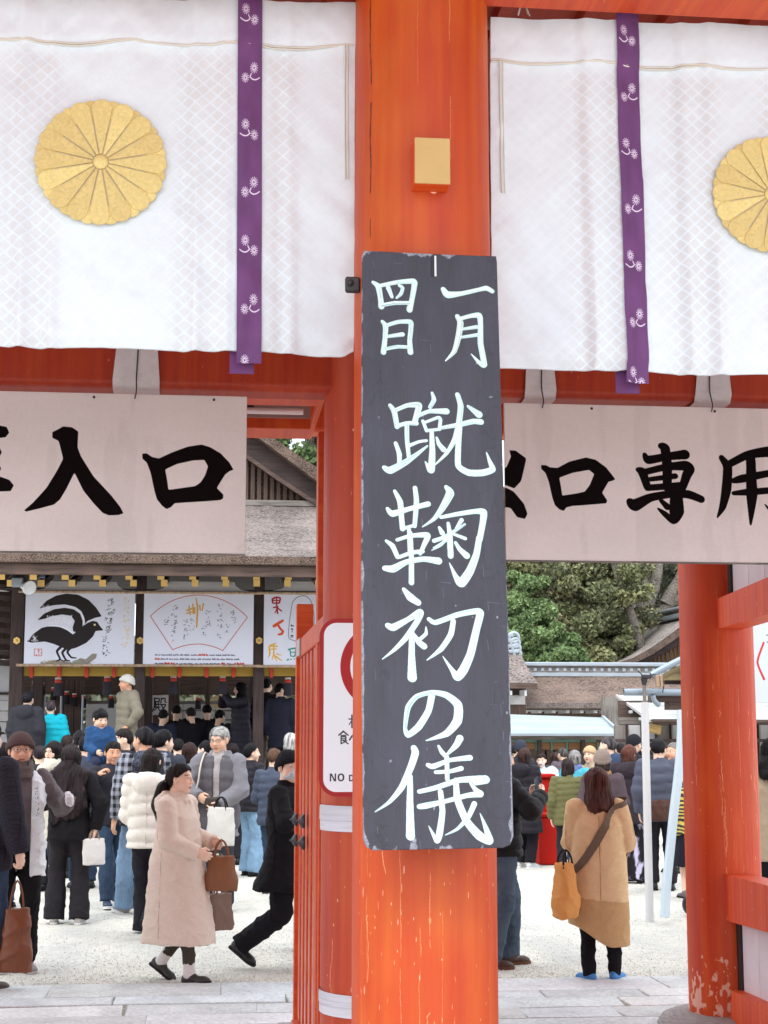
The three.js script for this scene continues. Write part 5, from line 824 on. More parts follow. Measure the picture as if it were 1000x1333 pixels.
{ // fortune-slip booth sign at the right edge
  const D = 15.2, A = PZ(968, 800, D), B = PZ(1090, 915, D), w = B.x - A.x, h = A.y - B.y, t = thing('booth_sign', 'white booth sign with red lettering right of the right-hand column', 'sign', [(A.x + B.x) / 2, (A.y + B.y) / 2, -D]);
  const [c, x] = canvas(512, Math.round(512 * h / w)), k = 512 / w, m = (px, py) => { const q = PZ(px, py, D); return [(q.x - A.x) * k, (A.y - q.y) * k]; }; x.fillStyle = '#c6cfd6'; x.fillRect(0, 0, 512, 512);
  x.fillStyle = '#c3262a'; const kk = k * D / 2000, S = (...s) => s.forEach(p => stroke(x, p, m, kk)); S([[993, 837, 3], [985, 862, 3], [993.5, 884, 3.4]], [[977, 850, 3], [976.5, 866, 4], [974, 873, 3]], [[972, 872, 4], [977, 872, 3]]); S([[1020, 838, 3], [1020, 876, 3], [1034, 884, 3], [1044, 872, 3]], [[1034, 846, 2.6], [1037, 851, 2.6]], [[1040, 843, 2.6], [1043, 848, 2.6]]);
  x.fillStyle = '#7d7f86'; S([[997, 827, 2], [1006, 827, 2]], [[998, 836, 2.4], [1006, 837, 2.4]]);
  const b = box(w, h, 0.05, 0.006), p = b.attributes.position, uv = b.attributes.uv; for (let i = 0; i < p.count; i++) uv.setXY(i, p.getX(i) / w + 0.5, p.getY(i) / h + 0.5); mesh('panel', b, Mt({ map: ctex(c), roughness: 0.5 }), t);
  for (const s of [0.04, w - 0.04]) mesh('leg', box(0.05, A.y - 0.1, 0.05, 0.005), M.midwood, t, [s - w / 2, (A.y - 0.1) / 2 - (A.y + B.y) / 2, -0.06]);
}

// ------------------------------------------------------------------ trees
const leafMat = Mt({ vertexColors: true, roughness: 0.85, side: THREE.DoubleSide });
function leafCloud(n, seed, place, size, cols) { // many small leaf sprays with their own tones
  const r = rng(seed), pos = new Float32Array(n * 18), col = new Float32Array(n * 18), c = new THREE.Color();
  const X = V(), Y = V(), q = new THREE.Quaternion();
  for (let i = 0; i < n; i++) {
    const { p, tone } = place(r), s = size * (0.6 + 0.9 * r()); q.setFromEuler(new THREE.Euler((r() - 0.5) * 2.6, r() * 6.28, (r() - 0.5) * 2.6)); X.set(s, 0, 0).applyQuaternion(q); Y.set(0, s * (0.35 + 0.4 * r()), 0).applyQuaternion(q);
    const A = [p.x - X.x, p.y - X.y, p.z - X.z], B = [p.x + Y.x, p.y + Y.y, p.z + Y.z], C = [p.x + X.x, p.y + X.y - s * 0.2, p.z + X.z], E = [p.x - Y.x, p.y - Y.y, p.z - Y.z];
    pos.set([...A, ...B, ...C, ...A, ...C, ...E], i * 18); const a = cols[(tone * cols.length) | 0 % cols.length] || cols[0], k = 0.7 + 0.6 * r();
    for (let j = 0; j < 6; j++) col.set([a[0] * k, a[1] * k, a[2] * k], i * 18 + j * 3);
  }
  const g = new THREE.BufferGeometry(); g.setAttribute('position', new THREE.BufferAttribute(pos, 3)); g.setAttribute('color', new THREE.BufferAttribute(col, 3)); g.computeVertexNormals(); return g;
}
const barkTree = Mt({ color: lin(0.27, 0.235, 0.20), map: T.bark, bumpMap: T.barkB, bumpScale: 0.03, roughness: 0.95 });
function taper(pts, r0, r1, mat, name, parent) { // limb with taper
  const cv = new THREE.CatmullRomCurve3(pts), n = 14, m = 9, fr = cv.computeFrenetFrames(n), rows = []; for (let i = 0; i <= n; i++) { const p = cv.getPointAt(i / n), rad = lerp(r0, r1, i / n) * (1 + 0.1 * noise(i * 0.8, r0 * 9)); rows.push(Array.from({ length: m + 1 }, (_, j) => { const a = -j / m * 6.2832; return p.clone().addScaledVector(fr.normals[i], Math.cos(a) * rad).addScaledVector(fr.binormals[i], Math.sin(a) * rad); })); }
  const g = sheet(rows, 0.5); mat.side = THREE.DoubleSide; return mesh(name, g, mat, parent);
}
function tree(name, label, x, z, h, trunkR, blobs, n, size, cols, seed, limbs = []) {
  const t = thing(name, label, 'tree', [x, 0, z]); taper([V(0, -0.1, 0), V(0.1, h * 0.3, 0), V(-0.1, h * 0.6, 0.1), V(0.1, h * 0.92, 0)], trunkR, trunkR * 0.3, barkTree, 'trunk', t);
  for (const l of limbs) taper(l.map(p => V(...p)), l.r || trunkR * 0.5, 0.05, barkTree, 'limb', t);
  const clumps = []; const r = rng(seed); for (const [bx, by, bz, R, w] of blobs) for (let i = 0; i < w; i++) { let a; do a = V(r() * 2 - 1, r() * 2 - 1, r() * 2 - 1); while (a.length() > 1 || a.length() < 0.35); clumps.push([bx + a.x * R, by + a.y * R * 0.8, bz + a.z * R, R * (0.16 + 0.16 * r()), r()]); }
  const g = leafCloud(n, seed + 1, (q) => { const k = clumps[(q() * clumps.length) | 0]; let a; do a = V(q() * 2 - 1, q() * 2 - 1, q() * 2 - 1); while (a.length() > 1); return { p: V(k[0] + a.x * k[3], k[1] + a.y * k[3] * 0.7, k[2] + a.z * k[3]), tone: clamp(k[4] * 0.75 + q() * 0.25, 0, 0.999) }; }, size, cols);
  const cr = mesh('crown', g, leafMat, t); return t;
}
{
  const at = (px, D) => PZ(px, 945, D).x;
  const cyp = [[0.15, 0.165, 0.08], [0.19, 0.20, 0.09], [0.235, 0.235, 0.105], [0.17, 0.18, 0.10], [0.27, 0.235, 0.125]], brt = [[0.15, 0.22, 0.09], [0.20, 0.28, 0.11], [0.17, 0.25, 0.10]], dk = [[0.14, 0.15, 0.105], [0.17, 0.18, 0.115], [0.20, 0.20, 0.13], [0.22, 0.20, 0.14]];
  tree('cypress_tree', 'tall yellow green cypress behind the corridor roof beside the notice board', at(735, 50), -50, 11.5, 0.4, [[0, 8.8, 0, 2.0, 50], [-1.0, 6.6, 0.6, 1.9, 46], [1.1, 6.2, 0.4, 2.0, 50], [0, 4.2, 0.8, 2.4, 50], [-2.2, 8.5, -0.5, 1.5, 26], [1.4, 4.0, 0.8, 1.5, 26]], 110000, 0.07, cyp, 4);
  tree('cypress_tree', 'olive cypress right of the first cypress with its trunk leaning by the gabled hall', at(772, 54), -54, 9, 0.3, [[-0.6, 7.2, 0, 1.2, 26], [-0.2, 5.2, 0, 1.5, 34], [0.4, 3.6, 0, 1.7, 34], [-0.9, 8.8, 0, 1.0, 16]], 70000, 0.07, cyp, 14);
  tree('broadleaf_tree', 'bright green broadleaf tree low beside the notice board edge', at(682, 46), -46, 5.6, 0.2, [[0, 4.6, 0, 1.35, 34], [0.8, 3.6, 0.2, 1.2, 28], [-0.9, 5.2, 0, 1.1, 22], [0.1, 5.9, -0.2, 0.9, 14]], 50000, 0.065, brt, 24);
  const cx = at(840, 52), cam = tree('camphor_tree', 'large bare limbed camphor tree with thick forking trunk above the gabled hall', cx, -52, 8.2, 0.5, [[-1.7, 8.0, -0.6, 1.0, 13], [1.6, 7.4, -0.6, 1.2, 16], [0.2, 8.4, -0.8, 1.4, 18], [2.9, 6.6, -0.5, 1.3, 18], [-2.2, 6.6, -0.8, 0.8, 8], [2.6, 5.0, -0.6, 1.2, 14], [1.6, 5.8, 0.8, 0.5, 3], [-1.4, 6.4, 0.9, 0.5, 3]], 60000, 0.07, dk, 34,
    [[[0, 4.6, 0], [-0.5, 6.2, 0.1], [-0.7, 7.4, 0.1], [-1.5, 9.4, 0]], [[0.05, 4.9, 0], [0.9, 6.0, 0.2], [2.0, 6.9, 0.2], [3.4, 7.6, 0.1]], [[0.05, 5.8, 0.1], [0.5, 7.0, 0.2], [0.5, 9.6, 0]], [[0.8, 6.0, 0.2], [1.4, 7.2, 0.3], [1.7, 9.2, 0.2]], [[-0.6, 6.6, 0.1], [-1.6, 7.3, 0.2], [-2.6, 7.6, 0.1]]]);
  const lx = at(800, 51); taper([V(lx - cx + 0.6, 0, 1.2), V(lx - cx + 0.25, 4.2, 3.6), V(lx - cx - 0.2, 5.6, 3.8), V(lx - cx - 0.5, 6.8, 3.6), V(lx - cx - 0.7, 9, 2.6)], 0.26, 0.1, barkTree, 'limb', cam);
  tree('evergreen_tree', 'dark evergreen filling the gap behind the forked camphor', at(845, 60), -60, 8.5, 0.4, [[0, 5.0, 0, 2.3, 40], [-2.2, 4.6, 0, 1.6, 26], [2.6, 5.2, 0, 2.0, 30], [4.6, 6.0, 0, 2.4, 34], [1.4, 7.8, 0, 1.8, 22], [-0.6, 8.2, 0, 1.4, 12], [3.6, 8.4, 0, 1.8, 22], [0.4, 9.6, 0, 1.6, 16], [0.9, 7.7, -1, 1.2, 18], [0.4, 7.0, -1, 1.1, 14], [-1.0, 6.3, -1, 1.2, 18], [-2.0, 6.6, 0, 1.3, 14], [2.4, 10.2, 0, 1.5, 14]], 110000, 0.085, dk, 44);
  tree('evergreen_tree', 'evergreen whose top shows above the hall roof by the slatted door', at(402, 46), -46, 13, 0.4, [[0, 10.3, 0, 1.9, 40], [1.4, 8.6, 0, 1.9, 36], [-1.4, 8.6, 0, 2, 34], [0, 6, 0, 2.2, 30]], 30000, 0.11, brt, 54);
  tree('evergreen_tree', 'deep green tree standing hidden mostly behind the notice board', at(640, 58), -58, 12, 0.4, [[0, 9, 0, 2.3, 40], [1.8, 6, 0, 2.3, 40], [-1.5, 6, 0, 2.3, 40], [2.3, 9.8, 0, 1.6, 26]], 60000, 0.085, dk, 64);
  // far wood behind everything, one mass
  const wood = mesh('far_wood', leafCloud(90000, 71, r => { const x = -60 + 130 * r(), y = Math.pow(r(), 0.8) * (4.6 + 1.6 * noise(x * 0.2, 3)), z = -72 - 8 * r(); return { p: V(x, y, z), tone: clamp(0.5 + 0.5 * noise(x * 0.7, y * 0.7) + 0.2 * (r() - 0.5), 0, 0.99) }; }, 0.3, dk), leafMat, scene);
  wood.userData = { kind: 'stuff', label: 'distant dark wood beyond the shrine buildings', category: 'wood' };
}

// ------------------------------------------------------------------ people: signed distance fields meshed with surface nets
function nets(f, lo, hi, h) {
  const nx = Math.ceil((hi[0] - lo[0]) / h) + 1, ny = Math.ceil((hi[1] - lo[1]) / h) + 1, nz = Math.ceil((hi[2] - lo[2]) / h) + 1, D = new Float32Array(nx * ny * nz), B = 4, hd = h * B * 0.5 * 1.74 * 1.35 + 0.004;
  for (let k = 0; k < nz; k += B) for (let j = 0; j < ny; j += B) for (let i = 0; i < nx; i += B) {
    const c = f(lo[0] + (i + 1.5) * h, lo[1] + (j + 1.5) * h, lo[2] + (k + 1.5) * h), far = Math.abs(c) > hd;
    const I = Math.min(i + B, nx), J = Math.min(j + B, ny), K = Math.min(k + B, nz);
    for (let z = k; z < K; z++) for (let y = j; y < J; y++) for (let x = i; x < I; x++) D[(z * ny + y) * nx + x] = far ? c : f(lo[0] + x * h, lo[1] + y * h, lo[2] + z * h);
  }
  const id = new Int32Array(nx * ny * nz).fill(-1), pos = [], idx = [], sx = 1, sy = nx, sz = nx * ny;
  for (let k = 0; k < nz - 1; k++) for (let j = 0; j < ny - 1; j++) for (let i = 0; i < nx - 1; i++) {
    const o = (k * ny + j) * nx + i; let m = 0; const d = [D[o], D[o + 1], D[o + sy], D[o + sy + 1], D[o + sz], D[o + sz + 1], D[o + sz + sy], D[o + sz + sy + 1]];
    for (let c = 0; c < 8; c++) if (d[c] < 0) m++; if (m === 0 || m === 8) continue;
    let X = 0, Y = 0, Z = 0, n = 0;
    const e = (a, b) => { if ((d[a] < 0) !== (d[b] < 0)) { const t = d[a] / (d[a] - d[b]); X += (a & 1) + ((b & 1) - (a & 1)) * t; Y += (a >> 1 & 1) + ((b >> 1 & 1) - (a >> 1 & 1)) * t; Z += (a >> 2) + ((b >> 2) - (a >> 2)) * t; n++; } };
    e(0, 1); e(2, 3); e(4, 5); e(6, 7); e(0, 2); e(1, 3); e(4, 6); e(5, 7); e(0, 4); e(1, 5); e(2, 6); e(3, 7);
    id[o] = pos.length / 3; pos.push(lo[0] + (i + X / n) * h, lo[1] + (j + Y / n) * h, lo[2] + (k + Z / n) * h);
  }
  const quad = (a, b, c, d, flip) => { if (a < 0 || b < 0 || c < 0 || d < 0) return; flip ? idx.push(a, c, b, a, d, c) : idx.push(a, b, c, a, c, d); };
  for (let k = 1; k < nz - 1; k++) for (let j = 1; j < ny - 1; j++) for (let i = 1; i < nx - 1; i++) {
    const o = (k * ny + j) * nx + i, s = D[o] < 0;
    if (s !== D[o + sx] < 0) quad(id[o - sy - sz], id[o - sz], id[o], id[o - sy], !s);
    if (s !== D[o + sy] < 0) quad(id[o - sx - sz], id[o - sx], id[o], id[o - sz], s === false ? true : false);
    if (s !== D[o + sz] < 0) quad(id[o - sx - sy], id[o - sy], id[o], id[o - sx], !s);
  }
  return { pos, idx };
}
function geoOf(n, { mat4, color, uvs = 1 } = {}) {
  const g = new THREE.BufferGeometry(), p = new Float32Array(n.pos), N = p.length / 3; g.setAttribute('position', new THREE.BufferAttribute(p, 3)); g.setIndex(n.idx);
  if (color) { const c = new Float32Array(N * 3); for (let i = 0; i < N; i++) c.set(color(p[i * 3], p[i * 3 + 1], p[i * 3 + 2]), i * 3); g.setAttribute('color', new THREE.BufferAttribute(c, 3)); }
  const uv = new Float32Array(N * 2); for (let i = 0; i < N; i++) { uv[i * 2] = (p[i * 3] + p[i * 3 + 2] * 0.73) * uvs; uv[i * 2 + 1] = p[i * 3 + 1] * uvs; } g.setAttribute('uv', new THREE.BufferAttribute(uv, 2));
  if (mat4) g.applyMatrix4(mat4); g.computeVertexNormals(); return g;
}
const smin = (a, b, k) => { const h = Math.max(k - Math.abs(a - b), 0) / k; return Math.min(a, b) - h * h * k * 0.25; };
function uni(list) { const n = list.length; return (x, y, z) => { let d = list[0][0](x, y, z); for (let i = 1; i < n; i++) { const e = list[i][0](x, y, z), k = list[i][1]; d = k > 0 ? smin(d, e, k) : Math.min(d, e); } return d; }; }
// tapered limb; quilt > 0 adds padded rings
function cone(a, b, ra, rb, flat = 0, quilt = 0, amp = 0.012) {
  const ax = a[0], ay = a[1], az = a[2], bx = b[0] - ax, by = b[1] - ay, bz = b[2] - az, L2 = bx * bx + by * by + bz * bz, L = Math.sqrt(L2);
  return (x, y, z) => {
    const px = x - ax, py = y - ay, pz = z - az, tu = (px * bx + py * by + pz * bz) / L2, t = tu < 0 ? 0 : tu > 1 ? 1 : tu, qx = px - bx * t, qy = py - by * t, qz = pz - bz * t;
    let d = Math.sqrt(qx * qx + qy * qy + qz * qz) - (ra + (rb - ra) * t); if (quilt) d -= amp * (Math.pow(Math.abs(Math.sin(Math.PI * tu * L / quilt)), 0.42) - 0.6);
    if (flat) d = Math.max(d, (tu - 1) * L); return d;
  };
}
function ell(c, r) { const [cx, cy, cz] = c, [rx, ry, rz] = r; return (x, y, z) => { const a = (x - cx) / rx, b = (y - cy) / ry, e = (z - cz) / rz, k0 = Math.sqrt(a * a + b * b + e * e); if (k0 < 1e-4) return -Math.min(rx, ry, rz); const f = a / rx, g = b / ry, h = e / rz; return k0 * (k0 - 1) / Math.sqrt(f * f + g * g + h * h); }; }
// loft: rows [y, halfwidth, halfdepth, cx, cz] from top to bottom
function loft(rows, quilt = 0, amp = 0.014, open = 0) {
  const n = rows.length, yT = rows[0][0], yB = rows[n - 1][0];
  return (x, y, z) => {
    const yy = y > yT ? yT : y < yB ? yB : y; let i = 0; while (i < n - 2 && rows[i + 1][0] > yy) i++; const A = rows[i], B = rows[i + 1]; let t = (A[0] - yy) / (A[0] - B[0]); t = t * t * (3 - 2 * t) * 0.6 + t * 0.4;
    const w = A[1] + (B[1] - A[1]) * t, d = A[2] + (B[2] - A[2]) * t, u = (x - ((A[3] || 0) + ((B[3] || 0) - (A[3] || 0)) * t)) / w, v = (z - ((A[4] || 0) + ((B[4] || 0) - (A[4] || 0)) * t)) / d;
    const e = Math.pow(Math.pow(Math.abs(u), 2.4) + Math.pow(Math.abs(v), 2.4), 1 / 2.4); let r = (e - 1) * Math.min(w, d) * (1 + 0.25 * Math.min(Math.abs(u), 1));
    if (quilt) r -= amp * (Math.pow(Math.abs(Math.sin(Math.PI * (y / quilt + 0.10 * Math.sin(u * 2 + y * 5)))), 0.42) - 0.6);
    const c = Math.max(y - yT, yB - y); return c > 0 ? (r > 0 ? Math.hypot(r, c) : Math.max(r, c)) : Math.max(r, c);
  };
}
const folds = (f, A, s = 0, ax = 6, ay = 13) => (x, y, z) => { const d = f(x, y, z); if (d > 0.06 || d < -0.06) return d; const n1 = Math.abs(noise(x * ax + y * 3 + s, y * ay - x * 5 + z * 4, z * ax + s)), n2 = Math.abs(noise(x * ax * 1.7 - y * 5, y * ay * 1.5 + x * 6 + s, z * ax * 1.7)), q1 = Math.max(0, 1 - 2.6 * n1), q2 = Math.max(0, 1 - 2.6 * n2); return d - A * (1.0 * q1 * q1 + 0.55 * q2 * q2 - 0.3) + A * 0.45 * noise(x * 5 + s, y * 4, z * 5); };
const box3 = (pts, m) => { const lo = [1e9, 1e9, 1e9], hi = [-1e9, -1e9, -1e9]; for (const [p, r] of pts) for (let i = 0; i < 3; i++) { lo[i] = Math.min(lo[i], p[i] - r); hi[i] = Math.max(hi[i], p[i] + r); } return [lo.map(v => v - m), hi.map(v => v + m)]; };
const add3 = (a, b, k = 1) => [a[0] + b[0] * k, a[1] + b[1] * k, a[2] + b[2] * k], sub3 = (a, b) => [a[0] - b[0], a[1] - b[1], a[2] - b[2]], len3 = a => Math.hypot(...a), nrm3 = a => { const l = len3(a) || 1; return a.map(v => v / l); }, cross3 = (a, b) => [a[1] * b[2] - a[2] * b[1], a[2] * b[0] - a[0] * b[2], a[0] * b[1] - a[1] * b[0]];
function ik(a, c, l1, l2, hint) { // middle joint
  const v = sub3(c, a), d = Math.min(len3(v), (l1 + l2) * 0.998), u = nrm3(v), q = (l1 * l1 - l2 * l2 + d * d) / (2 * d), h = Math.sqrt(Math.max(0, l1 * l1 - q * q)); let n = sub3(hint, u.map(x => x * (u[0] * hint[0] + u[1] * hint[1] + u[2] * hint[2]))); n = nrm3(n); return add3(add3(a, u, q), n, h);
}
const ARMS = { // wrist position relative to the shoulder, and where the elbow points (x is outward)
  down: [[0.06, -0.50, 0.05], [0.5, 0, -1]], front: [[-0.07, -0.20, 0.27], [0.7, -0.7, -0.2]], bent: [[0.0, -0.30, 0.25], [0.4, -0.4, -1]], phone: [[-0.06, -0.10, 0.30], [0.8, -0.8, 0]], photo: [[-0.09, 0.10, 0.30], [1, -0.6, 0]], swingF: [[0.03, -0.43, 0.27], [0.4, 0, -1]], swingB: [[0.06, -0.48, -0.16], [0.5, 0, -1]], pocket: [[0.06, -0.44, 0.10], [1, 0, -0.6]], low: [[-0.07, -0.36, 0.24], [0.6, -0.3, -0.8]], raise: [[0.05, -0.16, 0.26], [0.8, -0.9, -0.3]],
};
const skinTex = Mt({ vertexColors: true, roughness: 0.55 });
const clothM = new Map();
function cloth(color, map = T.fabric, rough = 0.9, rep = 5, bump = 0.0012) {
  const key = [color, map.uuid, rough, rep].join(); if (clothM.has(key)) return clothM.get(key);
  let m = map, b = T.fabricB; const c = new THREE.Color(color); if (rep !== 1 && map === T.fabric) { m = T.fabric5; b = T.fabricB5; }
  const mt = new THREE.MeshPhysicalMaterial({ side: map === T.hair ? THREE.DoubleSide : THREE.FrontSide, color: c, map: m, bumpMap: b, bumpScale: bump, roughness: rough, specularIntensity: rough > 0.55 ? 0.3 : 0.8 }); clothM.set(key, mt); return mt;
}
T.fabric5 = T.fabric.clone(); T.fabric5.needsUpdate = true; T.fabric5.repeat.set(4, 4); T.fabricB5 = T.fabricB.clone(); T.fabricB5.needsUpdate = true; T.fabricB5.repeat.set(4, 4);
T.denim = dtex(256, 256, (u, v) => { const k = 0.8 + 0.3 * tn(u, v, 4, 3, 4) + 0.18 * tn(u, v, 70, 5, 2, 1.6, 0.5); return [k * 0.97, k, k * 1.02]; });
T.plaid = dtex(256, 256, (u, v) => { const a = (u * 8) % 1, b = (v * 8) % 1, A = sstep(0.1, 0.16, a) * sstep(0.62, 0.56, a), B = sstep(0.1, 0.16, b) * sstep(0.62, 0.56, b), l = Math.abs(a - 0.82) < 0.05 || Math.abs(b - 0.82) < 0.05 ? 0.35 : 0; const k = 0.62 - 0.30 * A - 0.28 * B + l * 0.35; return [k, k, k * 1.05]; });
T.dye = dtex(256, 256, (u, v) => { const n = tn(u, v, 7, 13, 4, 1.2, 0.5), k = sstep(-0.06, 0.2, n) * 0.9 + 0.03; return [k * 0.9, k * 0.88, k]; });
T.tiger = dtex(256, 256, (u, v) => { const n = Math.sin((v * 16 + 1.2 * tn(u, v, 5, 3, 3)) * 6.283); return n > 0 ? [0.62, 0.48, 0.12] : [0.05, 0.05, 0.05]; });
const diaB = dtex(128, 128, (u, v) => { const s = u + v, t = u - v + 4, f = q => Math.abs((q % 1) - 0.5) * 2; return Math.pow(Math.min(1 - Math.pow(f(s), 6), 1 - Math.pow(f(t), 6)), 0.6); }, false, [26, 26]);
T.print = dtex(256, 256, (u, v) => { const k = 0.35 + 0.5 * sstep(0.1, 0.2, tn(u, v, 44, 3, 2)); return [k, k, k * 1.05]; });

const cD = D => 1.8 / Math.tan(Math.atan((945 + 3600 / D - 666.5) / 2000) - Math.atan(279 / 2000)); // ground distance of a foot seen at that height in the photograph
function person(o) {
  const D = o.y0 ? o.D : cD(o.D), near = D < 12.9 ? 1 : D < 16 ? 1.4 : D < 20 ? 1.8 : 2.2, y0 = o.y0 || 0, P = PZ(o.px, o.top, D), H = o.H || (P.y - y0 + (o.drop || 0)), s = H / 1.70;
  const g = thing('person', o.label, 'person', [P.x, y0, -D], (o.turn || 0) * Math.PI / 180, o.group);
  const S = a => a.map(v => v * s), seed = Math.round(o.px * 7 + D * 13), r = rng(seed);
  const fat = o.fat || 0, dropY = o.drop ? o.drop / s : 0, lean = o.lean || 0;
  // ---- joints (at 1.70 m)
  const st = o.step || 0, hipDrop = (0.82 - Math.sqrt(Math.max(0.3, 0.82 * 0.82 - st * st * 0.25))) * 0.8;
  const up = (p) => { const k = Math.max(0, p[1] - 0.95); return [p[0], p[1] - dropY - hipDrop, p[2] + lean * k]; };
  const J = { pel: up([0, 0.94, 0]), waist: up([0, 1.07, 0]), chest: up([0, 1.25, 0]), neck: up([0, 1.44, -0.012]), head: up([0, 1.583, 0.018]) };
  const legs = {}, arms = {};
  for (const [k, sg] of [['L', 1], ['R', -1]]) {
    const hip = up([0.085 * sg, 0.90, 0]); let ank = o['leg' + k] ? [o['leg' + k][0] * sg, o['leg' + k][1], o['leg' + k][2]] : [0.095 * sg + (o.stance || 0) * sg, 0.078, (st ? (sg * (o.lead || 1)) * st * 0.5 : 0.02 * sg)];
    const back = st && ank[2] < 0; if (back && !o['leg' + k]) ank = [ank[0], 0.078 + Math.min(0.12, st * 0.16), ank[2]];
    const pitch = o['pitch' + k] ?? (back ? 0.55 : st ? -0.12 : 0); const knee = o['knee' + k] ? [o['knee' + k][0] * sg, o['knee' + k][1], o['knee' + k][2]] : ik(hip, ank, 0.42, 0.415, [0.12 * sg, 0, 1]); legs[k] = { hip, knee, ank, pitch };
    const sh = up([0.172 * sg, 1.385, -0.008]); let a = o['arm' + k] || 'down'; if (typeof a === 'string') a = ARMS[a]; const wr = [sh[0] + a[0][0] * sg, sh[1] + a[0][1], sh[2] + a[0][2]], hint = [a[1][0] * sg, a[1][1], a[1][2]], el = ik(sh, wr, 0.275, 0.245, hint); const vv = sub3(wr, sh), dl = Math.min(1, 0.515 / len3(vv)); arms[k] = { sh, el, wr: dl < 1 ? add3(sh, vv, dl) : wr };
  }
  const A = q => q.map(v => v * s);
  const skin = hex(o.skin || '#eac3aa'), lipC = hex('#b5665a'), brow = hex(o.hairC || '#1d1716');
  // ---- body
  const bl = []; bl.push([loft([[1.43, 0.06, 0.05], [1.38, 0.15, 0.07], [1.25, 0.145, 0.085], [1.05, 0.125, 0.08], [0.9, 0.135, 0.09], [0.86, 0.11, 0.07]].map(q => { const u = up([0, q[0], 0]); return [u[1], q[1], q[2], 0, u[2]]; })), 0]);
  bl.push([cone(J.neck, add3(J.head, [0, -0.05, -0.02]), 0.052, 0.05), 0.03]);
  for (const k of 'LR') { const l = legs[k], a = arms[k]; bl.push([cone(l.hip, l.knee, 0.07, 0.05), 0.03], [cone(l.knee, l.ank, 0.05, 0.036), 0.02], [cone(l.ank, add3(l.ank, [0, -0.035 * Math.cos(l.pitch) - 0.08 * Math.sin(l.pitch), 0.08 * Math.cos(l.pitch) - 0.035 * Math.sin(l.pitch)]), 0.022, 0.018), 0.01], [cone(a.sh, a.el, 0.047, 0.037), 0.03], [cone(a.el, a.wr, 0.036, 0.026), 0.015]); }
  const pts = [[J.head, 0.05], [[0, 0.0, 0], 0.02]]; for (const k of 'LR') { pts.push([legs[k].ank, 0.13], [legs[k].knee, 0.08], [arms[k].wr, 0.06], [arms[k].el, 0.07], [arms[k].sh, 0.08]); } pts.push([J.pel, 0.19], [J.chest, 0.17]);
  const [blo, bhi] = box3(pts, 0.03); const sc = q => { q.pos = q.pos.map(v => v * s); return q; };
  const parts = [geoOf(sc(nets(uni(bl), blo, bhi, 0.02 * Math.min(near, 1.4))), { color: () => skin })];
  // ---- head
  const hq = 0.0042 * near, fm = o.female ? 0.94 : 1, hf0 = uni([[ell([0, 0.025, -0.012], [0.075, 0.092, 0.094]), 0], [ell([0, -0.045, 0.022], [0.056 * fm, 0.066, 0.064]), 0.04], [ell([0, -0.095, 0.058], [0.024, 0.017, 0.02]), 0.025], [ell([0.038, -0.03, 0.054], [0.026, 0.03, 0.026]), 0.03], [ell([-0.038, -0.03, 0.054], [0.026, 0.03, 0.026]), 0.03], [cone([-0.036, 0.034, 0.072], [0.036, 0.034, 0.072], 0.011, 0.011), 0.02], [cone([0, 0.02, 0.086], [0, -0.022, 0.101], 0.008, 0.0125), 0.012], [ell([0.013, -0.024, 0.092], [0.009, 0.008, 0.01]), 0.008], [ell([-0.013, -0.024, 0.092], [0.009, 0.008, 0.01]), 0.008],
    [ell([0.079, 0.0, -0.01], [0.011, 0.032, 0.019]), 0.012], [ell([-0.079, 0.0, -0.01], [0.011, 0.032, 0.019]), 0.012], [cone([0, -0.05, -0.03], [0, -0.16, -0.038], 0.052, 0.054), 0.02]]);
  const eyeS = [ell([0.032, 0.014, 0.092], [0.018, 0.011, 0.014]), ell([-0.032, 0.014, 0.092], [0.018, 0.011, 0.014])], eyeB = [ell([0.032, 0.013, 0.071], [0.0135, 0.0115, 0.0135]), ell([-0.032, 0.013, 0.071], [0.0135, 0.0115, 0.0135])], lip = uni([[cone([-0.019, -0.058, 0.08], [0.019, -0.058, 0.08], 0.005, 0.005), 0], [cone([-0.008, -0.0555, 0.086], [0.008, -0.0555, 0.086], 0.006, 0.006), 0.008], [cone([-0.01, -0.0645, 0.083], [0.01, -0.0645, 0.083], 0.0065, 0.0065), 0.004]]);
  const headF = (x, y, z) => { let d = hf0(x, y, z); if (z > 0.03 && d < 0.05) { d = Math.max(d, -smin(eyeS[0](x, y, z), eyeS[1](x, y, z), 0.001) * 1); d = smin(d, Math.min(eyeB[0](x, y, z), eyeB[1](x, y, z)), 0.004); d = smin(d, lip(x, y, z), 0.006); } return d; };
  const smile = o.smile ? 1 : 0;
  const headCol = (x, y, z) => {
    if (z > 0.055) {
      const ex = Math.abs(x) - 0.032, ey = y - 0.013; if (ex * ex / 0.00021 + ey * ey / (smile ? 0.00002 : 0.00006) < 1) return Math.hypot(ex, ey) < 0.0062 ? [0.012, 0.009, 0.008] : ey > 0.0045 ? [0.03, 0.02, 0.018] : [0.55, 0.52, 0.5];
      if (Math.abs(Math.abs(x) - 0.033) < 0.019 && Math.abs(y - 0.040 + Math.abs(Math.abs(x) - 0.03) * 0.15) < 0.0045) return brow.map((v, i) => lerp(v, skin[i], 0.25));
      if (Math.abs(x) < 0.021 + 0.007 * smile && Math.abs(y + 0.0595 - smile * Math.abs(x) * 0.22) < 0.008) return Math.abs(y + 0.0595 - smile * Math.abs(x) * 0.22) < (smile ? 0.0025 : 0.0015) ? (smile ? [0.7, 0.66, 0.62] : lipC.map(v => v * 0.4)) : lipC;
      const ch = Math.exp(-(Math.pow(Math.abs(x) - 0.042, 2) + Math.pow(y + 0.02, 2)) / 0.0006); return [skin[0], skin[1] * (1 - 0.14 * ch), skin[2] * (1 - 0.16 * ch)];
    } return skin;
  };
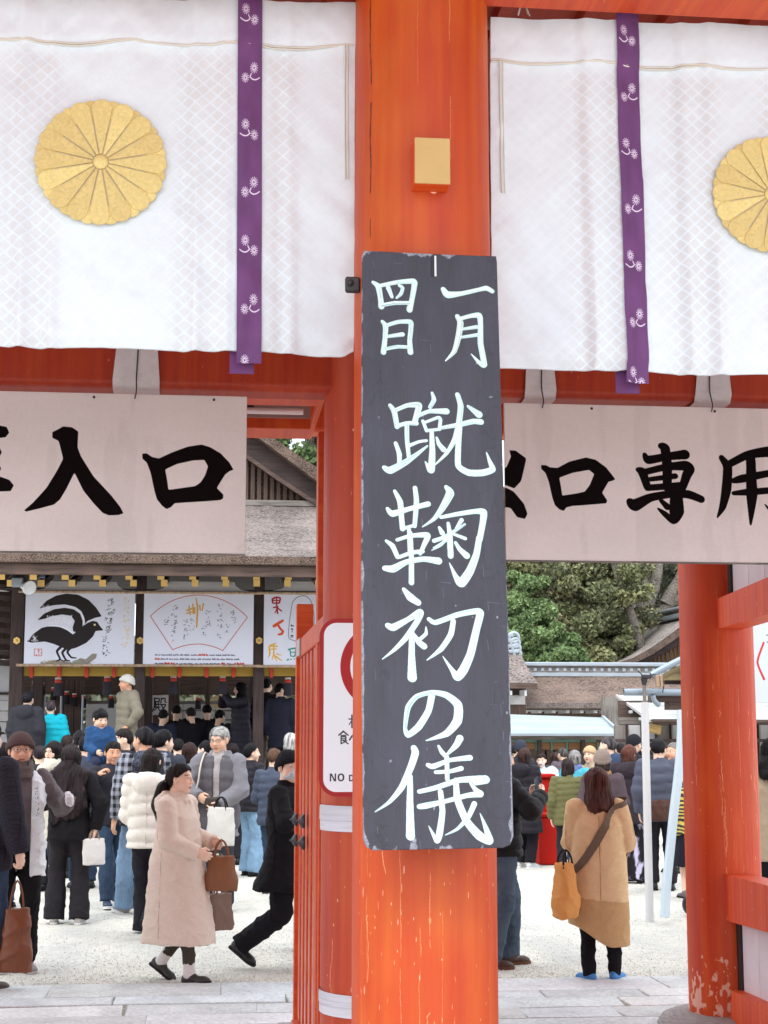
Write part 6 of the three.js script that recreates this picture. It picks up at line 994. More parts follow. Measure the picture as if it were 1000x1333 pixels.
  const hm = new THREE.Matrix4().makeTranslation(...A(J.head)).multiply(new THREE.Matrix4().makeRotationFromEuler(new THREE.Euler((o.nod || 0) + lean * 0.3, (o.look || 0) * Math.PI / 180, o.tilt || 0, 'YXZ'))).multiply(new THREE.Matrix4().makeScale(s * (o.headK || 1), s * (o.headK || 1), s * (o.headK || 1)));
  parts.push(geoOf(nets(headF, [-0.1, -0.17, -0.12], [0.1, 0.13, 0.13], hq), { mat4: hm, color: headCol }));
  // ---- hands
  const hands = {};
  for (const [k, sg] of [['L', 1], ['R', -1]]) {
    const a = arms[k], F = nrm3(sub3(a.wr, a.el)); let tH = Math.abs(F[2]) > 0.55 ? [0, 1, 0.1] : [0, 0.2, 1]; let Tn = nrm3(sub3(tH, F.map(v => v * (F[0] * tH[0] + F[1] * tH[1] + F[2] * tH[2])))); let N = cross3(F, Tn); if (N[0] * sg > 0) N = N.map(v => -v);
    const curl = (o['curl' + k] ?? 0.5), fl = [[ell([0, 0.048, 0.0], [0.041, 0.052, 0.0165]), 0], [cone([0, -0.03, 0], [0, 0.02, 0], 0.026, 0.024), 0.02]];
    [[0.029, 0.088, 0.070], [0.0095, 0.094, 0.079], [-0.0105, 0.091, 0.073], [-0.029, 0.082, 0.057]].forEach(([t, f, L], i) => { let p = [t, f - 0.012, 0], an = curl * 0.35; const sp = (1.2 - i) * 0.05; for (let q = 0; q < 3; q++) { const l = L * [0.46, 0.30, 0.26][q], dn = [Math.sin(sp) * Math.cos(an), Math.cos(an), Math.sin(an)], e = add3(p, dn, l); fl.push([cone(p, e, 0.0092 - q * 0.0006, 0.0088 - q * 0.0008), q ? 0.002 : 0.006]); p = e; an += curl * [0.9, 0.8, 0][q]; } });
    fl.push([cone([0.030, 0.022, 0.004], [0.053, 0.052, 0.014], 0.0135, 0.0105), 0.012], [cone([0.053, 0.052, 0.014], [0.048, 0.083, 0.022 + curl * 0.012], 0.0102, 0.0082), 0.003]);
    const hmM = new THREE.Matrix4().set(Tn[0] * s, F[0] * s, N[0] * s, a.wr[0] * s, Tn[1] * s, F[1] * s, N[1] * s, a.wr[1] * s, Tn[2] * s, F[2] * s, N[2] * s, a.wr[2] * s, 0, 0, 0, 1), det = hmM.determinant();
    const q = nets(uni(fl), [-0.06, -0.05, -0.03], [0.085, 0.19, 0.11], 0.0042 * Math.max(1, near * 0.9)); if (det < 0) for (let i = 0; i < q.idx.length; i += 3) { const t = q.idx[i]; q.idx[i] = q.idx[i + 1]; q.idx[i + 1] = t; }
    const gc = o['glove' + k] ? hex(o['glove' + k]) : null; parts.push(geoOf(q, { mat4: hmM, color: () => skin }));
    if (gc) { const f2 = uni(fl.concat([[cone([0, -0.06, 0], [0, 0.0, 0], 0.034, 0.029), 0.01]])), q2 = nets((x, y, z) => f2(x, y, z) - 0.004, [-0.07, -0.08, -0.05], [0.095, 0.2, 0.12], 0.0045 * near); if (det < 0) for (let i = 0; i < q2.idx.length; i += 3) { const t = q2.idx[i]; q2.idx[i] = q2.idx[i + 1]; q2.idx[i + 1] = t; } mesh('glove', geoOf(q2, { mat4: hmM }), cloth(o['glove' + k]), g); }
    const grip = add3(add3(a.wr, F, 0.085), N, 0.02); hands[k] = { pos: V(...A(grip)), F, N, T: Tn };
  }
  mesh('body', mergeGeometries(parts), skinTex, g);
  // ---- trousers or skirt
  const cq = (near === 1 ? 0.0095 : 0.0115 * near), b = o.bottom || { c: '#22222a' }, legR = b.r || [0.092, 0.066, 0.06], hem = b.hem ?? 0.045;
  if (b.skirt) {
    const f = folds(loft([[J.waist[1], 0.15, 0.12], [0.9 - dropY - hipDrop, 0.18, 0.15], [b.skirt, b.w || 0.26, b.d || 0.22, 0, 0]], 0), 0.012, seed, 9, 1.5); mesh('skirt', geoOf(sc(nets(f, [-0.36, b.skirt - 0.03, -0.34], [0.36, J.waist[1] + 0.03, 0.34], cq)), { uvs: b.uvs || 1 }), cloth(b.c, b.tex, 0.9, 1), g);
  } else {
    const tl = []; for (const k of 'LR') { const l = legs[k], dn = nrm3(sub3(l.ank, l.knee)), end = add3(l.ank, dn, 0.045 - hem); tl.push([cone(add3(l.hip, [0, 0.02, 0]), l.knee, legR[0], legR[1]), 0.03], [cone(l.knee, end, legR[1], legR[2], 1), 0.015]); }
    tl.unshift([ell(add3(J.pel, [0, -0.02, -0.008]), [0.165 + fat * 0.5, 0.13, 0.118 + fat * 0.5]), 0]);
    const [lo, hi] = box3([[J.pel, 0.2], ...['L', 'R'].flatMap(k => [[legs[k].knee, legR[1] + 0.03], [legs[k].ank, legR[2] + 0.06], [legs[k].hip, 0.12]])], 0.02);
    mesh('trousers', geoOf(sc(nets(folds(uni(tl), 0.012, seed + 3, 8, 10), lo, hi, cq)), { uvs: b.uvs || 1 }), cloth(b.c, b.tex || T.fabric, b.rough || 0.9), g);
  }
  // ---- socks
  if ((o.sock || near < 1.5) && !o.noShoes) for (const k of 'LR') { const l = legs[k], dn = nrm3(sub3(l.knee, l.ank)), m = mesh('sock', geoOf(sc(nets(uni([[cone(l.ank, add3(l.ank, dn, 0.13), 0.044, 0.046), 0], [ell(l.ank, [0.047, 0.05, 0.052]), 0.01]]), ...box3([[l.ank, 0.2]], 0), 0.012))), cloth(o.sock || '#232126'), g); }
  // ---- shoes
  const sh = o.shoe || {}, sq = 0.0075 * near;
  if (!o.noShoes) for (const k of 'LR') {
    const l = legs[k], m = new THREE.Matrix4().makeTranslation(...A(l.ank)).multiply(new THREE.Matrix4().makeRotationFromEuler(new THREE.Euler(l.pitch, (k === 'L' ? 1 : -1) * (o.toe ?? 0.15), 0, 'YXZ'))).multiply(new THREE.Matrix4().makeScale(s, s, s));
    const up0 = uni([[ell([0, -0.034, -0.03], [0.036, 0.045, 0.044]), 0], [cone([0, -0.038, -0.01], [0, -0.05, 0.125], 0.037, 0.03), 0.02], [ell([0, -0.052, 0.12], [0.044, 0.028, 0.062]), 0.02], [cone([0, 0.005, -0.005], [0, -0.02, 0.02], sh.boot ? 0.05 : 0.036, 0.04), 0.02]].concat(sh.boot ? [[cone([0, -0.02, -0.01], [0, 0.10, -0.012], 0.045, 0.05, 1), 0.015]] : [])), upper = (x, y, z) => Math.max(up0(x, y, z), -0.062 - y);
    const top = mesh('shoe', geoOf(nets(upper, [-0.06, -0.08, -0.09], [0.06, sh.boot ? 0.12 : 0.04, 0.2], sq), { mat4: m }), cloth(sh.c || '#1c1b1d', T.fabric, sh.rough || 0.5), g);
    const oy = sh.thick || 0.014; const outline = new THREE.Shape(); outline.moveTo(-0.033, -0.06); outline.bezierCurveTo(-0.03, -0.082, 0.03, -0.082, 0.033, -0.06); outline.bezierCurveTo(0.034, 0.0, 0.036, 0.04, 0.047, 0.1); outline.bezierCurveTo(0.05, 0.16, 0.024, 0.188, 0.0, 0.188); outline.bezierCurveTo(-0.024, 0.188, -0.05, 0.16, -0.047, 0.1); outline.bezierCurveTo(-0.036, 0.04, -0.034, 0.0, -0.033, -0.06);
    const so = new THREE.ExtrudeGeometry(outline, { depth: oy, bevelEnabled: true, bevelSize: 0.002, bevelThickness: 0.002, bevelSegments: 1, curveSegments: 6 }); so.rotateX(Math.PI / 2); so.translate(0, -0.060, 0); so.applyMatrix4(m); mesh('sole', so, cloth(sh.sole || '#2a2728', T.fabric, 0.7), top);
  }
  // ---- upper garments
  let outerF = null;
  for (const c of o.tops || []) {
    const F = (c.fat || 0) + fat, hemY = c.hem - (dropY + hipDrop) * (c.hem > 0.8 || dropY ? 1 : 0.3), q = c.quilt || 0, wv = c.w || [0.166, 0.158, 0.172], dv = c.d || [0.118, 0.112, 0.122];
    const rows = [[1.455, 0.062 + F * 0.4, 0.06 + F * 0.4], [1.43, 0.115 + F * 0.6, 0.072 + F * 0.6], [1.39, 0.172 + F * 0.6, 0.088 + F * 0.8], [1.25, wv[0] + F, dv[0] + F], [1.07, wv[1] + F, dv[1] + F], [0.93, wv[2] + F, dv[2] + F]].filter(v => v[0] > c.hem + 0.03).map(v => { const u = up([0, v[0], 0]); return [u[1], v[1], v[2], 0, u[2] + (v[0] < 1.39 ? 0 : -0.008)]; });
    rows.push([hemY, c.hw || (wv[2] + F), c.hd || (dv[2] + F), c.hx || 0, c.hz || 0]);
    const fs = [[loft(rows, q, c.amp || 0.022), 0]]; const bb = [[[0, hemY, 0], Math.max(c.hw || 0, wv[2] + F) + 0.03], [J.neck, 0.2], [J.chest, 0.24 + F]];
    if (!c.vest) for (const k of 'LR') { const a = arms[k], dn = nrm3(sub3(a.wr, a.el)), end = add3(a.wr, dn, c.cuff ?? 0.01), r0 = (c.sr || 0.062) + F * 0.55, r1 = (c.sr || 0.062) * 0.9 + F * 0.55, r2 = (c.cr || 0.046) + F * 0.4; fs.push([uni([[cone(a.sh, a.el, r0, r1, 0, q * 0.95, c.amp || 0.017), 0], [cone(a.el, end, r1, r2, 1, q * 0.95, c.amp || 0.017), 0.018]]), 0.014]); bb.push([a.el, r1 + 0.03], [a.wr, r2 + 0.03], [a.sh, r0 + 0.03]); }
    if (c.collar) fs.push([loft([[J.neck[1] + c.collar, 0.066, 0.07, 0, J.neck[2] + 0.012], [J.neck[1] - 0.02, 0.085, 0.085, 0, J.neck[2] + 0.005]], 0), 0.02]);
    if (c.hood) { const hz = J.neck[2] - 0.085 - F * 0.7; fs.push([ell([0, J.neck[1] - 0.045, hz], [0.13 + F * 0.5, 0.095 + F * 0.4, 0.062 + F * 0.4]), 0.008], [cone([-0.085, J.neck[1] + 0.005, J.neck[2] - 0.03], [-0.03, J.neck[1] - 0.03, J.neck[2] + 0.09], 0.036, 0.024), 0.01], [cone([0.085, J.neck[1] + 0.005, J.neck[2] - 0.03], [0.03, J.neck[1] - 0.03, J.neck[2] + 0.09], 0.036, 0.024), 0.01], [cone([-0.08, J.neck[1] + 0.025, hz + 0.03], [0.08, J.neck[1] + 0.025, hz + 0.03], 0.034, 0.034), 0.01]); bb.push([[0, J.neck[1], hz], 0.16]); }
    let f = folds(uni(fs), c.fold ?? (q ? 0.006 : 0.014), seed + 11, c.fx || 6, c.fy || 12);
    if (c.cut) { const f0 = f; f = (x, y, z) => Math.max(f0(x, y, z), (hemY + c.cut(x, z)) - y); }
    if (c.open) { const f0 = f, w = c.open; f = (x, y, z) => z > 0.02 ? Math.max(f0(x, y, z), Math.min(w - Math.abs(x), 0.05) * (y < J.neck[1] - 0.0 ? 1 : 1)) : f0(x, y, z); }
    outerF = f; const [lo, hi] = box3(bb, 0.025); let mat;
    if (c.col) { mat = cloth('#ffffff', T.fabric, 0.92).clone(); mat.vertexColors = true; } else mat = c.bump ? Object.assign(cloth(c.c, c.tex || T.fabric, c.rough || 0.85).clone(), { bumpMap: c.bump, bumpScale: 0.006 }) : cloth(c.c, c.tex || T.fabric, c.rough || 0.88, c.tex ? 1 : 5);
    mesh(c.name || 'coat', geoOf(sc(nets(f, lo, hi, Math.min(cq, q ? q / 5 : 1))), { uvs: c.uvs || 1, color: c.col && ((x, y, z) => c.col(x / s, y / s, z / s)) }), mat, g);
  }
  if (outerF && near < 1.5 && !o.noSeam) { // seams of the outermost garment: back, sides
    const c = o.tops[o.tops.length - 1], gs = [], top = 1.34, bot = c.hem + (c.cut ? 0.2 : 0.05); for (const a of [180, 98, -98]) { const A0 = a * Math.PI / 180, q = []; for (let i = 0; i <= 14; i++) { const y = lerp(top, bot, i / 14), k = Math.max(0, y - 0.95), yy = y - (y > 0.8 || dropY ? dropY + hipDrop : 0.3 * hipDrop); let R = 0.55; while (R > 0.04 && outerF(Math.sin(A0) * R, yy, Math.cos(A0) * R + lean * k) > 0.0005) R -= 0.003; q.push(V(Math.sin(A0) * R * s, yy * s, (Math.cos(A0) * R + lean * k) * s)); } if (a === 180 || !c.quilt) gs.push(new THREE.TubeGeometry(new THREE.CatmullRomCurve3(q), 28, 0.0035, 4)); }
    const cc = c.col ? '#d0a878' : c.c, sm = cloth('#' + new THREE.Color(cc).multiplyScalar(0.8).getHexString()); gs.forEach(q => mesh('seam', q, sm, g));
  }
  // ---- hair and headwear, in the head's own frame
  const hs = (f, lo, hi, cell, name, mat) => {
    const q = nets(f, lo, hi, cell * near); if (/hair|pony/.test(name)) { // loose strands lying on the mass of hair
      const p = q.pos, nv = p.length / 3, n = near < 1.2 ? 1500 : near < 1.5 ? 800 : 300, wd = 0.0011 * near, e = 0.004, r2 = rng(seed + nv);
      if (nv) for (let i = 0; i < n; i++) { const k = (r2() * nv) | 0; let x = p[k * 3], y = p[k * 3 + 1], z = p[k * 3 + 2], px, py, pz; const L = 0.02 + 0.035 * r2(), lift = 0.002 + 0.007 * r2() * r2(), rows = [], sx = (r2() - 0.5) * 0.5, sz = (r2() - 0.5) * 0.5; let ok = true;
        for (let s2 = 0; s2 <= 3; s2++) { const d0 = f(x, y, z); let gx = f(x + e, y, z) - d0, gy = f(x, y + e, z) - d0, gz = f(x, y, z + e) - d0; const gl = Math.hypot(gx, gy, gz); if (gl < 1e-6) { ok = false; break; } gx /= gl; gy /= gl; gz /= gl;
          let tx = sx + x * 3, ty = -1, tz = sz - (y > 0.08 && z > -0.06 ? 0.8 : 0); const dt = tx * gx + ty * gy + tz * gz; tx -= gx * dt; ty -= gy * dt; tz -= gz * dt; const tl = Math.hypot(tx, ty, tz) || 1; tx /= tl; ty /= tl; tz /= tl; const bx = gy * tz - gz * ty, by = gz * tx - gx * tz, bz = gx * ty - gy * tx, h = -d0 * 0.8 + 0.0015 + lift * s2 / 3, w = wd * (1 - s2 / 3.3);
          rows.push([x + gx * h - bx * w, y + gy * h - by * w, z + gz * h - bz * w, x + gx * h + bx * w, y + gy * h + by * w, z + gz * h + bz * w]); x += tx * L / 3 - gx * d0 * 0.8; y += ty * L / 3 - gy * d0 * 0.8; z += tz * L / 3 - gz * d0 * 0.8; }
        if (ok) { const b = p.length / 3; for (const w of rows) p.push(...w); for (let s2 = 0; s2 < rows.length - 1; s2++) { const a = b + s2 * 2; q.idx.push(a, a + 1, a + 2, a + 1, a + 3, a + 2); } } }
    }
    return mesh(name, geoOf(q, { mat4: hm, uvs: 3 }), mat, g);
  };
  const strand = (f, A0 = 0.006, ff = 46) => (x, y, z) => { const d = f(x, y, z); return d > 0.03 || d < -0.03 ? d : d + A0 * noise(x * ff + seed, y * 9, z * ff) + A0 * 0.6 * noise(x * ff * 2.2, y * 14, z * ff * 2.2) + A0 * 1.1 * noise(x * 17 + seed, y * 11, z * 17); };
  const hairM = cloth(o.hairC || '#1d1716', T.hair, 0.58, 1, 0.004), hk = o.hair || 'short', v = o.vol || 0;
  const cap = ell([0, 0.026, -0.014], [0.086 + v, 0.104 + v, 0.106 + v]);
  if (hk === 'short') hs(strand((x, y, z) => { const ct = ((0.062 + (o.brow || 0)) + (z - 0.085) * 0.78 + 0.012 * noise(x * 60, z * 60, seed) - y) * 0.78; return Math.max(cap(x, y, z) + 0.011 * sstep(-0.06, 0, ct) * (z < 0.03 ? 1 : 0.3), ct); }, 0.006), [-0.11, -0.13, -0.14], [0.11, 0.16, 0.12], 0.006, 'hair', hairM);
  if (hk === 'bob' || hk === 'long') { const L = hk === 'long' ? -0.14 : (o.len || -0.14), fl = o.flare || 0, lf0 = loft([[0.05, 0.086, 0.1, 0, -0.016], [-0.04, 0.092 + fl * 0.3, 0.098, 0, -0.018], [L * 0.8, 0.09 + fl, 0.088 + fl * 0.5, 0, -0.026], [L, 0.066 + fl, 0.066 + fl * 0.4, 0, -0.03]], 0), lf = (x, y, z) => lf0(x, y + 0.03 * noise(x * 26, z * 26, seed) * sstep(0, L, y), z), face = cone([0, 0.0, 0.155], [0, -0.16, 0.15], 0.094, 0.1); const f = (x, y, z) => Math.max(smin(cap(x, y, z), lf(x, y, z), 0.02), -face(x, y, z)); hs(strand(f), [-0.14 - fl, L - 0.05, -0.16 - fl], [0.14 + fl, 0.16, 0.13 + fl * 0.5], 0.006, 'hair', hairM);
    if (hk === 'long') { const e = o.len || -0.5, wd = o.wide || 1, f2b = loft([[-0.02, 0.088, 0.06, 0, -0.08], [-0.14, 0.115 * wd, 0.07, 0, -0.115], [e * 0.7, 0.135 * wd, 0.06, 0, -0.165], [e, 0.075 * wd, 0.035, 0, -0.17]], 0), f2 = (x, y, z) => f2b(x + 0.02 * Math.sin(y * 22 + x * 9), y + 0.07 * noise(x * 20, z * 9, seed) * sstep(-0.1, e, y), z); hs(strand((x, y, z) => f2(x, y, z) + 0.012 * noise(x * 14, y * 10, z * 9), 0.008, 36), [-0.27, e - 0.1, -0.27], [0.27, 0.03, 0.02], 0.0075, 'hair_length', hairM); } }
  if (hk === 'pony') { hs(strand((x, y, z) => Math.max(cap(x, y, z), Math.min(0.085 + (z - 0.075) * 0.9 - y, 1) * 0.72 - Math.max(0, -z - 0.02) * 0.5)), [-0.11, -0.13, -0.14], [0.11, 0.16, 0.12], 0.006, 'hair', hairM); const py = o.ponyY ?? 0.0, e = o.len || -0.34, tk = o.tail || 1; hs(strand(uni([[cone([0, py, -0.10], [0, py - 0.06, -0.145], 0.026, 0.036), 0], [cone([0, py - 0.06, -0.145], [0.01, (py + e) / 2, -0.165], 0.038 * tk, 0.046 * tk), 0.02], [cone([0.01, (py + e) / 2, -0.165], [0.02, e, -0.155], 0.046 * tk, 0.018 * tk), 0.02]]), 0.008, 36), [-0.14, e - 0.06, -0.29], [0.15, 0.06, -0.05], 0.0065, 'ponytail', hairM); if (o.tie) { const tg = new THREE.TorusGeometry(0.026, 0.009, 8, 16); tg.rotateX(0.9); tg.translate(0, py - 0.01, -0.108); tg.applyMatrix4(hm); mesh('hair_tie', tg, cloth(o.tie), g); } }
  if (hk === 'bun') { hs(strand((x, y, z) => Math.max(cap(x, y, z), (0.07 + (z - 0.08) * 0.9 - y) * 0.74)), [-0.11, -0.13, -0.14], [0.11, 0.16, 0.12], 0.006, 'hair', hairM); hs(strand(ell([0, -0.01, -0.13], [0.045, 0.04, 0.035])), [-0.07, -0.07, -0.19], [0.07, 0.05, -0.07], 0.006, 'hair_bun', hairM); }
  if (o.hat) { const ht = o.hat, e = ell([0, 0.03, -0.014], [0.100 + v, 0.117 + (ht.tall || 0), 0.120 + v]), line = (x, y, z) => (0.048 + (ht.low || 0) + (z - 0.09) * 0.36 - y) * 0.93;
    if (ht.kind === 'cap') { hs((x, y, z) => Math.max(e(x, y, z), line(x, y, z)), [-0.12, -0.06, -0.15], [0.12, 0.17, 0.13], 0.007, 'cap', cloth(ht.c)); hs((x, y, z) => Math.max(Math.abs(y - 0.05 + (z - 0.08) * 0.25 - Math.abs(x) * -0.1) - 0.004, Math.hypot(x * 0.95, z - 0.085) - 0.078, 0.07 - z), [-0.1, 0.0, 0.05], [0.1, 0.1, 0.19], 0.006, 'cap_brim', cloth(ht.c)); }
    else { const rib = (x, y, z) => 0.0022 * Math.sin(Math.atan2(x, z + 0.012) * 44); hs((x, y, z) => Math.max(e(x, y, z), line(x, y, z)) - rib(x, y, z), [-0.12, -0.06, -0.15], [0.12, 0.19, 0.13], 0.006, ht.kind === 'hood' ? 'hood' : 'beanie', cloth(ht.c)); if (ht.kind !== 'hood') { const eb = ell([0, 0.03, -0.014], [0.107 + v, 0.124, 0.127 + v]); hs((x, y, z) => Math.max(eb(x, y, z), line(x, y, z) - 0.002, y - (0.048 + (ht.low || 0) + (z - 0.09) * 0.36 + 0.045)) - rib(x, y, z), [-0.13, -0.06, -0.15], [0.13, 0.15, 0.14], 0.006, 'beanie_cuff', cloth(ht.c2 || ht.c)); } if (ht.pom) { const pg = new THREE.IcosahedronGeometry(0.035, 2); pg.translate(0, 0.165, -0.02); pg.applyMatrix4(hm); mesh('pompom', pg, cloth(ht.c), g); } } }
  if (o.glasses) { const fr = []; for (const q of [-1, 1]) { const t = new THREE.TorusGeometry(0.021, 0.0019, 6, 20); t.scale(1.12, 0.85, 1); t.translate(0.034 * q, 0.011, 0.099); fr.push(t); const tb = new THREE.CylinderGeometry(0.0018, 0.0018, 0.10, 6); tb.rotateX(Math.PI / 2); tb.rotateY(-0.22 * q); tb.translate(0.068 * q, 0.016, 0.05); fr.push(tb); } const br = new THREE.CylinderGeometry(0.0017, 0.0017, 0.022, 6); br.rotateZ(Math.PI / 2); br.translate(0, 0.015, 0.101); fr.push(br); const m = mergeGeometries(fr); m.applyMatrix4(hm); mesh('glasses', m, cloth(o.glasses === true ? '#2a2422' : o.glasses, T.fabric, 0.35), g); }
  if (o.mask) { const e = ell([0, -0.045, 0.024], [0.062, 0.05, 0.087]); hs((x, y, z) => Math.max(Math.abs(smin(e(x, y, z), cone([0, 0.0, 0.09], [0, -0.03, 0.10], 0.012, 0.012)(x, y, z), 0.02)) - 0.003, 0.01 - z, y - 0.0, -0.1 - y), [-0.09, -0.12, -0.01], [0.09, 0.02, 0.14], 0.0055, 'face_mask', cloth(typeof o.mask === 'string' ? o.mask : '#eef2f6')); }
  if (o.scarf) { const n = J.neck; const f = folds(loft([[n[1] + 0.075, 0.085, 0.088, 0, n[2] + 0.02], [n[1] + 0.02, 0.105, 0.11, 0, n[2] + 0.02], [n[1] - 0.05, 0.10, 0.11, 0, n[2] + 0.02]], 0), 0.012, seed, 9, 22); mesh('scarf', geoOf(sc(nets(f, [-0.16, n[1] - 0.09, -0.16], [0.16, n[1] + 0.11, 0.18], 0.01 * near))), cloth(o.scarf), g); }
  g.updateMatrixWorld(true); for (const k of 'LR') hands[k].world = g.localToWorld(hands[k].pos.clone());
  const loc = (x, y, z) => g.localToWorld(V(x * s, (y - dropY - hipDrop) * s, z * s));
  return { g, hands, s, J, arms, legs, loc, hm, outer: outerF, dropY, hipDrop };
}
T.hair = dtex(256, 256, (u, v) => { const a = tn(u, v, 44, 3, 3, 1, 0.12), b = tn(u, v, 8, 6, 2, 1, 0.3); return clamp(0.62 + 1.1 * a + 0.7 * b, 0.12, 1); }, true, [2, 1]);

// ---- things people carry
function phone(p, k, label, tilt = 0, dy = 0.03) { const h = p.hands[k].world, t = thing('mobile_phone', label, 'phone', [h.x, h.y + dy, h.z], (p.g.rotation.y)); t.rotation.x = tilt; mesh('case', box(0.074, 0.15, 0.009, 0.004), Mt({ color: lin(0.05, 0.05, 0.06), roughness: 0.4 }), t); mesh('screen', box(0.066, 0.14, 0.002, 0.0008), Mt({ color: lin(0.12, 0.16, 0.2), roughness: 0.15 }), t, [0, 0, -0.0058]); mesh('camera_lens', new THREE.CylinderGeometry(0.008, 0.008, 0.003, 12), M.black, t, [0.02, 0.05, 0.0058], [Math.PI / 2, 0, 0]); return t; }
function bag(name, label, at, ry, w, h, d, col, { handle = 0.16, soft = 0.01, top = 0.85, low = 0.95, mid = 1, roughness = 0.6, strapC, hang = 0, tex, round = 2.6, mat } = {}) {
  const t = thing(name, label, 'bag', [at.x, at.y, at.z], ry), f0 = loft([[-handle, w / 2 * top, d / 2 * 0.55], [-handle - h * 0.3, w / 2 * (top + 0.07), d / 2 * 0.85], [-handle - h * 0.7, w / 2 * mid, d / 2], [-handle - h * 0.93, w / 2 * (low + mid) / 2, d / 2 * 0.9], [-handle - h, w / 2 * low, d / 2 * low * 0.95]], 0), f = folds((x, y, z) => f0(x, y, z), soft, w * 99, 9, 6);
  mesh('bag_body', geoOf(nets(f, [-w * 0.7, -handle - h - 0.04, -d * 0.8 - 0.02], [w * 0.7, -handle + 0.04, d * 0.8 + 0.02], 0.011), { uvs: 2 }), mat || cloth(col, tex || T.fabric, roughness), t);
  const sc2 = strapC || col; for (const q of [-1, 1]) if (handle > 0.03) tube('handle', [V(-w * 0.22, -handle - 0.03, q * d * 0.22), V(-w * 0.14, -handle * 0.35, q * d * 0.14), V(0, -0.002, q * 0.012), V(w * 0.14, -handle * 0.35, q * d * 0.14), V(w * 0.22, -handle - 0.03, q * d * 0.22)], 0.0075, cloth(sc2, T.fabric, roughness), t, 20, 6);
  return t;
}
function strapOver(p, side, label, col, path, w = 0.045) { // strap laid on the coat: [angle from the front, height] pairs
  const t = thing('shoulder_strap', label, 'strap'), f = p.outer, pt = (a, y) => { const A0 = a * Math.PI / 180 * side, yy = y - p.dropY - p.hipDrop; let r0 = 0.6; while (r0 > 0.03 && f(Math.sin(A0) * r0, yy, Math.cos(A0) * r0) > 0.007) r0 -= 0.004; return p.loc(Math.sin(A0) * r0, y, Math.cos(A0) * r0); };
  const cv0 = new THREE.CatmullRomCurve3(path.map(([a, y]) => V(a, y, 0))), n = 60, pts = Array.from({ length: n + 1 }, (_, i) => { const q = cv0.getPoint(i / n); return pt(q.x, q.y); }), c = p.loc(0, 1.2, 0), rows = [];
  for (let i = 0; i <= n; i++) { const q = pts[i], tg = pts[Math.min(n, i + 1)].clone().sub(pts[Math.max(0, i - 1)]).normalize(), out = q.clone().sub(V(c.x, q.y, c.z)).normalize(), sd = out.clone().cross(tg).normalize(); rows.push([-1, 0, 1].map(k => q.clone().addScaledVector(sd, k * w / 2).addScaledVector(out, k ? 0.002 : 0.005))); }
  const m = cloth(col, T.fabric, 0.7).clone(); m.side = THREE.DoubleSide; mesh('webbing', sheet(rows), m, t); return { t, end: pts[n] };
}

const K = { black: '#1d1b1e', char: '#2d2b30', navy: '#23262f', denim: '#56718f', lightdenim: '#86a3bd', darkdenim: '#3b4a60' };
const puffer = (c, hem, x = {}) => Object.assign({ c, hem, quilt: 0.10, fat: 0.022, collar: 0.06, rough: 0.6, name: 'puffer_jacket' }, x);
const jacket = (c, hem, x = {}) => Object.assign({ c, hem, fat: 0.012, collar: 0.05, name: 'jacket' }, x);
const coat = (c, hem, x = {}) => Object.assign({ c, hem, fat: 0.014, collar: 0.05, name: 'coat' }, x);
const crowd = 'visitors crowding the shrine courtyard';
const dn = { c: K.denim, tex: T.denim }, ld = { c: K.lightdenim, tex: T.denim }, dd = { c: K.darkdenim, tex: T.denim };

// ===== left opening, nearest first
const pink = person({ px: 233, D: 10.9, top: 993, turn: 62, label: 'long-haired person in long dusty pink padded coat walking right with brown bags', female: true, hair: 'pony', len: -0.42, tail: 1.55, ponyY: 0.0, tie: '#e8e4e0', vol: 0.006, hairC: '#2e2220', look: 6, step: 0.36, lead: -1, sock: '#e6dfdc', armL: [[0.03, -0.30, 0.22], [0.5, -0.3, -1]], armR: 'low', curlL: 1.1, curlR: 1.1,
  tops: [coat('#ead6c6', 0.31, { fat: 0.016, hood: true, hw: 0.225, hd: 0.30, hz: 0.03, w: [0.165, 0.18, 0.195], d: [0.13, 0.155, 0.195], sr: 0.07, cr: 0.054, fold: 0.009, fx: 4, fy: 9, name: 'long_coat' })], bottom: { c: '#4a4239', r: [0.085, 0.06, 0.05], hem: 0.12 }, shoe: { c: '#38332f', sole: '#2a2624', thick: 0.012 }, toe: 0.05 });
{ const h = pink.hands.L.world; bag('handbag', 'tan leather handbag hanging from the arm of the pink-coated walker', V(h.x + 0.02, h.y + 0.04, h.z + 0.05), 0.1, 0.24, 0.24, 0.14, '#8a5632', { handle: 0.12, roughness: 0.5, top: 0.72 }); bag('tote_bag', 'taupe bag hanging lower behind the tan handbag of the pink-coated walker', V(h.x + 0.02, h.y - 0.08, h.z - 0.16), 0.5, 0.20, 0.26, 0.10, '#8c7366', { handle: 0.28, roughness: 0.7 }); }
const staff = person({ px: 27, D: 11.5, top: 957, turn: 14, label: 'attendant in brown beanie and glasses with raised white glove at the left edge', hat: { kind: 'beanie', c: '#5a4644' }, glasses: '#8a7468', hairC: '#3c3634', skin: '#dca58a', armL: [[0.17, -0.17, 0.20], [0.6, -1, -0.4]], armR: 'down', gloveL: '#e6e2e6', curlL: 1.5,
  tops: [jacket('#72686a', 0.86, { fat: 0.014, name: 'jacket' }), Object.assign(jacket('#f2f5f8', 0.68, { vest: true, fat: 0.03, open: 0.08, name: 'white_vest', collar: 0 }))], bottom: { c: K.black }, scarf: '#6e635f', shoe: { c: '#8d8682', sole: '#c9c4be' } });
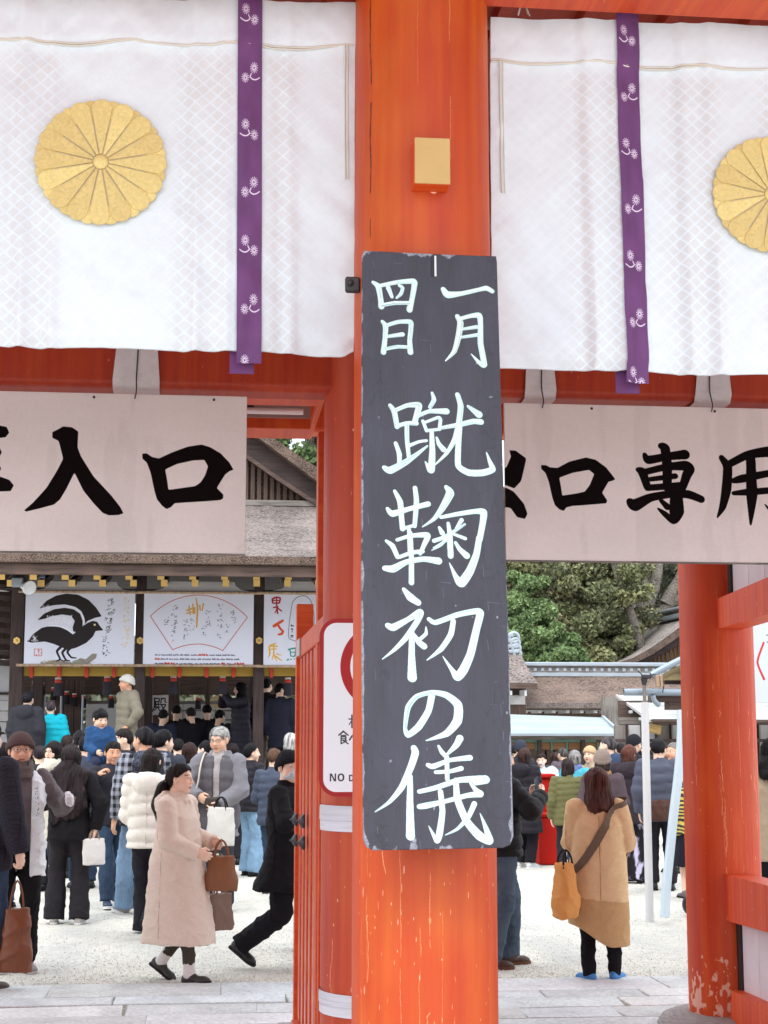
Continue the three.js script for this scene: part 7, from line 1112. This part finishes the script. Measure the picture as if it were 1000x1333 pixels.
{ const p = staff.hm; const tt = new THREE.TorusGeometry(0.088, 0.004, 6, 24, 2.2); tt.rotateZ(-1.2); tt.rotateY(1.2); tt.applyMatrix4(p); mesh('headset_band', tt, M.black, staff.g); const mg = new THREE.CapsuleGeometry(0.008, 0.02, 4, 8); mg.translate(0.045, -0.085, 0.105); mg.applyMatrix4(p); mesh('microphone', mg, M.black, staff.g); const tb = new THREE.TubeGeometry(new THREE.CatmullRomCurve3([V(0.088, 0, 0), V(0.085, -0.06, 0.05), V(0.045, -0.085, 0.1)]), 12, 0.003, 6); tb.applyMatrix4(p); mesh('microphone_arm', tb, M.black, staff.g);
  const [c, x] = canvas(48, 256); x.fillStyle = '#e9edf0'; x.fillRect(0, 0, 48, 256); x.fillStyle = '#2f8f6c'; const r = rng(4); for (let i = 0; i < 6; i++) for (let j = 0; j < 6; j++) { const a = 8 + 26 * r(), b = 8 + i * 41 + 26 * r(); stroke(x, [[a, b, 4], [a + 12 * (r() - 0.3), b + 9 * (r() - 0.4), 4]], (u, v) => [u, v]); }
  mesh('vest_lettering', new THREE.BoxGeometry(0.045, 0.24, 0.004), Mt({ map: ctex(c) }), staff.g, [0.115 * staff.s, 1.22 * staff.s, 0.165], [-0.06, 0.12, 0.1]); mesh('name_card', box(0.085, 0.12, 0.004, 0.002), M.white, staff.g, [-0.01, 0.99 * staff.s, 0.175]); }
const quilt = person({ px: -18, D: 10.6, top: 938, turn: 150, label: 'person in dark quilted coat cut off by the left edge holding a leather bag', hair: 'short', tops: [coat('#34323c', 0.76, { fat: 0.03, bump: diaB, fold: 0.004, sr: 0.075, cr: 0.056, name: 'quilted_coat' })], bottom: dd, armR: [[0.10, -0.50, 0.03], [0.5, 0, -1]], armL: [[0.09, -0.50, 0.02], [0.5, 0, -1]], curlR: 1.4, curlL: 1.4, shoe: { c: '#4a3a30' } });
bag('leather_tote', 'worn brown leather tote held low by the quilted-coat person at left', V(PZ(23, 1146, cD(10.55)).x, PZ(23, 1146, cD(10.55)).y, -cD(10.55)), 0.15, 0.22, 0.42, 0.15, '#7c4527', { handle: 0.19, roughness: 0.4, soft: 0.014, top: 0.72 });
const blackhair = person({ px: 93, D: 14.2, top: 972, turn: 176, label: 'person with long wavy black hair, black sweater and flared black trousers', female: true, hair: 'long', len: -0.58, wide: 1.5, vol: 0.012, hairC: '#33272a', tops: [jacket('#1b191c', 0.80, { fat: 0.035, fold: 0.010, name: 'sweater' })], bottom: { c: '#29262a', r: [0.108, 0.082, 0.105], hem: 0.01 }, shoe: { c: '#d9d2cc', sole: '#eee' }, armL: 'front', armR: [[0.09, -0.47, -0.02], [1, 0, -0.5]], stance: 0.03 });
{ const h = blackhair.hands.R.world; bag('paper_bag', 'white paper carrier bag beside the black-sweater person', V(h.x + 0.02, h.y + 0.06, h.z + 0.02), 0.5, 0.22, 0.24, 0.08, '#ded8d4', { handle: 0.08, soft: 0.004, strapC: '#a08878', top: 0.95 }); }
const cream = person({ px: 199, D: 13.3, top: 973, turn: 166, label: 'person in cream puffer jacket with hood down and wide black trousers', female: true, hair: 'bob', len: -0.13, hairC: '#2a201e', nod: 0.2, look: -15, tops: [puffer('#e6dfd4', 0.80, { fat: 0.04, hood: true, quilt: 0.12, amp: 0.032, sr: 0.08, cr: 0.06 })], bottom: { c: '#26242b', r: [0.105, 0.10, 0.115], hem: 0.0 }, shoe: { c: '#3a332c', sole: '#c9b79a', thick: 0.02 }, step: 0.42, lead: 1, armL: 'low', armR: 'low' });
const grey = person({ px: 286, D: 15, top: 948, turn: -12, label: 'grey-haired person in glasses and grey padded coat looking into a purse', hair: 'short', hairC: '#b7b4b0', vol: 0.006, glasses: '#4a4644', skin: '#dcae92', nod: 0.14, look: -12, armR: [[-0.03, -0.32, 0.20], [1, -0.3, -0.5]], armL: [[-0.12, -0.38, 0.20], [1, -0.3, -0.4]], curlL: 0.7, curlR: 1.2, tops: [jacket('#b3adac', 1.15, { fat: 0.004, name: 'shirt', vest: true, hem: 0.9 }), coat('#828086', 0.70, { fat: 0.018, hood: true, open: 0.045, sr: 0.076, cr: 0.058, name: 'fleece_jacket' }), coat('#625e63', 0.76, { fat: 0.032, vest: true, quilt: 0.11, amp: 0.016, collar: 0, open: 0.03, name: 'padded_vest' })], bottom: { c: '#3c383d', r: [0.088, 0.066, 0.062] }, shoe: { c: '#2a2726', sole: '#1c1a1a' }, stance: 0.01 });
{ const h = grey.hands.R.world; const t = bag('purse', 'small dark open purse held by the grey-haired person', V(h.x + 0.06, h.y + 0.03, h.z + 0.02), 0.2, 0.16, 0.11, 0.07, '#3a302b', { handle: 0.0, roughness: 0.5 }); const a = PZ(284, 1040, cD(14.5)); bag('shopping_bag', 'pale shopping bag with black side hanging before the grey coat', V(a.x + 0.03, a.y + 0.02, a.z), -0.5, 0.30, 0.36, 0.10, '#d4d2cc', { handle: 0.10, soft: 0.003, top: 0.9, strapC: '#222', tex: T.plaster }); const s = thing('shoulder_strap', 'thin cream bag strap over the grey-coated shoulder', 'strap'); const L = (x, y, z) => grey.loc(x, y, z); tube('strap', [L(-0.13, 1.42, -0.1), L(-0.13, 1.47, 0.02), L(-0.145, 1.35, 0.155), L(-0.16, 1.2, 0.185), L(-0.2, 1.05, 0.17)], 0.009, cloth('#d8cfc0'), s, 20, 6); }
const capw = person({ px: 327, D: 18.5, top: 969, turn: 130, label: 'ponytailed person in short black puffer and light blue jeans seen from behind', female: true, hair: 'pony', len: -0.30, ponyY: -0.03, hairC: '#19171b', look: -30, vol: 0.004, tops: [puffer('#2b282e', 0.83, { fat: 0.03, quilt: 0.09 })], bottom: { c: '#8fb0cc', tex: T.denim, r: [0.105, 0.095, 0.10], hem: 0.02 }, armR: 'bent', armL: 'down', shoe: { c: '#1d1b1d' } });
const mask = person({ px: 374, D: 11.4, top: 971, turn: 68, label: 'masked person in black coat and beanie striding past the slatted door', hat: { kind: 'beanie', c: '#1e1c20' }, mask: '#e6edf4', hairC: '#1a1718', look: -40, step: 0.66, lead: 1, armL: 'raise', armR: [[-0.04, -0.12, 0.26], [0.8, -0.8, 0]], tops: [coat('#1c1a1d', 0.62, { fat: 0.03, hw: 0.26, hd: 0.25, fold: 0.013 })], bottom: { c: '#1d1b20', r: [0.1, 0.086, 0.08], hem: 0.03 }, shoe: { c: '#201e20', sole: '#2f2c2b' } });
const teal = person({ px: 399, D: 12.3, top: 1010, turn: 110, label: 'person in dark teal sleeve mostly hidden behind the slatted door', hair: 'short', tops: [puffer('#24444a', 0.72, { fat: 0.03 })], bottom: dd, armR: [[0.06, -0.51, 0.0], [0.5, 0, -1]], armL: [[0.06, -0.51, 0.0], [0.5, 0, -1]] });
person({ px: 357, D: 16.5, top: 975, turn: 150, label: 'person in navy puffer behind the masked walker', hair: 'short', hairC: '#6a4d3c', tops: [puffer('#4a5263', 0.80)], bottom: dd, armL: 'bent' });
person({ px: 379, D: 19.5, top: 955, turn: 200, label: 'white-haired person behind the masked walker by the slatted door', hair: 'bob', len: -0.1, hairC: '#d9d6d2', tops: [jacket('#5c5f68', 0.8)], bottom: { c: K.char } });
// father with a child on the shoulders
const dad = person({ px: 147, D: 15.6, top: 962, turn: 20, label: 'smiling person in dark jacket carrying a child on the shoulders', smile: true, hair: 'short', hairC: '#1f1a19', skin: '#d69d7c', nod: 0.1, tops: [jacket('#34323a', 0.84, { fat: 0.03 })], bottom: Object.assign({ r: [0.1, 0.075, 0.07] }, dd), armR: [[0.03, -0.02, 0.20], [1, -1, 0]], armL: [[-0.04, -0.12, 0.22], [1, -1, 0]], curlR: 1, curlL: 1, step: 0.5, lead: -1, shoe: { c: '#33425c', sole: '#e4e2de', thick: 0.022 } });
{ const b = PZ(132, 917, cD(16.12)), sh = 1.40 * dad.s; // seated, hips level with the shoulders
  const H = 1.02, s = H / 1.7, hipY = 1.44, y0 = hipY - 0.90 * s + 0.02; const drop = y0 + H - b.y;
  person({ px: 131, D: cD(16.12), top: 917, y0, H, drop: Math.max(0, drop), turn: 16, headK: 1.46, label: 'small child in blue jacket riding on the smiling person\'s shoulders', hair: 'short', hairC: '#1b1719', skin: '#e8bfa2', nod: 0.25, look: 14, vol: 0.006, brow: -0.015, tops: [jacket('#2f527e', 0.84, { fat: 0.04, hood: true, collar: 0.03 })], bottom: { c: '#2e3348', r: [0.1, 0.075, 0.07] }, armR: 'low', armL: [[0.0, -0.34, 0.24], [0.6, -0.3, -0.8]], legL: [0.30, 0.44 - Math.max(0, drop) / s, 0.44], legR: [0.12, 0.44 - Math.max(0, drop) / s, 0.42], kneeL: [0.27, 0.84 - Math.max(0, drop) / s, 0.36], kneeR: [0.12, 0.84 - Math.max(0, drop) / s, 0.36], shoe: { c: '#2c3040', sole: '#ddd' } }); }
person({ px: 188, D: 14.8, top: 946, turn: 205, label: 'person in black and white plaid shirt under a grey hooded vest', hair: 'short', hairC: '#2c282c', skin: '#d8a587', look: 25, tops: [jacket('#b9bcc6', 0.82, { tex: T.plaid, fat: 0.024, sr: 0.075, name: 'plaid_shirt', uvs: 1.6 }), jacket('#5d606c', 0.80, { vest: true, fat: 0.036, hood: true, tex: T.print, name: 'hooded_vest', uvs: 3 })], bottom: { c: '#8aa6c2', tex: T.denim, r: [0.1, 0.085, 0.09], hem: 0.02 }, armL: [[0.10, -0.50, 0.0], [0.5, 0, -1]], armR: 'bent', shoe: { c: '#8f8a88', sole: '#dcd8d4', thick: 0.022 }, step: 0.3 });
person({ px: 162, D: 17, top: 950, turn: -70, label: 'person seen in profile between the carried child and the plaid shirt', hair: 'short', hairC: '#2b2321', tops: [jacket('#3a363c', 0.8)], bottom: dd });
person({ px: 213, D: 16, top: 952, turn: 160, label: 'black-haired person behind the cream puffer', hair: 'short', hairC: '#1a171a', vol: 0.008, look: -40, tops: [jacket('#3f424e', 0.8, { fat: 0.03, hood: true })], bottom: dd });
person({ px: 247, D: 17.5, top: 968, turn: 170, label: 'person with smooth brown bob between the walker and the grey coat', female: true, hair: 'bob', hairC: '#3a2522', vol: 0.006, tops: [jacket('#7f8ea2', 0.8)], bottom: dd });
person({ px: 268, D: 18.2, top: 965, turn: 200, label: 'dark-haired person just left of the grey-haired head', hair: 'short', hairC: '#1c191c', look: 40, tops: [jacket('#8c96a6', 0.8)], bottom: dd });
person({ px: 71, D: 17, top: 966, turn: -35, label: 'person in glasses and cream scarf behind the black hair', female: true, hair: 'bob', hairC: '#241b1c', glasses: '#5a4a44', scarf: '#d9d2c2', tops: [coat('#c9c2b4', 0.6)], bottom: { c: K.char } });
person({ px: 105, D: 18.5, top: 952, turn: 215, label: 'dark bobbed person left of the carried child', female: true, hair: 'bob', hairC: '#231c20', tops: [jacket('#33323c', 0.8)], bottom: { c: K.char } });
person({ px: 112, D: 17.3, top: 960, turn: 190, label: 'short-haired person just left of the smiling carrier', hair: 'short', hairC: '#201b1e', tops: [jacket('#4d5260', 0.8)], bottom: dd });
person({ px: 124, D: 20, top: 948, turn: 180, label: 'grey-haired person holding up a phone behind the child', hair: 'short', hairC: '#7d7478', armR: 'photo', tops: [jacket('#8b8494', 0.8)], bottom: dd });
person({ px: 6, D: 15.5, top: 968, turn: 180, label: 'dark-haired person in blue behind the beanie attendant', hair: 'short', hairC: '#1d181c', tops: [jacket('#3b4a86', 0.8)], bottom: dd });
person({ px: 52, D: 18.2, top: 972, turn: 188, label: 'person in charcoal jacket between the attendant and the black hair', hair: 'short', hairC: '#3c3236', tops: [jacket('#37343a', 0.8)], bottom: dd });
person({ px: 36, D: 22.4, top: 911, y0: 0.73, H: 1.55, turn: 165, fat: 0.02, label: 'broad person in black hooded jacket on the hall steps', hair: 'short', hairC: '#231f26', vol: 0.006, tops: [jacket('#37363d', 0.75, { fat: 0.03, hood: true, sr: 0.078 })], bottom: { c: K.char } });
person({ px: 66, D: 22.7, top: 925, y0: 0.73, H: 1.42, turn: 190, label: 'person in bright cyan puffer on the hall steps', hair: 'short', hairC: '#5a4d54', tops: [puffer('#16b4c8', 0.75, { fat: 0.05, sr: 0.085 })], bottom: { c: K.char } });
// on the hall floor
person({ px: 166, D: 23.45, top: 880, y0: FL, turn: -58, label: 'person in white beanie and khaki puffer standing in the hall', hat: { kind: 'beanie', c: '#d6d2cc' }, skin: '#d8a083', look: -20, smile: true, tops: [puffer('#8d8676', 0.78, { fat: 0.022, hood: true, quilt: 0.12, sr: 0.074 })], armL: 'pocket', armR: 'swingB', bottom: { c: K.navy } });
const photo = person({ px: 314, D: 24.8, top: 889, y0: FL, turn: -75, label: 'person with black hair taking a picture beside a hall post', hair: 'bob', hairC: '#18151a', armR: 'photo', armL: 'photo', tops: [puffer('#2c2a33', 0.45, { fat: 0.03, hw: 0.24, hd: 0.2 })], bottom: { c: K.char } });
phone(photo, 'R', 'phone held up by the picture taker in the hall', 0.1);
person({ px: 366, D: 24.6, top: 890, y0: FL, turn: 160, label: 'person in navy coat and grey backpack in the hall by the slatted door', hair: 'short', hairC: '#1f1a1c', look: -60, mask: '#d8d4cc', tops: [coat('#2f3140', 0.62, { fat: 0.03 })], bottom: { c: '#8d8378' } });
person({ px: 347, D: 25.6, top: 884, y0: FL, turn: 150, label: 'person in black jacket and beige trousers in the hall behind a post', hair: 'short', hairC: '#161316', tops: [jacket('#201e23', 0.8, { fat: 0.03 })], bottom: { c: '#9a8d80' } });
const kneel = { legL: [0.12, 0.07, -0.14], legR: [0.12, 0.07, -0.14], kneeL: [0.14, 0.1, 0.28], kneeR: [0.14, 0.1, 0.28], noShoes: true };
[[213, 925, 160, '#2c2f42', 'kneeling person in navy near the placard in the hall', '#221d20'], [230, 919, 175, '#1d1b1e', 'kneeling person in black with bowed head in the hall', '#1a1718'], [249, 922, 200, '#211f24', 'kneeling dark figure right of the placard in the hall', '#3c3030'], [270, 918, 185, '#1f1c20', 'large kneeling figure in black beside the picture taker', '#171417'], [286, 925, 150, '#242228', 'kneeling person in charcoal nearest the picture taker', '#1b1819']].forEach(([x, y, t, c, label, hc], i) => person(Object.assign({ px: x, D: 25.4 + (i % 2) * 0.6, top: y, y0: FL, H: 1.62, drop: FL + 1.62 - PZ(x, y, 25.4 + (i % 2) * 0.6).y, turn: t, label, hair: 'short', hairC: hc, nod: 0.25, tops: [jacket(c, 0.80, { fat: 0.045, sr: 0.085 })], bottom: { c: K.black }, armL: 'low', armR: 'low' }, kneel)));

// ===== right opening
const tan = person({ px: 776, D: 10.55, top: 1003, turn: 172, label: 'auburn-haired person in long camel fleece coat holding an orange bag', female: true, hair: 'bob', len: -0.25, flare: 0.05, vol: 0.012, hairC: '#5d342c', look: 32, nod: 0.12, armL: 'low', armR: 'bent', curlL: 1.2, curlR: 1, scarf: '#b98455', tops: [coat('#d8b184', 0.30, { fat: 0.022, w: [0.185, 0.20, 0.215], d: [0.15, 0.16, 0.17], hw: 0.25, hd: 0.2, sr: 0.078, cr: 0.06, fold: 0.006, fx: 4, fy: 6, name: 'fleece_coat', cut: (x, z) => 0.17 * sstep(-0.1, 0.25, x * 1), col: (x, y, z) => { const n = 1 + 0.08 * fbm(x * 24, y * 24, z * 24, 3), k = y - (0.66 + 0.10 * (x + 0.1)) > 0 ? [0.70, 0.465, 0.26] : [0.52, 0.31, 0.15]; return k.map(v => v * n); } })], bottom: { c: '#171418', r: [0.088, 0.062, 0.052], hem: 0.03 }, shoe: { c: '#3f7fc0', sole: '#ddd6cc', thick: 0.02 }, toe: 0.5, stance: 0.05, legR: [0.13, 0.078, 0.05], legL: [0.08, 0.078, 0.02] });
const tanStrap = strapOver(tan, 1, 'grey brown strap slung across the camel fleece coat', '#6d5a4c', [[60, 1.44], [-95 + 180, 1.45], [125, 1.40], [160, 1.28], [195, 1.10], [230, 0.93], [255, 0.88]].map(([a, y]) => [-a, y]), 0.06);
{ const h = tan.loc(0.20, 0.86, 0.02); const sb = bag('small_shoulder_bag', 'small taupe bag at the hip of the camel coat on a broad strap', tanStrap.end.clone().add(V(-0.02, 0.0, 0.02)), 0.3, 0.18, 0.17, 0.07, '#5f5046', { handle: 0.0, soft: 0.004 }); sb.updateMatrixWorld(true); sb.attach(tanStrap.t.children[0]); scene.remove(tanStrap.t); const p = PZ(735, 1106, cD(10.4)); bag('drawstring_bag', 'orange cloth drawstring bag hanging beside the camel coat', V(p.x, p.y, p.z), 0.5, 0.21, 0.38, 0.17, '#dd9a58', { handle: 0.10, soft: 0.016, top: 0.56, mid: 1.0, low: 0.62, strapC: '#2b2420', roughness: 0.7 }); }
const phoneman = person({ px: 650, D: 11.3, top: 966, turn: 100, label: 'person in black jacket and jeans reading a phone behind the notice board', hair: 'short', hairC: '#191618', nod: 0.25, armL: 'phone', armR: 'phone', tops: [puffer('#1f1d20', 0.84, { fat: 0.03 })], bottom: { c: '#55606f', tex: T.denim, r: [0.105, 0.08, 0.082], hem: 0.035 }, shoe: { c: '#4a2f26', sole: '#6d4a3a', thick: 0.022, boot: true }, stance: -0.01, legL: [0.10, 0.08, 0.10], legR: [0.08, 0.08, -0.12] });
phone(phoneman, 'L', 'phone in the hand showing past the notice board edge', -0.5);
person({ px: 682, D: 19.2, top: 975, turn: 140, label: 'brown-bobbed person in long black puffer beside the notice board', female: true, hair: 'bob', hairC: '#4a3430', vol: 0.01, tops: [puffer('#262329', 0.50, { fat: 0.05, hood: true, hw: 0.26, hd: 0.22 })], bottom: { c: '#242126', r: [0.1, 0.085, 0.08] }, shoe: { c: '#dedede', sole: '#eee', thick: 0.02 } });
person({ px: 677, D: 21.5, top: 965, turn: 150, label: 'person in dark cap behind the long black puffer', hat: { kind: 'cap', c: '#3a3f4e' }, hair: 'short', tops: [jacket('#3a3940', 0.8)], bottom: dd });
person({ px: 705, D: 21.5, top: 982, turn: -20, label: 'masked shrine attendant in pale robe before the dark doors', hair: 'short', hairC: '#3a2a26', mask: '#eef3f7', tops: [coat('#cfe4ee', 0.72, { fat: 0.035, sr: 0.10, cr: 0.10, name: 'robe' })], bottom: { c: '#a9b9c6', skirt: 0.1, w: 0.22, d: 0.2 }, armL: 'front', armR: 'front' });
person({ px: 739, D: 17.4, top: 988, turn: 172, label: 'person in olive wavy-quilted puffer with dark hair', hair: 'bob', len: -0.11, hairC: '#3d2f2e', tops: [puffer('#6c6a45', 0.78, { fat: 0.035, quilt: 0.085, amp: 0.018, collar: 0.08 })], bottom: { c: '#2c2c34' }, armL: 'down', shoe: { c: '#2a2628' } });
person({ px: 748, D: 19.4, top: 977, turn: 150, label: 'grey-haired person with blue scarf behind the olive puffer', hair: 'bob', len: -0.1, hairC: '#a29b99', scarf: '#6f7fb0', tops: [jacket('#56b0c4', 0.8)], bottom: dd });
person({ px: 784, D: 15.5, top: 979, turn: 165, label: 'person in grey knitted beanie behind the auburn hair', hat: { kind: 'beanie', c: '#8d7d74', tall: 0.012 }, hair: 'bob', hairC: '#4a3a34', scarf: '#b08a60', tops: [jacket('#5a4c52', 0.75, { fat: 0.03 })], bottom: { c: K.char } });
person({ px: 792, D: 18.2, top: 960, turn: 235, label: 'grey-cropped masked person turned left under the stall roof', hair: 'short', hairC: '#5e575a', mask: '#dfe9f2', tops: [jacket('#3b4a66', 0.8, { hood: true, fat: 0.03 })], bottom: dd });
person({ px: 768, D: 19.6, top: 973, turn: -40, label: 'person in beige hood facing the camera by the pavilion', hat: { kind: 'hood', c: '#c6a882' }, hairC: '#4a3a34', tops: [jacket('#b5a48c', 0.8)], bottom: { c: K.char } });
person({ px: 819, D: 17.2, top: 971, turn: 166, label: 'auburn bobbed person in plum parka and tie-dye trousers', female: true, hair: 'bob', hairC: '#6b4236', vol: 0.006, look: -35, tops: [coat('#3a3238', 0.74, { fat: 0.055, hood: true, sr: 0.095, cr: 0.06, name: 'parka' })], bottom: { c: '#cfc8d6', tex: T.dye, r: [0.14, 0.13, 0.14], hem: 0.0, uvs: 1.6 }, shoe: { c: '#2c2628', sole: '#3a3030', thick: 0.02 }, armR: 'phone', armL: 'low' });
person({ px: 825, D: 19.6, top: 958, turn: 130, label: 'person in black cap raising a camera beside the white pole', hat: { kind: 'cap', c: '#252428' }, hair: 'short', armL: 'photo', armR: 'photo', tops: [jacket('#2d2b31', 0.8)], bottom: dd });
const navyman = person({ px: 858, D: 16.4, top: 963, turn: 170, label: 'dark-haired person in slate puffer with brown bag by the white pole', hair: 'short', hairC: '#211c1f', look: -30, vol: 0.004, tops: [puffer('#535666', 0.78, { fat: 0.045, quilt: 0.12, sr: 0.085 })], bottom: { c: '#29262b', r: [0.1, 0.075, 0.07] }, shoe: { c: '#222' } });
{ const p = navyman.loc(0.03, 1.02, -0.21); bag('sling_bag', 'brown sling bag on the back of the slate puffer', p, 0.2, 0.34, 0.22, 0.10, '#553a33', { handle: 0.0, roughness: 0.6 }); }
person({ px: 877, D: 18.4, top: 968, turn: -60, label: 'balding person looking left just before the right column', hair: 'short', hairC: '#8d8580', brow: 0.03, skin: '#dba283', tops: [jacket('#3f4650', 0.8)], bottom: dd });
person({ px: 897, D: 15.6, top: 1002, turn: 185, label: 'person in yellow striped top and navy skirt beside the right column', hair: 'short', tops: [jacket('#ffffff', 0.84, { tex: T.tiger, fat: 0.04, name: 'striped_top', uvs: 1.4 })], bottom: { c: '#23222d', skirt: 0.42, w: 0.22, d: 0.2 }, shoe: { c: '#6e6468' } });
person({ px: 1003, D: 13, top: 962, turn: 168, label: 'long black-haired person in beige coat right of the right column', female: true, hair: 'long', len: -0.3, hairC: '#1a1414', tops: [coat('#b7a58c', 0.62, { fat: 0.05, sr: 0.09 })], bottom: { c: '#211e24', r: [0.11, 0.1, 0.1] } });
[[668, 24, 970, '#46434c', 'person at the back left of the masked attendant', 160], [722, 24.5, 980, '#504a50', 'person at the back right of the masked attendant', 190], [808, 22.5, 968, '#5d7396', 'person in blue behind the plum parka', 170], [843, 22, 966, '#44414a', 'person half hidden behind the white pole', 185], [733, 23, 974, '#6b6068', 'person standing behind the olive puffer nearest the pavilion', 200]].forEach(([x, D, y, c, label, t], i) => person({ px: x, D, top: y, turn: t, label, hair: i % 2 ? 'bob' : 'short', hairC: ['#2a2426', '#4a3833', '#332c2e', '#1e1b1d', '#6b6462'][i], tops: [jacket(c, 0.78, { fat: 0.03 })], bottom: { c: K.char } }));
[[232, 19.5, 962, '#4a4650', 'person behind the walker between brown bob and black hair', 170], [303, 20, 968, '#3a3a44', 'person far back between the grey coat and the ponytail', 190], [88, 20, 958, '#3c3f4c', 'person far back above the long black hair', 165], [128, 21, 962, '#55525c', 'person far back between child and hall steps', 200], [190, 20.5, 955, '#2f2d34', 'person far back above the cream hood', 175]].forEach(([x, D, y, c, label, t], i) => person({ px: x, D, top: y, turn: t, label, hair: i % 2 ? 'bob' : 'short', hairC: ['#1f1a1c', '#2a2022', '#3a2d2b', '#1b181b', '#241e20'][i], tops: [jacket(c, 0.78, { fat: 0.03 })], bottom: { c: K.char } }));

// ===== small things on the ground
{ // vermilion cloth-covered stand before the doors
  const t = thing('offering_stand', 'stepped stand covered in vermilion cloth behind the black puffer', 'stand', [PZ(712, 1050, cD(19.8)).x, 0, -cD(19.8)]), m = cloth('#c2251c', T.fabric, 0.8);
  mesh('lower_tier', box(0.30, 0.62, 0.4, 0.03), m, t, [-0.02, 0.31, 0.1]); mesh('upper_tier', box(0.24, 1.12, 0.26, 0.03), m, t, [-0.02, 0.56, -0.22]); mesh('rail', box(0.28, 0.05, 0.3, 0.015), m, t, [0, 1.14, -0.2]); mesh('rail', box(0.34, 0.04, 0.44, 0.012), m, t, [0, 0.64, 0.1]);
}
{ // pushchair wheel showing past the column
  const p = PG(899, 1193), t = thing('pushchair', 'black pushchair with red-rimmed wheel half hidden by the right column', 'pushchair', [p.x + 0.02, 0, p.z], -0.75), rub = Mt({ color: lin(0.03, 0.03, 0.035), roughness: 0.6 });
  for (const [x, z] of [[0, 0], [0.46, 0], [0, -0.55], [0.46, -0.55]]) { const w = mesh('wheel', new THREE.TorusGeometry(0.085, 0.02, 10, 24), rub, t, [x, 0.105, z]); mesh('rim', new THREE.TorusGeometry(0.06, 0.007, 8, 20), Mt({ color: lin(0.5, 0.07, 0.03), roughness: 0.5 }), w); mesh('hub', new THREE.CylinderGeometry(0.02, 0.02, 0.05, 10), M.metal, w, [0, 0, 0], [Math.PI / 2, 0, 0]); mesh('fork', box(0.035, 0.3, 0.03, 0.008), rub, t, [x, 0.30, z]); }
  mesh('seat', box(0.42, 0.10, 0.5, 0.04), cloth('#26252b'), t, [0.23, 0.50, -0.25]); mesh('backrest', box(0.42, 0.55, 0.08, 0.03), cloth('#26252b'), t, [0.23, 0.78, -0.52], [-0.3, 0, 0]); mesh('frame', box(0.03, 0.03, 0.7, 0.008), M.metal, t, [0.0, 0.45, -0.25]); mesh('frame', box(0.03, 0.03, 0.7, 0.008), M.metal, t, [0.46, 0.45, -0.25]); tube('handlebar', [V(0, 0.45, -0.5), V(0, 0.95, -0.8), V(0.46, 0.95, -0.8), V(0.46, 0.45, -0.5)], 0.014, M.metal, t, 30, 8);
  mesh('fender', box(0.05, 0.16, 0.12, 0.02), rub, t, [-0.005, 0.34, 0]);
}

renderer.render(scene, camera);
